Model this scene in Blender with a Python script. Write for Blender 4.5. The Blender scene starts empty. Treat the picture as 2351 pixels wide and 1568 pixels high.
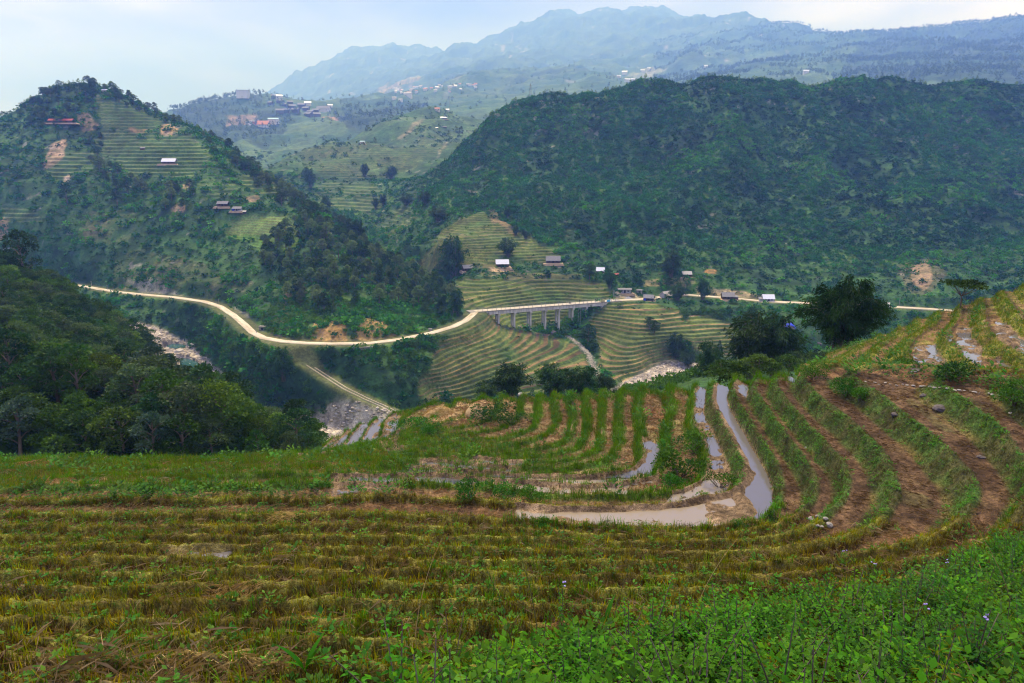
HAZE_D, HAZE_C, EXPO, DENO = 0.00020, (0.18, 0.355, 1.0, 1), 0.47, True
import bpy, bmesh, math, random, time
import numpy as np
from mathutils import Vector, Matrix
T0 = time.time()
def log(*a): print('[%.1f]' % (time.time() - T0), *a, flush=True)
rng = np.random.default_rng(7)
random.seed(7)
scene = bpy.context.scene
COL = scene.collection
# ------------------------------------------------------------------ camera
FOC, CX, CY, PITCH = 1567.0, 1175.5, 784.0, math.radians(14.8)
CP, SP = math.cos(PITCH), math.sin(PITCH)
cam_d = bpy.data.cameras.new('camera'); cam = bpy.data.objects.new('camera', cam_d); COL.objects.link(cam)
cam_d.sensor_width = 36; cam_d.lens = 36 * FOC / 2351; cam_d.clip_start = 0.1; cam_d.clip_end = 60000
cam.location = (0, 0, 0); cam.rotation_euler = (math.pi / 2 - PITCH, 0, 0)
scene.camera = cam
def ray(u, v):
    u = np.asarray(u, float); v = np.asarray(v, float)
    a = (u - CX) / FOC; b = (CY - v) / FOC
    d = CP + b * SP
    return a / d, (-SP + b * CP) / d
def proj(x, y, z):
    d = y * CP - z * SP
    return CX + FOC * x / d, CY - FOC * (y * SP + z * CP) / d
# ------------------------------------------------------------------ noise
def _hash(ix, iy, s):
    h = (ix * 374761393 + iy * 668265263 + s * 1442695041) & 0xffffffff
    h = ((h ^ (h >> 13)) * 1274126177) & 0xffffffff
    h = ((h ^ (h >> 16)) * 2246822519) & 0xffffffff
    return ((h ^ (h >> 15)) & 0xffff) / 65535.0
def vnoise(x, y, s=0):
    x = np.asarray(x, float); y = np.asarray(y, float)
    ix = np.floor(x).astype(np.int64); iy = np.floor(y).astype(np.int64)
    fx = x - ix; fy = y - iy
    fx = fx * fx * (3 - 2 * fx); fy = fy * fy * (3 - 2 * fy)
    a = _hash(ix, iy, s); b = _hash(ix + 1, iy, s); c = _hash(ix, iy + 1, s); d = _hash(ix + 1, iy + 1, s)
    return (a + (b - a) * fx) * (1 - fy) + (c + (d - c) * fx) * fy - 0.5
def fbm(x, y, o=4, s=0, g=0.5):
    r = 0; a = 1.0; k = 1.0
    for i in range(o):
        r = r + a * vnoise(x * k + 17.3 * i, y * k - 9.1 * i, s + i); a *= g; k *= 2.03
    return r
def sstep(a, b, x):
    t = np.clip((x - a) / (b - a), 0, 1); return t * t * (3 - 2 * t)
# ------------------------------------------------------------------ splines
def tps_fit(P, V, lam=1e-3):
    d2 = ((P[:, None, :] - P[None, :, :]) ** 2).sum(2)
    K = 0.5 * d2 * np.log(d2 + 1e-12); n = len(P)
    K[np.arange(n), np.arange(n)] = lam
    Q = np.c_[np.ones(n), P]; M = np.zeros((n + 3, n + 3)); M[:n, :n] = K; M[:n, n:] = Q; M[n:, :n] = Q.T
    return np.linalg.solve(M, np.r_[V, 0, 0, 0])
def tps_eval(P, W, X):
    out = np.empty(len(X)); n = len(P)
    for i in range(0, len(X), 8000):
        q = X[i:i + 8000]
        d2 = ((q[:, None, :] - P[None, :, :]) ** 2).sum(2)
        out[i:i + 8000] = (0.5 * d2 * np.log(d2 + 1e-12)) @ W[:n] + W[n] + q @ W[n + 1:]
    return out
def cubmat(src, dst):
    """cubic (Catmull-Rom) interpolation matrix from the uniform grid src to dst"""
    h = src[1] - src[0]; t = np.clip((dst - src[0]) / h, 1.0, len(src) - 2.001); i = np.floor(t).astype(int); f = t - i
    M = np.zeros((len(dst), len(src))); r = np.arange(len(dst))
    M[r, i - 1] = -.5 * f + f * f - .5 * f ** 3; M[r, i] = 1 - 2.5 * f * f + 1.5 * f ** 3
    M[r, i + 1] = .5 * f + 2 * f * f - 1.5 * f ** 3; M[r, i + 2] = -.5 * f * f + .5 * f ** 3
    return M
def dens(pl, step):
    """resample a polyline (rows of any dimension) so that neighbours are at most step apart in its first two columns"""
    pl = np.array(pl, float); out = [pl[0]]
    for a, b in zip(pl[:-1], pl[1:]):
        n = max(1, int(math.ceil(np.hypot(*(b - a)[:2]) / step)))
        for k in range(1, n + 1): out.append(a + (b - a) * k / n)
    return np.array(out)
def in_poly(u, v, poly):
    poly = np.array(poly, float); r = np.zeros(np.shape(u), bool)
    x0, y0 = poly.min(0); x1, y1 = poly.max(0)
    sel = (u >= x0) & (u <= x1) & (v >= y0) & (v <= y1)
    uu = u[sel]; vv = v[sel]; q = np.zeros(uu.shape, bool); n = len(poly)
    for i in range(n):
        (xa, ya), (xb, yb) = poly[i], poly[(i + 1) % n]
        if ya == yb: continue
        c = ((ya > vv) != (yb > vv)) & (uu < (xb - xa) * (vv - ya) / (yb - ya) + xa)
        q ^= c
    r[sel] = q
    return r
def pl_dist(x, y, pl):
    """distance in plan to a polyline and the value of its third column at the nearest point"""
    best = np.full(np.shape(x), 1e18); val = np.zeros(np.shape(x))
    for a, b in zip(pl[:-1], pl[1:]):
        dx, dy = b[0] - a[0], b[1] - a[1]; L = dx * dx + dy * dy + 1e-9
        t = np.clip(((x - a[0]) * dx + (y - a[1]) * dy) / L, 0, 1)
        d = (x - a[0] - t * dx) ** 2 + (y - a[1] - t * dy) ** 2
        m = d < best; best = np.where(m, d, best)
        if len(a) > 2: val = np.where(m, a[2] + t * (b[2] - a[2]), val)
    return np.sqrt(best), val
# ------------------------------------------------------------------ near terraced field: lips (outer edges) of its terraces, level by level
ZH = 0.74
def zL(L): return -7.4 - ZH * np.asarray(L, float)
LIPS = {
 -3: [(0, 1680), (1000, 1720), (1800, 1700), (2500, 1640)], -2: [(0, 1605), (600, 1612), (1200, 1640), (1900, 1610), (2500, 1560)],
 -1: [(-200, 1535), (0, 1532), (600, 1537), (1200, 1562), (1700, 1560), (2100, 1530), (2450, 1490)],
 0: [(-200, 1482), (0, 1480), (600, 1480), (1200, 1502), (1700, 1508), (2100, 1480), (2400, 1435)],
 1: [(-200, 1440), (0, 1440), (600, 1433), (1200, 1450), (1700, 1458), (2050, 1430), (2351, 1390), (2500, 1330)],
 2: [(-200, 1400), (0, 1400), (600, 1390), (1200, 1405), (1700, 1412), (2000, 1392), (2300, 1345), (2450, 1250)],
 3: [(-200, 1364), (0, 1365), (600, 1352), (1200, 1365), (1700, 1372), (2000, 1352), (2250, 1310), (2400, 1240), (2470, 1080), (2420, 960), (2330, 895)],
 4: [(-200, 1328), (0, 1330), (600, 1320), (1200, 1330), (1700, 1338), (1950, 1320), (2200, 1280), (2330, 1210), (2385, 1110), (2351, 1050), (2300, 987), (2232, 932), (2174, 890)],
 5: [(-200, 1293), (0, 1295), (600, 1290), (1200, 1298), (1700, 1305), (1950, 1290), (2120, 1250), (2205, 1200), (2235, 1130), (2215, 1079), (2180, 1041), (2129, 993), (2061, 942), (1996, 892)],
 6: [(-200, 1263), (0, 1265), (200, 1262), (600, 1262), (1200, 1270), (1700, 1276), (1900, 1258), (2014, 1203), (2047, 1156), (2054, 1110), (2044, 1070), (2011, 1023), (1971, 983), (1907, 930), (1867, 900), (1844, 872)],
 7: [(-200, 1240), (0, 1243), (300, 1240), (1000, 1243), (1500, 1254), (1750, 1245), (1860, 1215), (1901, 1176), (1937, 1133), (1944, 1090), (1927, 1056), (1887, 1023), (1847, 983), (1804, 930), (1774, 886), (1787, 868)],
 8: [(-200, 1213), (0, 1215), (300, 1217), (800, 1213), (1200, 1222), (1500, 1234), (1700, 1228), (1800, 1202), (1840, 1176), (1867, 1150), (1877, 1106), (1867, 1076), (1824, 1020), (1777, 953), (1727, 893), (1737, 872)],
 9: [(-200, 1188), (0, 1190), (400, 1190), (800, 1187), (1100, 1192), (1230, 1203), (1400, 1214), (1600, 1214), (1741, 1206), (1781, 1163), (1797, 1120), (1791, 1083), (1764, 1036), (1731, 980), (1697, 926), (1681, 893), (1685, 876)],
 10: [(-200, 1150), (0, 1150), (300, 1150), (700, 1148), (900, 1142), (1100, 1152), (1230, 1167), (1400, 1166), (1550, 1157), (1690, 1132), (1712, 1090), (1698, 1040), (1662, 980), (1640, 930), (1634, 887)],
 11: [(-200, 1124), (0, 1125), (300, 1122), (600, 1117), (900, 1112), (1150, 1126), (1300, 1142), (1450, 1142), (1554, 1133), (1604, 1103), (1620, 1076), (1626, 1050), (1614, 1010), (1587, 966), (1594, 916), (1594, 890)],
 12: [(-200, 1099), (0, 1100), (700, 1093), (1000, 1092), (1200, 1108), (1400, 1115), (1495, 1096), (1510, 1060), (1520, 1010), (1538, 960), (1547, 926), (1534, 896)],
 13: [(-200, 1079), (0, 1080), (400, 1078), (800, 1072), (1000, 1074), (1150, 1087), (1350, 1095), (1454, 1076), (1477, 1050), (1467, 1010), (1464, 940), (1470, 900)],
 14: [(-200, 1061), (0, 1062), (300, 1063), (700, 1062), (900, 1058), (1020, 1058), (1150, 1070), (1300, 1080), (1397, 1056), (1424, 1010), (1420, 966), (1430, 905)],
 15: [(800, 1054), (1030, 1044), (1150, 1056), (1280, 1062), (1370, 1036), (1380, 983), (1384, 908)],
 16: [(800, 1047), (1000, 1034), (1130, 1044), (1260, 1048), (1330, 1028), (1350, 985), (1345, 908)],
 17: [(1000, 1024), (1120, 1032), (1235, 1034), (1298, 1012), (1318, 970), (1310, 908)],
 18: [(980, 1016), (1090, 1021), (1195, 1020), (1258, 1000), (1280, 960), (1272, 908)],
 19: [(900, 1022), (1000, 1009), (1145, 1008), (1215, 990), (1240, 955), (1236, 909)],
 20: [(950, 1004), (1090, 997), (1165, 980), (1197, 950), (1198, 911)],
 21: [(1020, 989), (1105, 972), (1140, 945), (1150, 913)], 22: [(960, 983), (1040, 966), (1080, 945), (1102, 915)],
 23: [(940, 985), (980, 963), (1030, 940), (1052, 918)], 24: [(905, 1000), (925, 958), (950, 945), (995, 925)],
 25: [(875, 1006), (880, 992), (888, 961)], 26: [(832, 1012), (840, 992), (853, 971)], 27: [(797, 1014), (808, 995), (819, 979)],
 28: [(765, 1020), (780, 1006), (793, 990)], 29: [(731, 1033), (750, 1018), (766, 1004)], 30: [(698, 1044), (715, 1032), (731, 1021)],
}
# the hillside right of the little gully, as (u, v, distance)
RIGHT = [(1900, 850, 47), (2000, 856, 47), (2100, 860, 46), (2220, 868, 43), (2351, 872, 40), (2500, 880, 38), (1930, 820, 57), (2000, 800, 57), (2100, 800, 53), (2200, 790, 52), (2351, 785, 49), (2500, 780, 47),
 (2000, 780, 66), (2070, 755, 66), (2130, 727, 67), (2100, 762, 60), (2200, 742, 59), (2351, 722, 56), (2500, 700, 54), (2200, 705, 67), (2270, 680, 67), (2351, 657, 66), (2500, 625, 66)]
SW = 0.40
P, V = [], []
LIPW = {}
for L, pl in LIPS.items():
    z = float(zL(L)); X, Z = ray(*np.array(pl, float).T); y = z / Z
    w = dens(np.c_[X * y, y], 2.2); LIPW[L] = w
    P.append(w); V.append(np.full(len(w), float(L)))
r = np.array(RIGHT, float); X, Z = ray(r[:, 0], r[:, 1]); y = r[:, 2]
P.append(np.c_[X * y, y]); V.append((-7.4 - Z * y) / ZH)
P.append(np.array([(-6., 2.), (0, 2), (6, 2), (12, 4.)])); V.append(np.array([-5.5, -5.5, -6.5, -6.5]))
PB = np.concatenate(P); VB = np.concatenate(V)
sc_ = np.array([1 / 20., 1 / 20.])
WB = tps_fit(PB * sc_, VB, 0.004)
# rim of the field, beyond which the slope drops to the valley
RIM = [(-600, 1045, 15), (0, 1046, 15), (300, 1053, 15), (500, 1057, 16), (640, 1057, 18), (685, 1046, 29.5), (700, 1041, 30), (735, 1019, 29.3), (790, 987, 28.2), (850, 966, 26.3), (905, 948, 25), (950, 930, 24.3), (1000, 918, 23.6),
       (1100, 910, 22.2), (1200, 906, 20), (1300, 904, 17.4), (1400, 901, 14.8), (1500, 894, 12.8), (1590, 885, 11.2), (1640, 881, 10.1), (1700, 871, 8.9), (1760, 864, 7.7), (1830, 860, 6.6)]
rr = np.array(RIM, float); X, Z = ray(rr[:, 0], rr[:, 1]); y = zL(rr[:, 2]) / Z
rimX, rimY = list(X), list(y)
for u, v, d in [(1856, 850, 52), (1900, 822, 60), (2000, 780, 67), (2130, 727, 68), (2200, 705, 68), (2351, 657, 67), (2500, 625, 67), (3000, 560, 67)]:
    X, Z = ray(u, v); rimX.append(float(X)); rimY.append(d)
rimX = np.array(rimX); rimY = np.array(rimY)
o = np.argsort(rimX); rimX = rimX[o]; rimY = rimY[o]
def rim(X): return np.interp(X, rimX, rimY)
# fine plan grid of the near field
NY = 1080
gX = np.concatenate([np.linspace(-1.95, -1.08, 70, endpoint=False), np.linspace(-1.08, 1.08, 900), np.linspace(1.08, 1.95, 71)[1:]]); NX = len(gX); gY = np.linspace(math.log(2.2), math.log(112), NY)
cX = np.linspace(-2.05, 2.05, 286); cY = np.linspace(math.log(2.0), math.log(118), 240)
CXX, CYY = np.meshgrid(cX, np.exp(cY))
LB = tps_eval(PB * sc_, WB, np.c_[(CXX * CYY).ravel(), CYY.ravel()] * sc_).reshape(CXX.shape)
Mx = cubmat(cX, gX); My = cubmat(cY, gY)
Lf = My @ LB @ Mx.T
BX, BY = np.meshgrid(gX, np.exp(gY)); Bx = BX * BY
RIMB = rim(BX)
Bu, Bv = proj(Bx, BY, zL(Lf))
log('near spline', Lf.min(), Lf.max())
def tread(L0, x, y):
    """terrace profile: returns height and the distances to the lip above and to the lip below"""
    L = L0 + 0.13 * fbm(x / 3.1, y / 3.1, 2, 5) + 0.05 * vnoise(x / .7, y / .7, 9)
    return L
_sw = sstep(8, 16, Bx) * (Lf < 10.4)
Ln = Lf + (tread(Lf, Bx, BY) - Lf) * (1 - .6 * _sw)
gy_, gx_ = np.gradient(Lf)
dx_ = np.gradient(Bx, axis=1); dy_ = np.gradient(BY, axis=0); xs_ = np.gradient(Bx, axis=0)
Gx = gx_ / dx_; Gy = (gy_ - Gx * xs_) / dy_
GL = np.maximum(np.hypot(Gx, Gy), 0.06)
k = np.floor(Ln); t = Ln - k; W = 1 / GL
righthill = sstep(36, 40, BY - 8 * np.clip(BX - .55, 0, .3)) * sstep(0.44, 0.47, BX)
sidew = sstep(0.35, 0.9, np.abs(Gx) / GL)          # banks that face sideways are broad and sloping
wr = np.minimum(0.30 + 0.75 * sidew * ((Lf < 10.5) + righthill > 0), (0.45 - .08 * sidew * (Lf < 9.0)) * W)
wr = np.where((k == 9) & (sidew > .3), np.minimum(wr, .24 * W), wr)
d1 = t * W; d2 = (1 - t) * W
smooth_zone = np.zeros_like(Lf)
NZ_ = lambda px, s: Bv + s * vnoise(Bx / px, BY / px, 31)
Bun = Bu + 12 * fbm(Bx / 1.7, BY / 1.7, 2, 40); Bvn = Bv + 7 * fbm(Bx / 1.7, BY / 1.7, 2, 44)
GRASSY = [(-400, 1040), (0, 1040), (640, 1050), (900, 1040), (1000, 1020), (930, 1050), (820, 1085), (500, 1095), (0, 1128), (-400, 1128)]
grassy = in_poly(Bun, Bvn, GRASSY).astype(float)
s = sstep(0, 1, d1 / np.maximum(wr, .05))
Zs = zL(k) + (zL(k + 1) - zL(k)) * s
bund = 0.22 * (np.exp(-(d2 / .17) ** 2) + np.exp(-(d1 / .14) ** 2))
bund = bund * (1 - 0.6 * sidew)
rough = 0.11 * fbm(Bx / .45, BY / .45, 3, 60) * sstep(.25, .6, d2) * sstep(0, .3, d1 - wr)
lump = 0.10 * fbm(Bx / 1.3, BY / 1.3, 3, 66)
flat = sstep(0.15 - .09 * sidew * (Lf < 9.0), 0.5 - .28 * sidew * (Lf < 9.0), d2) * sstep(-.05, .2, d1 - wr)
zst = Zs + bund + rough * (1 - .3 * sidew) + lump * (1 - flat) + 0.03 * fbm(Bx / 6, BY / 6, 2, 70)
zsm = zL(Ln) + .25 * fbm(Bx / 2.5, BY / 2.5, 3, 61)
# right hill and the rear edge: softer steps
BEYOND = BY - RIMB
soft = np.clip(grassy * .75 + righthill * .06, 0, 1)
Bz = zst * (1 - soft) + zsm * soft
# beyond the rim the ground drops away
Zrim = np.array([np.interp(rim(gX[i]), np.exp(gY), Bz[:, i]) for i in range(NX)])[None, :]
q = np.clip(BEYOND, 0, None)
fall = 0.75 * q + 0.02 * q * q
Bz = np.where(BEYOND > 0, Zrim - fall + .5 * fbm(Bx / 3, BY / 3, 3, 62) * sstep(0, 3, q), Bz)
Bflat = flat * (1 - soft) * (BEYOND < 0)
Blip = (1 - flat) * (BEYOND < 0)
log('near grid')
# ------------------------------------------------------------------ the valley, hills and mountains: surveyed points (u, v, distance); a negative third value is a height
ROAD = [(60, 640, -89), (130, 648, -89), (200, 658, -88.5), (262, 669, -88.5), (330, 676, -88), (400, 682, -87.5), (470, 692, -87), (505, 703, -87), (535, 722, -87), (562, 745, -87), (580, 762, -87), (605, 775, -87), (650, 783, -87), (700, 787, -87), (760, 789, -87), (850, 787, -87),
        (920, 778, -87), (990, 764, -87), (1040, 749, -86.7), (1068, 736, -86.4), (1082, 724, -86), (1093, 714, -86)]
ROAD_R = [(1406, 690, -88), (1440, 688, -88.5), (1480, 686, -89), (1530, 680, -89), (1570, 676, -89), (1640, 681, -89), (1680, 684, -89), (1740, 690, -89), (1790, 693, -89), (1850, 695, -89), (1950, 699, -89), (2050, 704, -89), (2120, 708, -89), (2190, 713, -89), (2300, 719, -89), (2450, 728, -89)]
PATH = [(612, 779, -87.5), (632, 793, -89), (660, 808, -91), (700, 832, -94), (740, 858, -97.5), (790, 890, -101), (840, 915, -104), (880, 932, -106.5), (915, 950, -108)]
RIVER = [(150, 700, -92), (260, 735, -98), (330, 757, -102), (365, 772, -105), (400, 790, -109.5), (425, 830, -113), (450, 862, -114.5), (470, 890, -115.5), (490, 915, -116), (540, 938, -116), (640, 962, -116), (735, 985, -117), (850, 998, -116.5), (1000, 988, -116), (1200, 960, -115.5), (1330, 932, -115.5),
         (1420, 903, -115), (1480, 880, -115), (1540, 860, -115), (1610, 846, -115), (1700, 838, -114), (1850, 832, -114), (2100, 826, -113), (2450, 818, -112)]
BROOK = [(1385, 890, -114), (1372, 862, -112), (1360, 835, -109.5), (1352, 812, -108), (1330, 790, -106.5), (1305, 772, -105)]
def to3(pl):
    a = np.array(pl, float); X, Z = ray(a[:, 0], a[:, 1]); y = np.where(a[:, 2] < 0, a[:, 2] / Z, a[:, 2])
    return np.c_[X * y, y, Z * y]
ROAD3, ROADR3, PATH3, RIVER3, BROOK3 = map(to3, (ROAD, ROAD_R, PATH, RIVER, BROOK))
PTS = [  # wooded slope at the left
 (-300, 1010, 80), (0, 1010, 82), (300, 1020, 82), (600, 1050, 85), (690, 1062, 90), (-300, 800, 130), (0, 830, 130), (200, 870, 130), (400, 950, 130), (560, 1005, 130), (-300, 700, 180), (0, 715, 175), (150, 770, 180), (300, 855, 185), (420, 935, 170), (560, 985, 160),
 # below the near field
 (800, 1080, 100), (1000, 1040, 110), (900, 1020, 160), (900, 990, 220), (1000, 965, 240), (1200, 930, 140), (1300, 925, 140), (1400, 925, 130), (1200, 930, 200), (1400, 915, 230), (1500, 918, 130), (1600, 908, 120), (1700, 893, 120), (1800, 882, 120), (1900, 862, 130), (2050, 840, 130), (2200, 810, 140), (2400, 770, 140),
 (1400, 925, 200), (1600, 903, 240), (1800, 872, 240), (2000, 850, 240), (2300, 820, 240),
 # river banks, path, terraces under the bridge
 (700, 950, -112), (560, 850, -103), (520, 800, -99), (480, 740, -96), (620, 900, -109), (760, 935, -110), (850, 955, -110), (960, 880, -101), (1000, 900, -107), (900, 850, -96), (1000, 800, -92), (1100, 740, -89), (1145, 743, -94), (1180, 752, -97), (1215, 758, -100), (1250, 765, -103), (1100, 800, -97), (1200, 820, -104), (1280, 820, -107), (1100, 860, -105), (1200, 880, -110.5), (1000, 850, -98),
 (1310, 748, -101), (1280, 763, -104), (1340, 790, -107), (1400, 710, -91.5), (1450, 800, -104), (1410, 760, -100), (1420, 860, -112), (1500, 740, -95), (1500, 830, -111), (1600, 730, -95), (1600, 800, -106), (1700, 770, -102), (1680, 830, -112), (1800, 760, -98), (1800, 815, -108), (2000, 750, -97), (2000, 800, -106), (2300, 760, -97), (2300, 800, -107),
 (300, 690, -91), (400, 715, -94), (350, 740, -99), (300, 716, -95),
 # behind the bridge
 (1080, 690, -84), (1200, 680, -86), (1330, 670, -85), (1200, 740, -98), (1290, 730, -98), (1330, 710, -93), (1100, 715, -88), (1060, 650, -79), (1200, 645, -80), (1330, 645, -81), (1153, 611, -73), (1270, 601, -72.5), (1080, 622, -75), (1380, 624, -78), (1415, 633, -79), (1437, 670, -86), (1490, 682, -88), (1577, 633, -79.5), (1640, 660, -85), (1800, 675, -86), (2050, 690, -86), (2300, 700, -86),
 (1000, 585, 515), (1130, 500, 600), (1250, 570, 535), (960, 600, 505), (1060, 540, 560), (1200, 530, 580), (1010, 505, 610), (930, 560, 545),
 # right hill
 (1400, 600, 520), (1500, 560, 545), (1800, 560, 540), (2200, 560, 520), (2450, 565, 510), (1700, 640, 480), (2000, 640, 462), (2300, 645, 450), (1500, 400, 685), (1800, 400, 680), (2100, 400, 675), (2350, 400, 670), (2600, 400, 670), (1200, 470, 645), (1300, 400, 715), (1250, 300, 790), (1150, 350, 760), (1100, 400, 735), (1000, 440, 715), (960, 470, 690), (1500, 280, 780), (1800, 290, 770), (2100, 290, 770), (2350, 300, 770), (1350, 500, 600), (1300, 560, 545),
 # left hill
 (200, 300, 690), (388, 374, 610), (200, 450, 575), (0, 450, 590), (-300, 450, 590), (0, 350, 660), (-300, 350, 660), (530, 474, 540), (100, 600, 525), (-200, 600, 530), (300, 600, 500), (300, 650, 480), (500, 600, 480), (450, 660, 445), (610, 540, 500), (690, 540, 475), (700, 640, 425), (760, 700, 370), (650, 730, 365), (800, 640, 400), (900, 700, 385), (800, 745, 345), (950, 735, 368), (880, 745, 350), (1000, 700, 400), (700, 760, 345), (560, 680, 425), (560, 560, 505), (480, 420, 575), (300, 400, 600), (300, 500, 550), (600, 450, 565), (700, 500, 535), (800, 560, 480), (900, 640, 425),
 # side valley and its terraces
 (640, 440, 900), (760, 490, 800), (830, 530, 720), (870, 545, 650), (900, 480, 770), (950, 500, 690), (840, 425, 890), (750, 455, 850), (950, 360, 1050), (1050, 300, 1150), (880, 350, 1060), (1020, 400, 900), (700, 400, 960), (900, 520, 660), (930, 420, 860), (760, 345, 1060), (640, 385, 980), (990, 310, 1130),
 # far hills
 (600, 360, 1280), (500, 345, 1330), (700, 300, 1500), (800, 285, 1500), (900, 245, 1750), (540, 290, 1560), (650, 265, 1640), (450, 310, 1500), (300, 330, 1500), (0, 350, 1500), (-300, 350, 1500), (980, 200, 2200), (860, 225, 2050), (1080, 190, 2200), (1150, 230, 1800), (1050, 250, 1650),
 (1200, 170, 2500), (1350, 120, 2850), (1500, 130, 2700), (1300, 205, 1800), (1500, 190, 1900), (1700, 165, 1900), (1900, 170, 1700), (2100, 170, 1600), (2300, 170, 1500), (1700, 100, 2550), (1900, 125, 2200), (2150, 120, 1980), (2350, 110, 1900), (2600, 110, 1900), (760, 250, 2300), (820, 215, 3000), (900, 190, 3000), (1000, 170, 2800),
]
SIL = [  # crest lines: (u, v, distance), drop in v behind
 ([(-300, 560, 205), (0, 650, 205), (150, 705, 208), (250, 755, 208), (350, 845, 205), (470, 945, 185), (600, 1010, 160), (690, 1050, 130)], 26, 1.16),
 ([(-300, 300, 720), (0, 285, 720), (50, 262, 725), (130, 218, 735), (200, 208, 740), (270, 224, 740), (330, 256, 735), (390, 280, 725), (450, 300, 710), (520, 336, 690), (580, 386, 670), (640, 428, 640), (720, 484, 600), (800, 536, 560), (870, 580, 520), (940, 632, 475), (1030, 668, 440)], 22, 1.13),
 ([(1085, 302, 830), (1130, 266, 840), (1225, 226, 850), (1290, 222, 850), (1370, 226, 840), (1440, 204, 830), (1560, 192, 830), (1640, 183, 835), (1760, 193, 835), (1840, 203, 835), (1900, 199, 835), (1980, 188, 835), (2060, 182, 835), (2150, 190, 845), (2230, 188, 845), (2351, 201, 850), (2600, 208, 870)], 40, 1.12),
 ([(590, 400, 1000), (640, 366, 1040), (700, 338, 1090), (780, 322, 1130), (860, 290, 1230), (910, 268, 1290), (960, 256, 1330), (1020, 254, 1330), (1070, 264, 1320)], 24, 1.10),
 ([(-300, 300, 1700), (0, 300, 1700), (250, 290, 1700), (380, 272, 1700), (430, 250, 1700), (500, 234, 1750), (570, 220, 1780), (640, 224, 1780), (690, 240, 1800)], 25, 1.15),
 ([(690, 228, 3850), (730, 196, 3850), (758, 176, 3850), (775, 162, 3850), (792, 172, 3850), (812, 204, 3880), (845, 194, 3880), (862, 160, 3850), (872, 146, 3850), (893, 160, 3860), (912, 140, 3850), (935, 120, 3850), (960, 134, 3850), (985, 150, 3850), (1008, 158, 3850)], 40, 1.2),
 ([(1012, 136, 3400), (1030, 119, 3350), (1062, 113, 3300), (1092, 122, 3250), (1120, 112, 3300), (1170, 78, 3350), (1220, 50, 3450), (1255, 38, 3500), (1280, 24, 3500), (1340, 34, 3500), (1410, 40, 3500), (1440, 26, 3500), (1475, 18, 3500), (1510, 28, 3450), (1540, 40, 3350), (1620, 45, 3200), (1750, 47, 3000), (1850, 67, 2800), (1900, 87, 2600), (1960, 94, 2500), (2050, 86, 2430), (2150, 80, 2370), (2250, 74, 2320), (2351, 64, 2300), (2600, 52, 2300)], 50, 1.2),
]
P, V = [], []
def wd(d):
    d = np.asarray(d, float); return np.where(d > 1000, 1000 * (np.maximum(d, 1) / 1000) ** 1.9, d)
def addp(u, v, d):
    X, Z = ray(u, v); d = wd(d)
    y = np.where(d < 0, d / np.minimum(Z, -1e-3), d)
    P.append(np.c_[X, np.log(y)]); V.append(Z)
a = np.array(PTS, float); addp(*a.T)
for pl, dv, fk in SIL:
    w = dens(pl, 45 if pl[0][2] < 3800 else 14); addp(*w.T)
    addp(w[:, 0], w[:, 1] + dv, w[:, 2] * fk)
# valley floors hidden behind the crests
addp(*np.array([(-300, 420, 1000), (0, 420, 1000), (300, 420, 1000), (500, 420, 950), (1300, 330, 1150), (1600, 300, 1150), (1900, 290, 1150), (2200, 290, 1150), (2500, 300, 1150), (1150, 320, 1250), (-300, 400, 2600), (0, 400, 2600), (300, 400, 2600), (550, 350, 2700), (700, 300, 4600), (1000, 300, 4600), (1500, 250, 4600), (2000, 250, 4600), (0, 400, 4600), (2500, 250, 4600), (-600, 400, 4600), (300, 380, 4500), (-300, 380, 4500)], float).T)
for L3, st in ((ROAD3, 22), (ROADR3, 22), (PATH3, 18), (RIVER3, 22), (BROOK3, 15)):
    w = dens(L3, st); P.append(np.c_[w[:, 0] / w[:, 1], np.log(w[:, 1])]); V.append(w[:, 2] / w[:, 1])
# under the near field
for u in range(-500, 2900, 300):
    for d, z in ((28, -24.), (45, -36.), (62, -44.)):
        X, Z = ray(u, 1000); P.append(np.array([[float(X), math.log(d)]])); V.append(np.array([(z - (8 if u > 900 else 0)) / d]))
PA = np.concatenate(P); VA = np.concatenate(V); SA = np.array([1.0, 0.8])
WA = tps_fit(PA * SA, VA, 2e-5)
MX = 1240
aX = np.linspace(-1.02, 1.02, MX)
def rows(segs):
    o = [np.linspace(math.log(a), math.log(b), n, endpoint=False) for a, b, n in segs]
    return np.concatenate(o + [[math.log(segs[-1][1])]])
aY = rows([(52, 120, 60), (120, 280, 140), (280, 470, 560), (470, 640, 260), (640, 1000, 260), (1000, 2000, 200), (2000, 5000, 180), (5000, 17500, 180)])
cX = np.linspace(-1.06, 1.06, 200); cY = np.linspace(math.log(48), math.log(18500), 330)
CXX, CYY = np.meshgrid(cX, cY)
ZA = tps_eval(PA * SA, WA, np.c_[CXX.ravel(), CYY.ravel()] * SA).reshape(CXX.shape)
Af = cubmat(cY, aY) @ ZA @ cubmat(cX, aX).T
AX, AY = np.meshgrid(aX, np.exp(aY)); Ax = AX * AY
Az = Af * AY
log('valley spline', len(PA))
Au, Av = proj(Ax, AY, Az)
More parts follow.
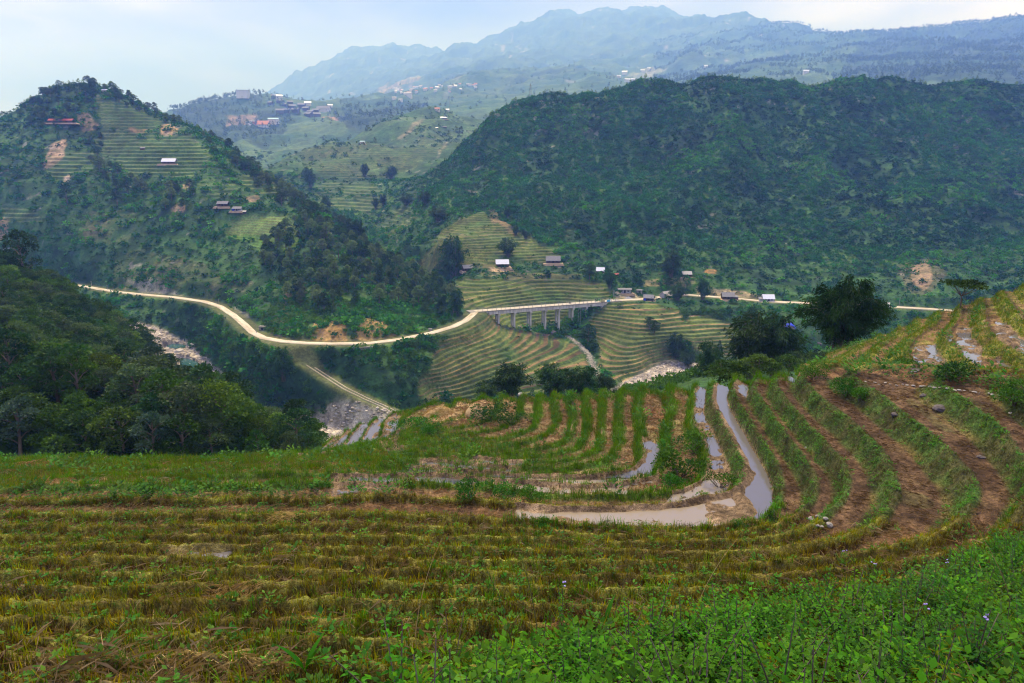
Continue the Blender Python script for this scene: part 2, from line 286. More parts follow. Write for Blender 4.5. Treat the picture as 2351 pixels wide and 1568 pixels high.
# ------------------------------------------------------------------ meshes from arrays
def mesh_np(name, V, F, C=None, smooth=False):
    me = bpy.data.meshes.new(name); V = np.ascontiguousarray(V, np.float32); F = np.ascontiguousarray(F, np.int32); n, kf = F.shape
    me.vertices.add(len(V)); me.vertices.foreach_set('co', V.ravel())
    me.loops.add(n * kf); me.loops.foreach_set('vertex_index', F.ravel())
    me.polygons.add(n); me.polygons.foreach_set('loop_start', np.arange(0, n * kf, kf, dtype=np.int32)); me.polygons.foreach_set('loop_total', np.full(n, kf, np.int32))
    me.update()
    me.polygons.foreach_set('use_smooth', np.full(n, smooth, bool))
    if C is not None:
        at = me.color_attributes.new('Col', 'FLOAT_COLOR', 'POINT'); c = np.ones((len(V), 4), np.float32); c[:, :3] = C
        at.data.foreach_set('color', c.ravel())
    return me
def link(name, me, mat=None, parent=None, loc=None, rz=None, sc=None):
    o = bpy.data.objects.new(name, me); COL.objects.link(o)
    if mat is not None and me is not None and not me.materials: me.materials.append(mat)
    if parent is not None: o.parent = parent
    if loc is not None: o.location = loc
    if rz is not None: o.rotation_euler = (0, 0, rz)
    if sc is not None: o.scale = (sc, sc, sc) if np.isscalar(sc) else sc
    return o
def tag(o, label=None, cat=None, group=None, kind=None):
    if label: o['label'] = label
    if cat: o['category'] = cat
    if group: o['group'] = group
    if kind: o['kind'] = kind
    return o
def grid_faces(h, w, mask=None):
    i = np.arange(h * w).reshape(h, w)
    f = np.stack([i[:-1, :-1], i[:-1, 1:], i[1:, 1:], i[1:, :-1]], -1)
    return f.reshape(-1, 4) if mask is None else f[mask]
def compact(V, F, *A):
    u, inv = np.unique(F, return_inverse=True)
    return (V[u], inv.reshape(F.shape)) + tuple(a[u] for a in A)
def grid_mesh(name, x, y, z, col=None, mask=None, smooth=True):
    V = np.stack([x, y, z], -1).reshape(-1, 3); F = grid_faces(*x.shape, mask)
    C = None if col is None else col.reshape(-1, 3)
    if mask is not None:
        V, F, *r = compact(V, F, *([C] if C is not None else [])); C = r[0] if r else None
    return mesh_np(name, V, F, C, smooth)
def scatter(T, pos, yaw, sx, sz=None, tint=None, tilt=None):
    """copies of template T = (V, F, C) at pos, turned by yaw, scaled; tint multiplies colours"""
    V, F, C = T; n = len(pos); sz = sx if sz is None else sz
    c, s = np.cos(yaw)[:, None], np.sin(yaw)[:, None]
    x = V[:, 0][None] * sx[:, None]; y = V[:, 1][None] * sx[:, None]; z = V[:, 2][None] * sz[:, None]
    X = c * x - s * y; Y = s * x + c * y
    if tilt is not None: X = X + z * tilt[:, 0:1]; Y = Y + z * tilt[:, 1:2]
    o = np.stack([X + pos[:, 0:1], Y + pos[:, 1:2], z + pos[:, 2:3]], -1).reshape(-1, 3)
    f = (F[None] + (np.arange(n) * len(V))[:, None, None]).reshape(-1, F.shape[1])
    cc = np.repeat(C[None], n, 0)
    if tint is not None: cc = cc * tint[:, None, :]
    return o, f, cc.reshape(-1, 3)
def join(parts):
    Vs, Fs, Cs, o = [], [], [], 0
    for V, F, C in parts:
        Vs.append(V); Fs.append(F + o); Cs.append(C); o += len(V)
    return np.concatenate(Vs), np.concatenate(Fs), np.concatenate(Cs)
def lerp3(a, b, t):
    return np.asarray(a, float) + (np.asarray(b, float) - np.asarray(a, float)) * np.asarray(t)[..., None]
# ------------------------------------------------------------------ materials
def new_mat(name):
    m = bpy.data.materials.new(name); m.use_nodes = True; nt = m.node_tree
    return m, nt, nt.nodes['Principled BSDF']
def N(nt, t, **kw):
    n = nt.nodes.new(t)
    for k, v in kw.items(): setattr(n, k, v)
    return n
def earth_mat(name, scales, amp, bump, bdist, rough=.95, lo=.25):
    """ground: vertex colour broken up by object-space noise at several sizes, with bump"""
    m, nt, b = new_mat(name)
    at = N(nt, 'ShaderNodeAttribute', attribute_name='Col'); tc = N(nt, 'ShaderNodeTexCoord')
    cur = at.outputs['Color']; hs = []
    for i, sc in enumerate(scales):
        nz = N(nt, 'ShaderNodeTexNoise'); nz.inputs['Scale'].default_value = sc; nz.inputs['Detail'].default_value = 5; nz.inputs['Roughness'].default_value = .62
        nt.links.new(tc.outputs['Object'], nz.inputs['Vector'])
        mr = N(nt, 'ShaderNodeMapRange'); mr.inputs[1].default_value = lo; mr.inputs[2].default_value = 1 - lo; mr.inputs[3].default_value = 1 - amp; mr.inputs[4].default_value = 1 + amp
        nt.links.new(nz.outputs[0], mr.inputs[0])
        mx = N(nt, 'ShaderNodeMix', data_type='RGBA', blend_type='MULTIPLY'); mx.inputs[0].default_value = 1
        nt.links.new(cur, mx.inputs[6]); nt.links.new(mr.outputs[0], mx.inputs[7]); cur = mx.outputs[2]; hs.append(nz.outputs[0])
    nt.links.new(cur, b.inputs['Base Color']); b.inputs['Roughness'].default_value = rough; b.inputs['Specular IOR Level'].default_value = .15
    bp = N(nt, 'ShaderNodeBump'); bp.inputs['Strength'].default_value = bump; bp.inputs['Distance'].default_value = bdist
    ad = N(nt, 'ShaderNodeMath', operation='ADD'); nt.links.new(hs[0], ad.inputs[0]); nt.links.new(hs[-1], ad.inputs[1])
    nt.links.new(ad.outputs[0], bp.inputs['Height']); nt.links.new(bp.outputs[0], b.inputs['Normal'])
    return m
def leaf_mat(name, trans=.3, rough=.6, spec=.12, sat=1.18):
    m, nt, b = new_mat(name)
    at = N(nt, 'ShaderNodeAttribute', attribute_name='Col'); oi = N(nt, 'ShaderNodeObjectInfo')
    hs = N(nt, 'ShaderNodeHueSaturation'); hs.inputs['Saturation'].default_value = sat
    a = N(nt, 'ShaderNodeMapRange'); a.inputs[3].default_value = .72; a.inputs[4].default_value = 1.3; nt.links.new(oi.outputs['Random'], a.inputs[0]); nt.links.new(a.outputs[0], hs.inputs['Value'])
    h2 = N(nt, 'ShaderNodeMapRange'); h2.inputs[3].default_value = .482; h2.inputs[4].default_value = .515
    mm = N(nt, 'ShaderNodeMath', operation='MULTIPLY'); mm.inputs[1].default_value = 7.31; fr = N(nt, 'ShaderNodeMath', operation='FRACT')
    nt.links.new(oi.outputs['Random'], mm.inputs[0]); nt.links.new(mm.outputs[0], fr.inputs[0]); nt.links.new(fr.outputs[0], h2.inputs[0]); nt.links.new(h2.outputs[0], hs.inputs['Hue'])
    nt.links.new(at.outputs['Color'], hs.inputs['Color']); nt.links.new(hs.outputs[0], b.inputs['Base Color'])
    b.inputs['Roughness'].default_value = rough; b.inputs['Specular IOR Level'].default_value = spec
    tr = N(nt, 'ShaderNodeBsdfTranslucent'); g = N(nt, 'ShaderNodeMix', data_type='RGBA', blend_type='MULTIPLY'); g.inputs[0].default_value = 1; g.inputs[7].default_value = (1.25, 1.3, .7, 1)
    nt.links.new(hs.outputs[0], g.inputs[6]); nt.links.new(g.outputs[2], tr.inputs['Color'])
    mx = N(nt, 'ShaderNodeMixShader'); mx.inputs[0].default_value = trans
    nt.links.new(b.outputs[0], mx.inputs[1]); nt.links.new(tr.outputs[0], mx.inputs[2])
    nt.links.new(mx.outputs[0], nt.nodes['Material Output'].inputs['Surface'])
    return m
def plain_mat(name, col, rough=.7, noise=.25, nscale=3.0, stretch=None, bump=0, metal=0, bdist=.02):
    m, nt, b = new_mat(name)
    tc = N(nt, 'ShaderNodeTexCoord'); mp = N(nt, 'ShaderNodeMapping'); nt.links.new(tc.outputs['Object'], mp.inputs[0])
    if stretch: mp.inputs['Scale'].default_value = stretch
    nz = N(nt, 'ShaderNodeTexNoise'); nz.inputs['Scale'].default_value = nscale; nz.inputs['Detail'].default_value = 6; nt.links.new(mp.outputs[0], nz.inputs[0])
    mr = N(nt, 'ShaderNodeMapRange'); mr.inputs[1].default_value = .25; mr.inputs[2].default_value = .75; mr.inputs[3].default_value = 1 - noise; mr.inputs[4].default_value = 1 + noise; nt.links.new(nz.outputs[0], mr.inputs[0])
    mx = N(nt, 'ShaderNodeMix', data_type='RGBA', blend_type='MULTIPLY'); mx.inputs[0].default_value = 1; mx.inputs[6].default_value = (*col, 1); nt.links.new(mr.outputs[0], mx.inputs[7])
    nt.links.new(mx.outputs[2], b.inputs['Base Color']); b.inputs['Roughness'].default_value = rough; b.inputs['Metallic'].default_value = metal; b.inputs['Specular IOR Level'].default_value = .3
    if bump:
        bp = N(nt, 'ShaderNodeBump'); bp.inputs['Strength'].default_value = bump; bp.inputs['Distance'].default_value = bdist; nt.links.new(nz.outputs[0], bp.inputs['Height']); nt.links.new(bp.outputs[0], b.inputs['Normal'])
    return m
M_near = earth_mat('field_earth', (1.1, 7.0, 26.0), .48, 1.0, .06, .95, .34)
M_vall = earth_mat('valley_earth', (.02, .12, .7), .34, .8, .5, .95, .34)
M_far = earth_mat('mountain_earth', (.004, .02, .09), .30, .7, 6.0)
M_leaf = leaf_mat('leaves'); M_grass = leaf_mat('grass_blades', .35, .6, .15); M_straw = leaf_mat('straw_blades', .15, .7, .2)
M_bark = plain_mat('bark', (.13, .10, .075), .9, .35, 2.0, (1, 1, .2))
M_stone = plain_mat('stone', (.27, .25, .22), .85, .4, 2.5, None, .6)
def water_mat(name, col, rough):
    m, nt, b = new_mat(name)
    b.inputs['Base Color'].default_value = (*col, 1); b.inputs['Roughness'].default_value = rough; b.inputs['IOR'].default_value = 1.45; b.inputs['Specular IOR Level'].default_value = .8
    tc = N(nt, 'ShaderNodeTexCoord'); nz = N(nt, 'ShaderNodeTexNoise'); nz.inputs['Scale'].default_value = 2.2; nz.inputs['Detail'].default_value = 3; nt.links.new(tc.outputs['Object'], nz.inputs[0])
    bp = N(nt, 'ShaderNodeBump'); bp.inputs['Strength'].default_value = .05; bp.inputs['Distance'].default_value = .03; nt.links.new(nz.outputs[0], bp.inputs['Height']); nt.links.new(bp.outputs[0], b.inputs['Normal'])
    return m
M_water = water_mat('muddy_water', (.13, .12, .115), .03); M_pond = water_mat('milky_mud_water', (.25, .205, .14), .04); M_pool = water_mat('green_pool_water', (.035, .10, .09), .12)
# ------------------------------------------------------------------ water on the flooded terraces, mud, colours of the field
WET = [  # (terrace index or None, polygon in the survey frame, mud lump height)
 (9, [(1180, 1160), (1420, 1150), (1690, 1110), (1660, 1000), (1620, 940), (1620, 870), (1700, 870), (1740, 960), (1830, 1080), (1800, 1230), (1180, 1230)], .016),
 (10, [(1570, 870), (1660, 870), (1680, 960), (1720, 1060), (1690, 1100), (1620, 1140), (1540, 1160), (1520, 1145), (1600, 1100), (1570, 960)], .11),
 (11, [(1440, 1045), (1515, 1040), (1515, 1100), (1450, 1112)], .10), (12, [(1440, 1000), (1520, 1000), (1500, 1100), (1380, 1110), (1380, 1080)], .12),
 (None, [(760, 1085), (1000, 1072), (1150, 1085), (1300, 1092), (1460, 1085), (1440, 1125), (1200, 1120), (1000, 1110), (760, 1125)], .12),
 (None, [(930, 1062), (1010, 1052), (1150, 1050), (1250, 1068), (1120, 1085), (1050, 1075), (940, 1075)], .12),
 (None, [(680, 1050), (740, 1010), (800, 980), (860, 955), (915, 945), (920, 1012), (800, 1030), (700, 1060)], .07),
 (14, [(1345, 900), (1385, 900), (1380, 1010), (1340, 1010)], .08), (16, [(1296, 920), (1318, 920), (1318, 990), (1296, 990)], .09),
 (None, [(385, 1248), (530, 1248), (530, 1272), (385, 1272)], .17), (8, [(1680, 870), (1722, 870), (1722, 896), (1680, 896)], .05),
 (None, [(870, 1012), (920, 1012), (920, 1034), (870, 1034)], .06),
 (None, [(2100, 790), (2190, 765), (2170, 840), (2090, 846)], .24), (None, [(2195, 745), (2262, 735), (2255, 845), (2200, 835)], .24), (None, [(2285, 730), (2370, 720), (2370, 830), (2290, 830)], .24),
 (None, [(1810, 840), (1835, 840), (1832, 862), (1808, 862)], .05),
]
wet = np.zeros_like(Bz); wz = np.full_like(Bz, -1e9)
mudn = fbm(Bx / .55, BY / .55, 3, 81) + .8 * fbm(Bx / 2.2, BY / 2.2, 2, 84)
for kk, poly, am in WET:
    jt = 1 if len(poly) > 4 or poly[0][0] > 900 else 9
    mk = in_poly(Bu + 3 * jt * vnoise(Bx / .8, BY / .8, 82), Bv + (2 + .6 * (jt > 1)) * vnoise(Bx / .8, BY / .8, 83), poly) & (BEYOND < .2)
    if kk is not None: mk &= (k == kk)
    lev = zL(k + 1) - .015
    wz = np.where(mk, lev, wz)
    mk &= (d1 > wr * .8); inner = mk & (d2 > .12)
    wet = np.where(mk, 1, wet)
    Bz = np.where(inner, zL(k + 1) - .045 * sstep(.12, .35, d2) + am * 1.9 * mudn + .10 * np.exp(-(d2 / .2) ** 2) + (Zs - zL(k + 1)), Bz)
    flat = np.where(mk, 0, flat)
# the mud bund across the big pond and the mud bank at its far corner
def to_plan(pl, z):
    a = np.array(pl, float); X, Z = ray(a[:, 0], a[:, 1]); y = z / Z
    return np.c_[X * y, y]
bd, _ = pl_dist(Bx, BY, to_plan([(1712, 1085), (1700, 1120), (1693, 1140), (1712, 1160), (1706, 1185), (1700, 1212)], float(zL(10))))
bd2, _ = pl_dist(Bx, BY, to_plan([(1205, 1192), (1250, 1200), (1330, 1205)], float(zL(10))))
bd3, _ = pl_dist(Bx, BY, to_plan([(1660, 1190), (1690, 1185)], float(zL(10))))
bm = np.exp(-(bd / .30) ** 2) * .20 + np.exp(-(bd2 / .5) ** 2) * .08 + np.exp(-(bd3 / .7) ** 2) * .10
Bz = Bz + np.where(np.abs(Lf - 9.5) < .8, bm * (1 + 1.1 * mudn), 0)
wetd = sstep(-.02, .10, Bz - wz)          # 0 under water, 1 well above
Bz = Bz + .10 * fbm(Bx / .17, BY / .17, 2, 88) * (1 - flat) * (wet < .5) * (BEYOND < 0) * sstep(30, 20, BY)
Bu, Bv = proj(Bx, BY, Bz)
n1 = fbm(Bx / 1.4, BY / 1.4, 3, 90); n2 = fbm(Bx / .25, BY / .25, 3, 93); n3 = fbm(Bx / 5, BY / 5, 2, 96)
mid = sstep(10.3, 11.2, Lf) * (1 - righthill)             # the spur of narrow terraces
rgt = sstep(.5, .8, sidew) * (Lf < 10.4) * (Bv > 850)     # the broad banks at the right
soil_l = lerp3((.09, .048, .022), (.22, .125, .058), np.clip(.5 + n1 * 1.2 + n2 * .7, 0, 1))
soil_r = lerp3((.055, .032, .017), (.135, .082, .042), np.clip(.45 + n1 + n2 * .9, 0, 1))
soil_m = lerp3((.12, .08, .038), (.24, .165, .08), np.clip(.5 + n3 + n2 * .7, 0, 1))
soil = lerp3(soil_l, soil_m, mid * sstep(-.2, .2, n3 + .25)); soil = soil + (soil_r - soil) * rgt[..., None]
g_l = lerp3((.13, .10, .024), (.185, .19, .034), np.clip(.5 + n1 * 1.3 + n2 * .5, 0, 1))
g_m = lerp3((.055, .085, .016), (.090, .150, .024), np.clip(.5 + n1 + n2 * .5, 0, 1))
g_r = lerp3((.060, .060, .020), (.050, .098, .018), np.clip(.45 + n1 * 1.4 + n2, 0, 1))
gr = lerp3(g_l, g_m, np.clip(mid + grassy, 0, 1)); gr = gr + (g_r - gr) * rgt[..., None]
lowbank = rgt * sstep(.55, .95, d1 / np.maximum(wr, .05)) * (d1 < wr * 1.35)
earthy = lerp3((.20, .085, .030), (.20, .13, .06), np.clip(.5 + n3 * 1.4, 0, 1))
gr = gr + (earthy - gr) * np.clip(lowbank * sstep(.0, .45, n1 + n3) * .55, 0, 1)[..., None]
gfrac = np.clip(1 - flat + sstep(.25, .6, n1 + .4 * n2) * .35 * (1 - rgt * .7) + grassy + righthill * .12 + (n3 > .22) * .3, 0, 1)
gfrac = gfrac * (1 - .6 * grassy * sstep(.05, .35, n1 + .6 * n3))
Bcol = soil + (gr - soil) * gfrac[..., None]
darkrow = (Lf < 10.3) * (1 - rgt) * np.exp(-((d2 - .40) / .17) ** 2) * (1 - grassy) * np.clip(.75 + n1, .2, 1)  # painted dark row below each lip: shaded stubble faces and dark soil
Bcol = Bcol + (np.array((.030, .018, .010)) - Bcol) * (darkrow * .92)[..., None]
mud = lerp3((.13, .088, .048), (.24, .17, .098), np.clip(.5 + n1 + n2, 0, 1))
wetn = np.clip(wet * np.where((Lf < 8.6) & (Bu < 1000), .35, 1) + np.exp(-(bd / .5) ** 2) * (np.abs(Lf - 9.5) < .9), 0, 1)
Bcol = Bcol + (mud - Bcol) * (wetn * (1 - .0 * wetd))[..., None]
# bare patches: straw-covered ground, red soil, burnt bank
def patch(poly, col, am=1.0, jit=10):
    global Bcol
    mk = in_poly(Bu + jit * fbm(Bx / .9, BY / .9, 3, 101), Bv + jit * .5 * fbm(Bx / .9, BY / .9, 3, 104), poly)
    Bcol = np.where(mk[..., None], Bcol * (1 - am) + np.array(col) * (1 + .5 * n2[..., None]) * am, Bcol)
patch([(90, 1085), (180, 1068), (250, 1092), (240, 1112), (110, 1112)], (.27, .18, .085), .8)
patch([(970, 945), (1040, 918), (1110, 912), (1180, 912), (1180, 950), (1060, 965), (985, 985)], (.36, .25, .12), .75)
patch([(2200, 845), (2290, 850), (2351, 850), (2351, 890), (2260, 890)], (.085, .05, .03), .8)
patch([(-20, 1340), (60, 1328), (110, 1348), (60, 1370), (-20, 1375)], (.17, .12, .08), .5, 30)
patch([(1270, 1405), (1420, 1398), (1450, 1420), (1260, 1440)], (.15, .07, .033), .8)
patch([(100, 1500), (560, 1475), (620, 1520), (420, 1568), (80, 1568)], (.22, .16, .085), .5, 40)
keepB = (BEYOND < 45)
mF = keepB[:-1, :-1] & keepB[1:, 1:]
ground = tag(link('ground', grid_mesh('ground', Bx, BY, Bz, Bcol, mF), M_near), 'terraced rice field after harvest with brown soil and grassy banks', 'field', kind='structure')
wm = wet > 0; west = in_poly(Bu, Bv, [(1100, 1100), (1700, 1100), (1690, 1135), (1710, 1160), (1705, 1190), (1700, 1240), (1100, 1240)])
dil = wm.copy(); dil[1:] |= wm[:-1]; dil[:-1] |= wm[1:]; dil[:, 1:] |= wm[:, :-1]; dil[:, :-1] |= wm[:, 1:]
wm0 = wm
lv = None
for wm, mat_, lb_ in ((wm0 & ~west, M_water, 'shallow water lying in the flooded terraces and the curved channel'), (wm0 & west, M_pond, 'pale muddy water filling the widest flooded terrace')):
  mF = wm[:-1, :-1] & wm[1:, 1:] & wm[:-1, 1:] & wm[1:, :-1]
  lv = np.where(wm, k, -99)
  mF &= (lv[:-1, :-1] == lv[1:, 1:]) & (lv[:-1, :-1] == lv[1:, :-1]) & (lv[:-1, :-1] == lv[:-1, 1:])
  tag(link('water', grid_mesh('water', Bx, BY, np.where(wm, wz, 0), None, mF), mat_), lb_, 'water', kind='structure')
log('near ground')
# ------------------------------------------------------------------ scattering helpers on the near field
cellA = np.abs(np.gradient(Bx, axis=1) * np.gradient(BY, axis=0)) * np.sqrt(1 + np.minimum((np.gradient(Bz, axis=0) / np.gradient(BY, axis=0)) ** 2 + (np.gradient(Bz, axis=1) / np.gradient(Bx, axis=1)) ** 2, 8))
NVIS = np.maximum.accumulate(np.where(BEYOND < 30, Bz / BY, -9), axis=0)
nvis = (Bz / BY > NVIS - .035)
def sample_near(n_m2, y0, y1, maxn=400000):
    """random points of the field, n_m2 per square metre (an array), between two distances"""
    w = n_m2 * cellA * (BY >= y0) * (BY < y1) * nvis * (np.abs(BX) < 1.10) * (BEYOND < .8)
    c = np.cumsum(w.ravel()); n = int(min(c[-1], maxn))
    if n == 0: return None
    i = np.searchsorted(c, np.sort(rng.random(n)) * c[-1]); i = np.clip(i, 0, w.size - 1)
    r_, c_ = np.divmod(i, NX); r_ = np.clip(r_, 1, NY - 2); c_ = np.clip(c_, 1, NX - 2)
    fy, fx = rng.random(n) - .5, rng.random(n) - .5
    def itp(A): return A[r_, c_] + fx * (A[r_, c_ + 1] - A[r_, c_ - 1]) * .5 + fy * (A[r_ + 1, c_] - A[r_ - 1, c_]) * .5
    return np.c_[itp(Bx), itp(BY), itp(Bz)], (r_, c_)
def blades(n, h, w, spread, lean, c0, c1, seg=1, seed=0):
    """a tuft of n grass blades, each one tapering triangle (bent where seg is 2)"""
    g = np.random.default_rng(seed); V, F, C = [], [], []
    for i in range(n):
        a = g.random() * 6.283; r0 = spread * math.sqrt(g.random()); b = g.random() * 6.283
        x, y = r0 * math.cos(a), r0 * math.sin(a); hh = h * (.55 + .6 * g.random()); l = lean * (.3 + g.random()) * hh
        px, py = -math.sin(b) * w / 2, math.cos(b) * w / 2; o = len(V)
        cc = np.array(c0) + (np.array(c1) - np.array(c0)) * g.random()
        V += [(x - px, y - py, -.03), (x + px, y + py, -.03)]
        if seg == 2:
            V += [(x + .35 * l * math.cos(b) - px * .8, y + .35 * l * math.sin(b) - py * .8, hh * .6), (x + .35 * l * math.cos(b) + px * .8, y + .35 * l * math.sin(b) + py * .8, hh * .6), (x + l * math.cos(b), y + l * math.sin(b), hh)]
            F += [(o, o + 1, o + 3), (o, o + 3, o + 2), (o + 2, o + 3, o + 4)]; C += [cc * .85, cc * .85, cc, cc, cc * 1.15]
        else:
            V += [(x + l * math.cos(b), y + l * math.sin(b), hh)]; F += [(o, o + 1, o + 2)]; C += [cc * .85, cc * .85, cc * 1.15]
    return np.array(V), np.array(F), np.array(C)
def weed(n, size, leaf, c0, c1, seed=0, up=.5):
    """a small leafy weed: n diamond leaves (as triangles) round short stems"""
    g = np.random.default_rng(seed); V, F, C = [], [], []
    for i in range(n):
        a = g.random() * 6.283; rr = size * math.sqrt(g.random()); z = size * up * (.25 + 1.2 * g.random()) * (1.2 - .5 * rr / size)
        d = np.array([math.cos(a), math.sin(a), .25 + .5 * g.random()]); d /= np.linalg.norm(d); sd = np.array([-math.sin(a), math.cos(a), .4 * (g.random() - .5)])
        p = np.array([rr * math.cos(a), rr * math.sin(a), z]); L = leaf * (.7 + .7 * g.random()); o = len(V)
        cc = np.array(c0) + (np.array(c1) - np.array(c0)) * g.random()
        V += [p, p + d * L * .5 + sd * L * .3, p + d * L, p + d * L * .5 - sd * L * .3]; F += [(o, o + 1, o + 2), (o, o + 2, o + 3)]; C += [cc * .9, cc, cc * 1.1, cc]
    return np.array(V), np.array(F), np.array(C)
def straws(n, length, w, c0, c1, seed=0):
    g = np.random.default_rng(seed); V, F, C = [], [], []
    for i in range(n):
        a = g.random() * 6.283; x, y = (g.random(2) - .5) * length * 1.2; L = length * (.4 + .8 * g.random()); z = .02 + .05 * g.random(); dz = (g.random() - .5) * .12; o = len(V)
        ca, sa = math.cos(a), math.sin(a); cc = np.array(c0) + (np.array(c1) - np.array(c0)) * g.random(); bb_ = L * .05 * (g.random() - .5); bx, by = -sa * bb_, ca * bb_
        V += [(x - sa * w / 2, y + ca * w / 2, z), (x + sa * w / 2, y - ca * w / 2, z + .005), (x + ca * L / 2 + bx, y + sa * L / 2 + by, z + .03 + dz * .3), (x + ca * L, y + sa * L, max(.01, z + dz))]
        F += [(o, o + 1, o + 2), (o + 1, o + 3, o + 2)]; C += [cc] * 4
    return np.array(V), np.array(F), np.array(C)
def spread(tmpls, den, y0, y1, s0, s1, tilt=.15, tintv=.35, hv=.5, maxn=400000):
    r = sample_near(den, y0, y1, maxn)
    if r is None: return []
    p, (a, b) = r; n = len(p); which = rng.integers(0, len(tmpls), n); out = []
    for i, T in enumerate(tmpls):
        q = which == i; m = int(q.sum())
        if not m: continue
        s = s0 + (s1 - s0) * rng.random(m) ** 1.5
        cl = 1 + tintv * (2 * rng.random((m, 1)) - 1) + tintv * .9 * n1[a[q], b[q]][:, None]
        hue = np.c_[1 + hv * (rng.random(m) - .4), np.ones(m), np.ones(m)]
        out.append(scatter(T, p[q], rng.random(m) * 6.283, s, s * (.75 + .5 * rng.random(m)), np.clip(cl, .4, 1.8) * hue, (rng.random((m, 2)) - .5) * 2 * tilt))
    return out
land = (BEYOND < .3) & (wet < .5)
lipm = np.clip(1 - flat, 0, 1) * land
OL0, OL1, GR0, GR1 = (.11, .078, .018), (.245, .245, .036), (.06, .13, .014), (.13, .24, .03)
ST0, ST1 = (.28, .205, .10), (.52, .41, .23)
near_left = (Lf < 10.2) * (1 - rgt)
G = []
ol = [blades(9, .11, .014, .10, .7, OL0, OL1, 1, i) for i in range(4)]; gl = [blades(9, .20, .013, .09, .6, GR0, GR1, 2, 10 + i) for i in range(4)]
G += spread(ol, 70 * lipm * near_left, 3, 34, .6, 1.8, .2, .55)
od = [blades(10, .08, .013, .11, .9, (.045, .032, .012), (.12, .105, .024), 1, 240 + i) for i in range(4)]
G += spread(od, 90 * near_left * land * (d2 < .5) * (d2 > .05), 3, 30, .6, 1.6, .3, .5)
G += spread(gl, (4 + 9 * (n3 > .05)) * lipm * near_left, 3, 34, .6, 1.3)
G += spread(gl, 4 * land * flat * near_left * sstep(0, .4, n1), 3, 34, .4, 1.0)
gm = [blades(9, .26, .022, .16, .6, GR0, GR1, 1, 20 + i) for i in range(4)]; gy = [blades(9, .30, .022, .2, .6, (.09, .10, .018), (.165, .175, .03), 1, 30 + i) for i in range(3)]
G += spread(gm, 26 * lipm * mid * (1 + .6 * (n3 > 0)), 20, 80, .7, 1.7)
G += spread(gy, 6 * lipm * mid, 20, 80, .6, 1.5)
G += spread(gm, 4 * land * mid * sstep(.0, .3, n1), 20, 80, .5, 1.1)
G += spread(gy + gy + gm, 20 * grassy * land * (1 - .7 * sstep(.05, .35, n1 + .6 * n3)), 20, 70, .7, 1.8)
go = [blades(8, .10, .016, .12, .7, (.055, .05, .016), (.08, .105, .02), 1, 40 + i) for i in range(3)]
G += spread(go, 60 * lipm * rgt, 10, 50, .5, 1.0)
G += spread(gm + gy, righthill * land * (2.5 + 22 * lipm), 35, 80, .5, 1.3)
# a fringe of grass along the rim seen against the valley
G += spread(gm, 25.0 * land * (BEYOND > -1.2) * (Bv > 840), 20, 80, .8, 1.9)
G += spread(gl, 30.0 * np.exp(-(d2 / .25) ** 2) * (wet < .5) * (np.abs(Lf - 8.95) < .5) * land * (Bu > 1150) * (Bv > 1160), 15, 34, .9, 2.0)
V, Fc, C = join(G); log('grass tris', len(Fc))
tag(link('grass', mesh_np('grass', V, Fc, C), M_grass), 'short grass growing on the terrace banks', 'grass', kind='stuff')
S = []
sb = [blades(9, .19, .011, .045, .25, (.11, .055, .025), (.30, .19, .085), 1, 50 + i) for i in range(4)]
sk = [blades(10, .20, .012, .05, .22, (.045, .024, .010), (.13, .07, .028), 1, 150 + i) for i in range(4)]
S += spread(sb, 4 * land * flat * near_left, 4, 34, .7, 1.25, .12)
S += spread(sk, 60 * land * near_left * np.exp(-((d2 - .33) / .12) ** 2), 4, 34, .7, 1.3, .1)  # darker stalks along the lips, the shade of their near side in the colour
S += spread(sb, 14 * land * flat * mid, 24, 75, .7, 1.3, .2)
sw = [straws(9, .34, .0045, ST0, ST1, 60 + i) for i in range(4)]
strawz = in_poly(Bu + 40 * n1, Bv + 20 * n1, [(60, 1490), (380, 1460), (600, 1480), (640, 1540), (500, 1600), (0, 1600)]).astype(float)
S += spread(sw, land * (9 * flat * near_left + 34 * strawz + 2.5 * near_left), 3, 34, .6, 1.5, .1, .3, .1)
S += spread([straws(9, .3, .0045, (.12, .08, .04), (.28, .2, .1), 160 + i) for i in range(3)], 6 * land * flat * rgt, 10, 50, .6, 1.2, .1, .3, .1)
S += spread(sw, 7 * land * flat * mid, 24, 75, .8, 1.6, .1)
S += spread(sk, 16 * (wet > .5) * (BEYOND < 0) * (Lf > 10) * (n1 > .02), 15, 75, .6, 1.1, .3)
V, Fc, C = join(S); log('stubble tris', len(Fc))
tag(link('stubble', mesh_np('stubble', V, Fc, C), M_straw), 'cut rice stubble and loose straw on the terraces', 'stubble', kind='stuff')
Wd = []
w1 = [weed(9, .09, .075, (.045, .12, .022), (.11, .23, .05), 70 + i, .9) for i in range(5)]; w2 = [weed(16, .16, .08, (.035, .10, .02), (.08, .18, .035), 80 + i, 1.1) for i in range(4)]
Wd += spread(w1, land * near_left * (2 + 5 * (n3 > .02) + 6 * lipm), 3, 30, .5, 1.35)
Wd += spread(w2, land * near_left * (.25 + 1.2 * (n3 > .12)), 3, 30, .6, 1.5)
Wd += spread(w1, land * rgt * np.exp(-((d1 - .10) / .22) ** 2) * 60 * (.25 + 1.0 * (n1 > .0)), 10, 50, .45, 1.05)
Wd += spread(w1, land * rgt * lipm * 3, 10, 50, .7, 1.5)
w3 = [weed(22, .30, .14, (.03, .085, .018), (.075, .17, .03), 90 + i, .9) for i in range(4)]
Wd += spread(w3, land * (mid * lipm * .7 + grassy * .35 + righthill * lipm * 1.0), 20, 80, .6, 1.7)
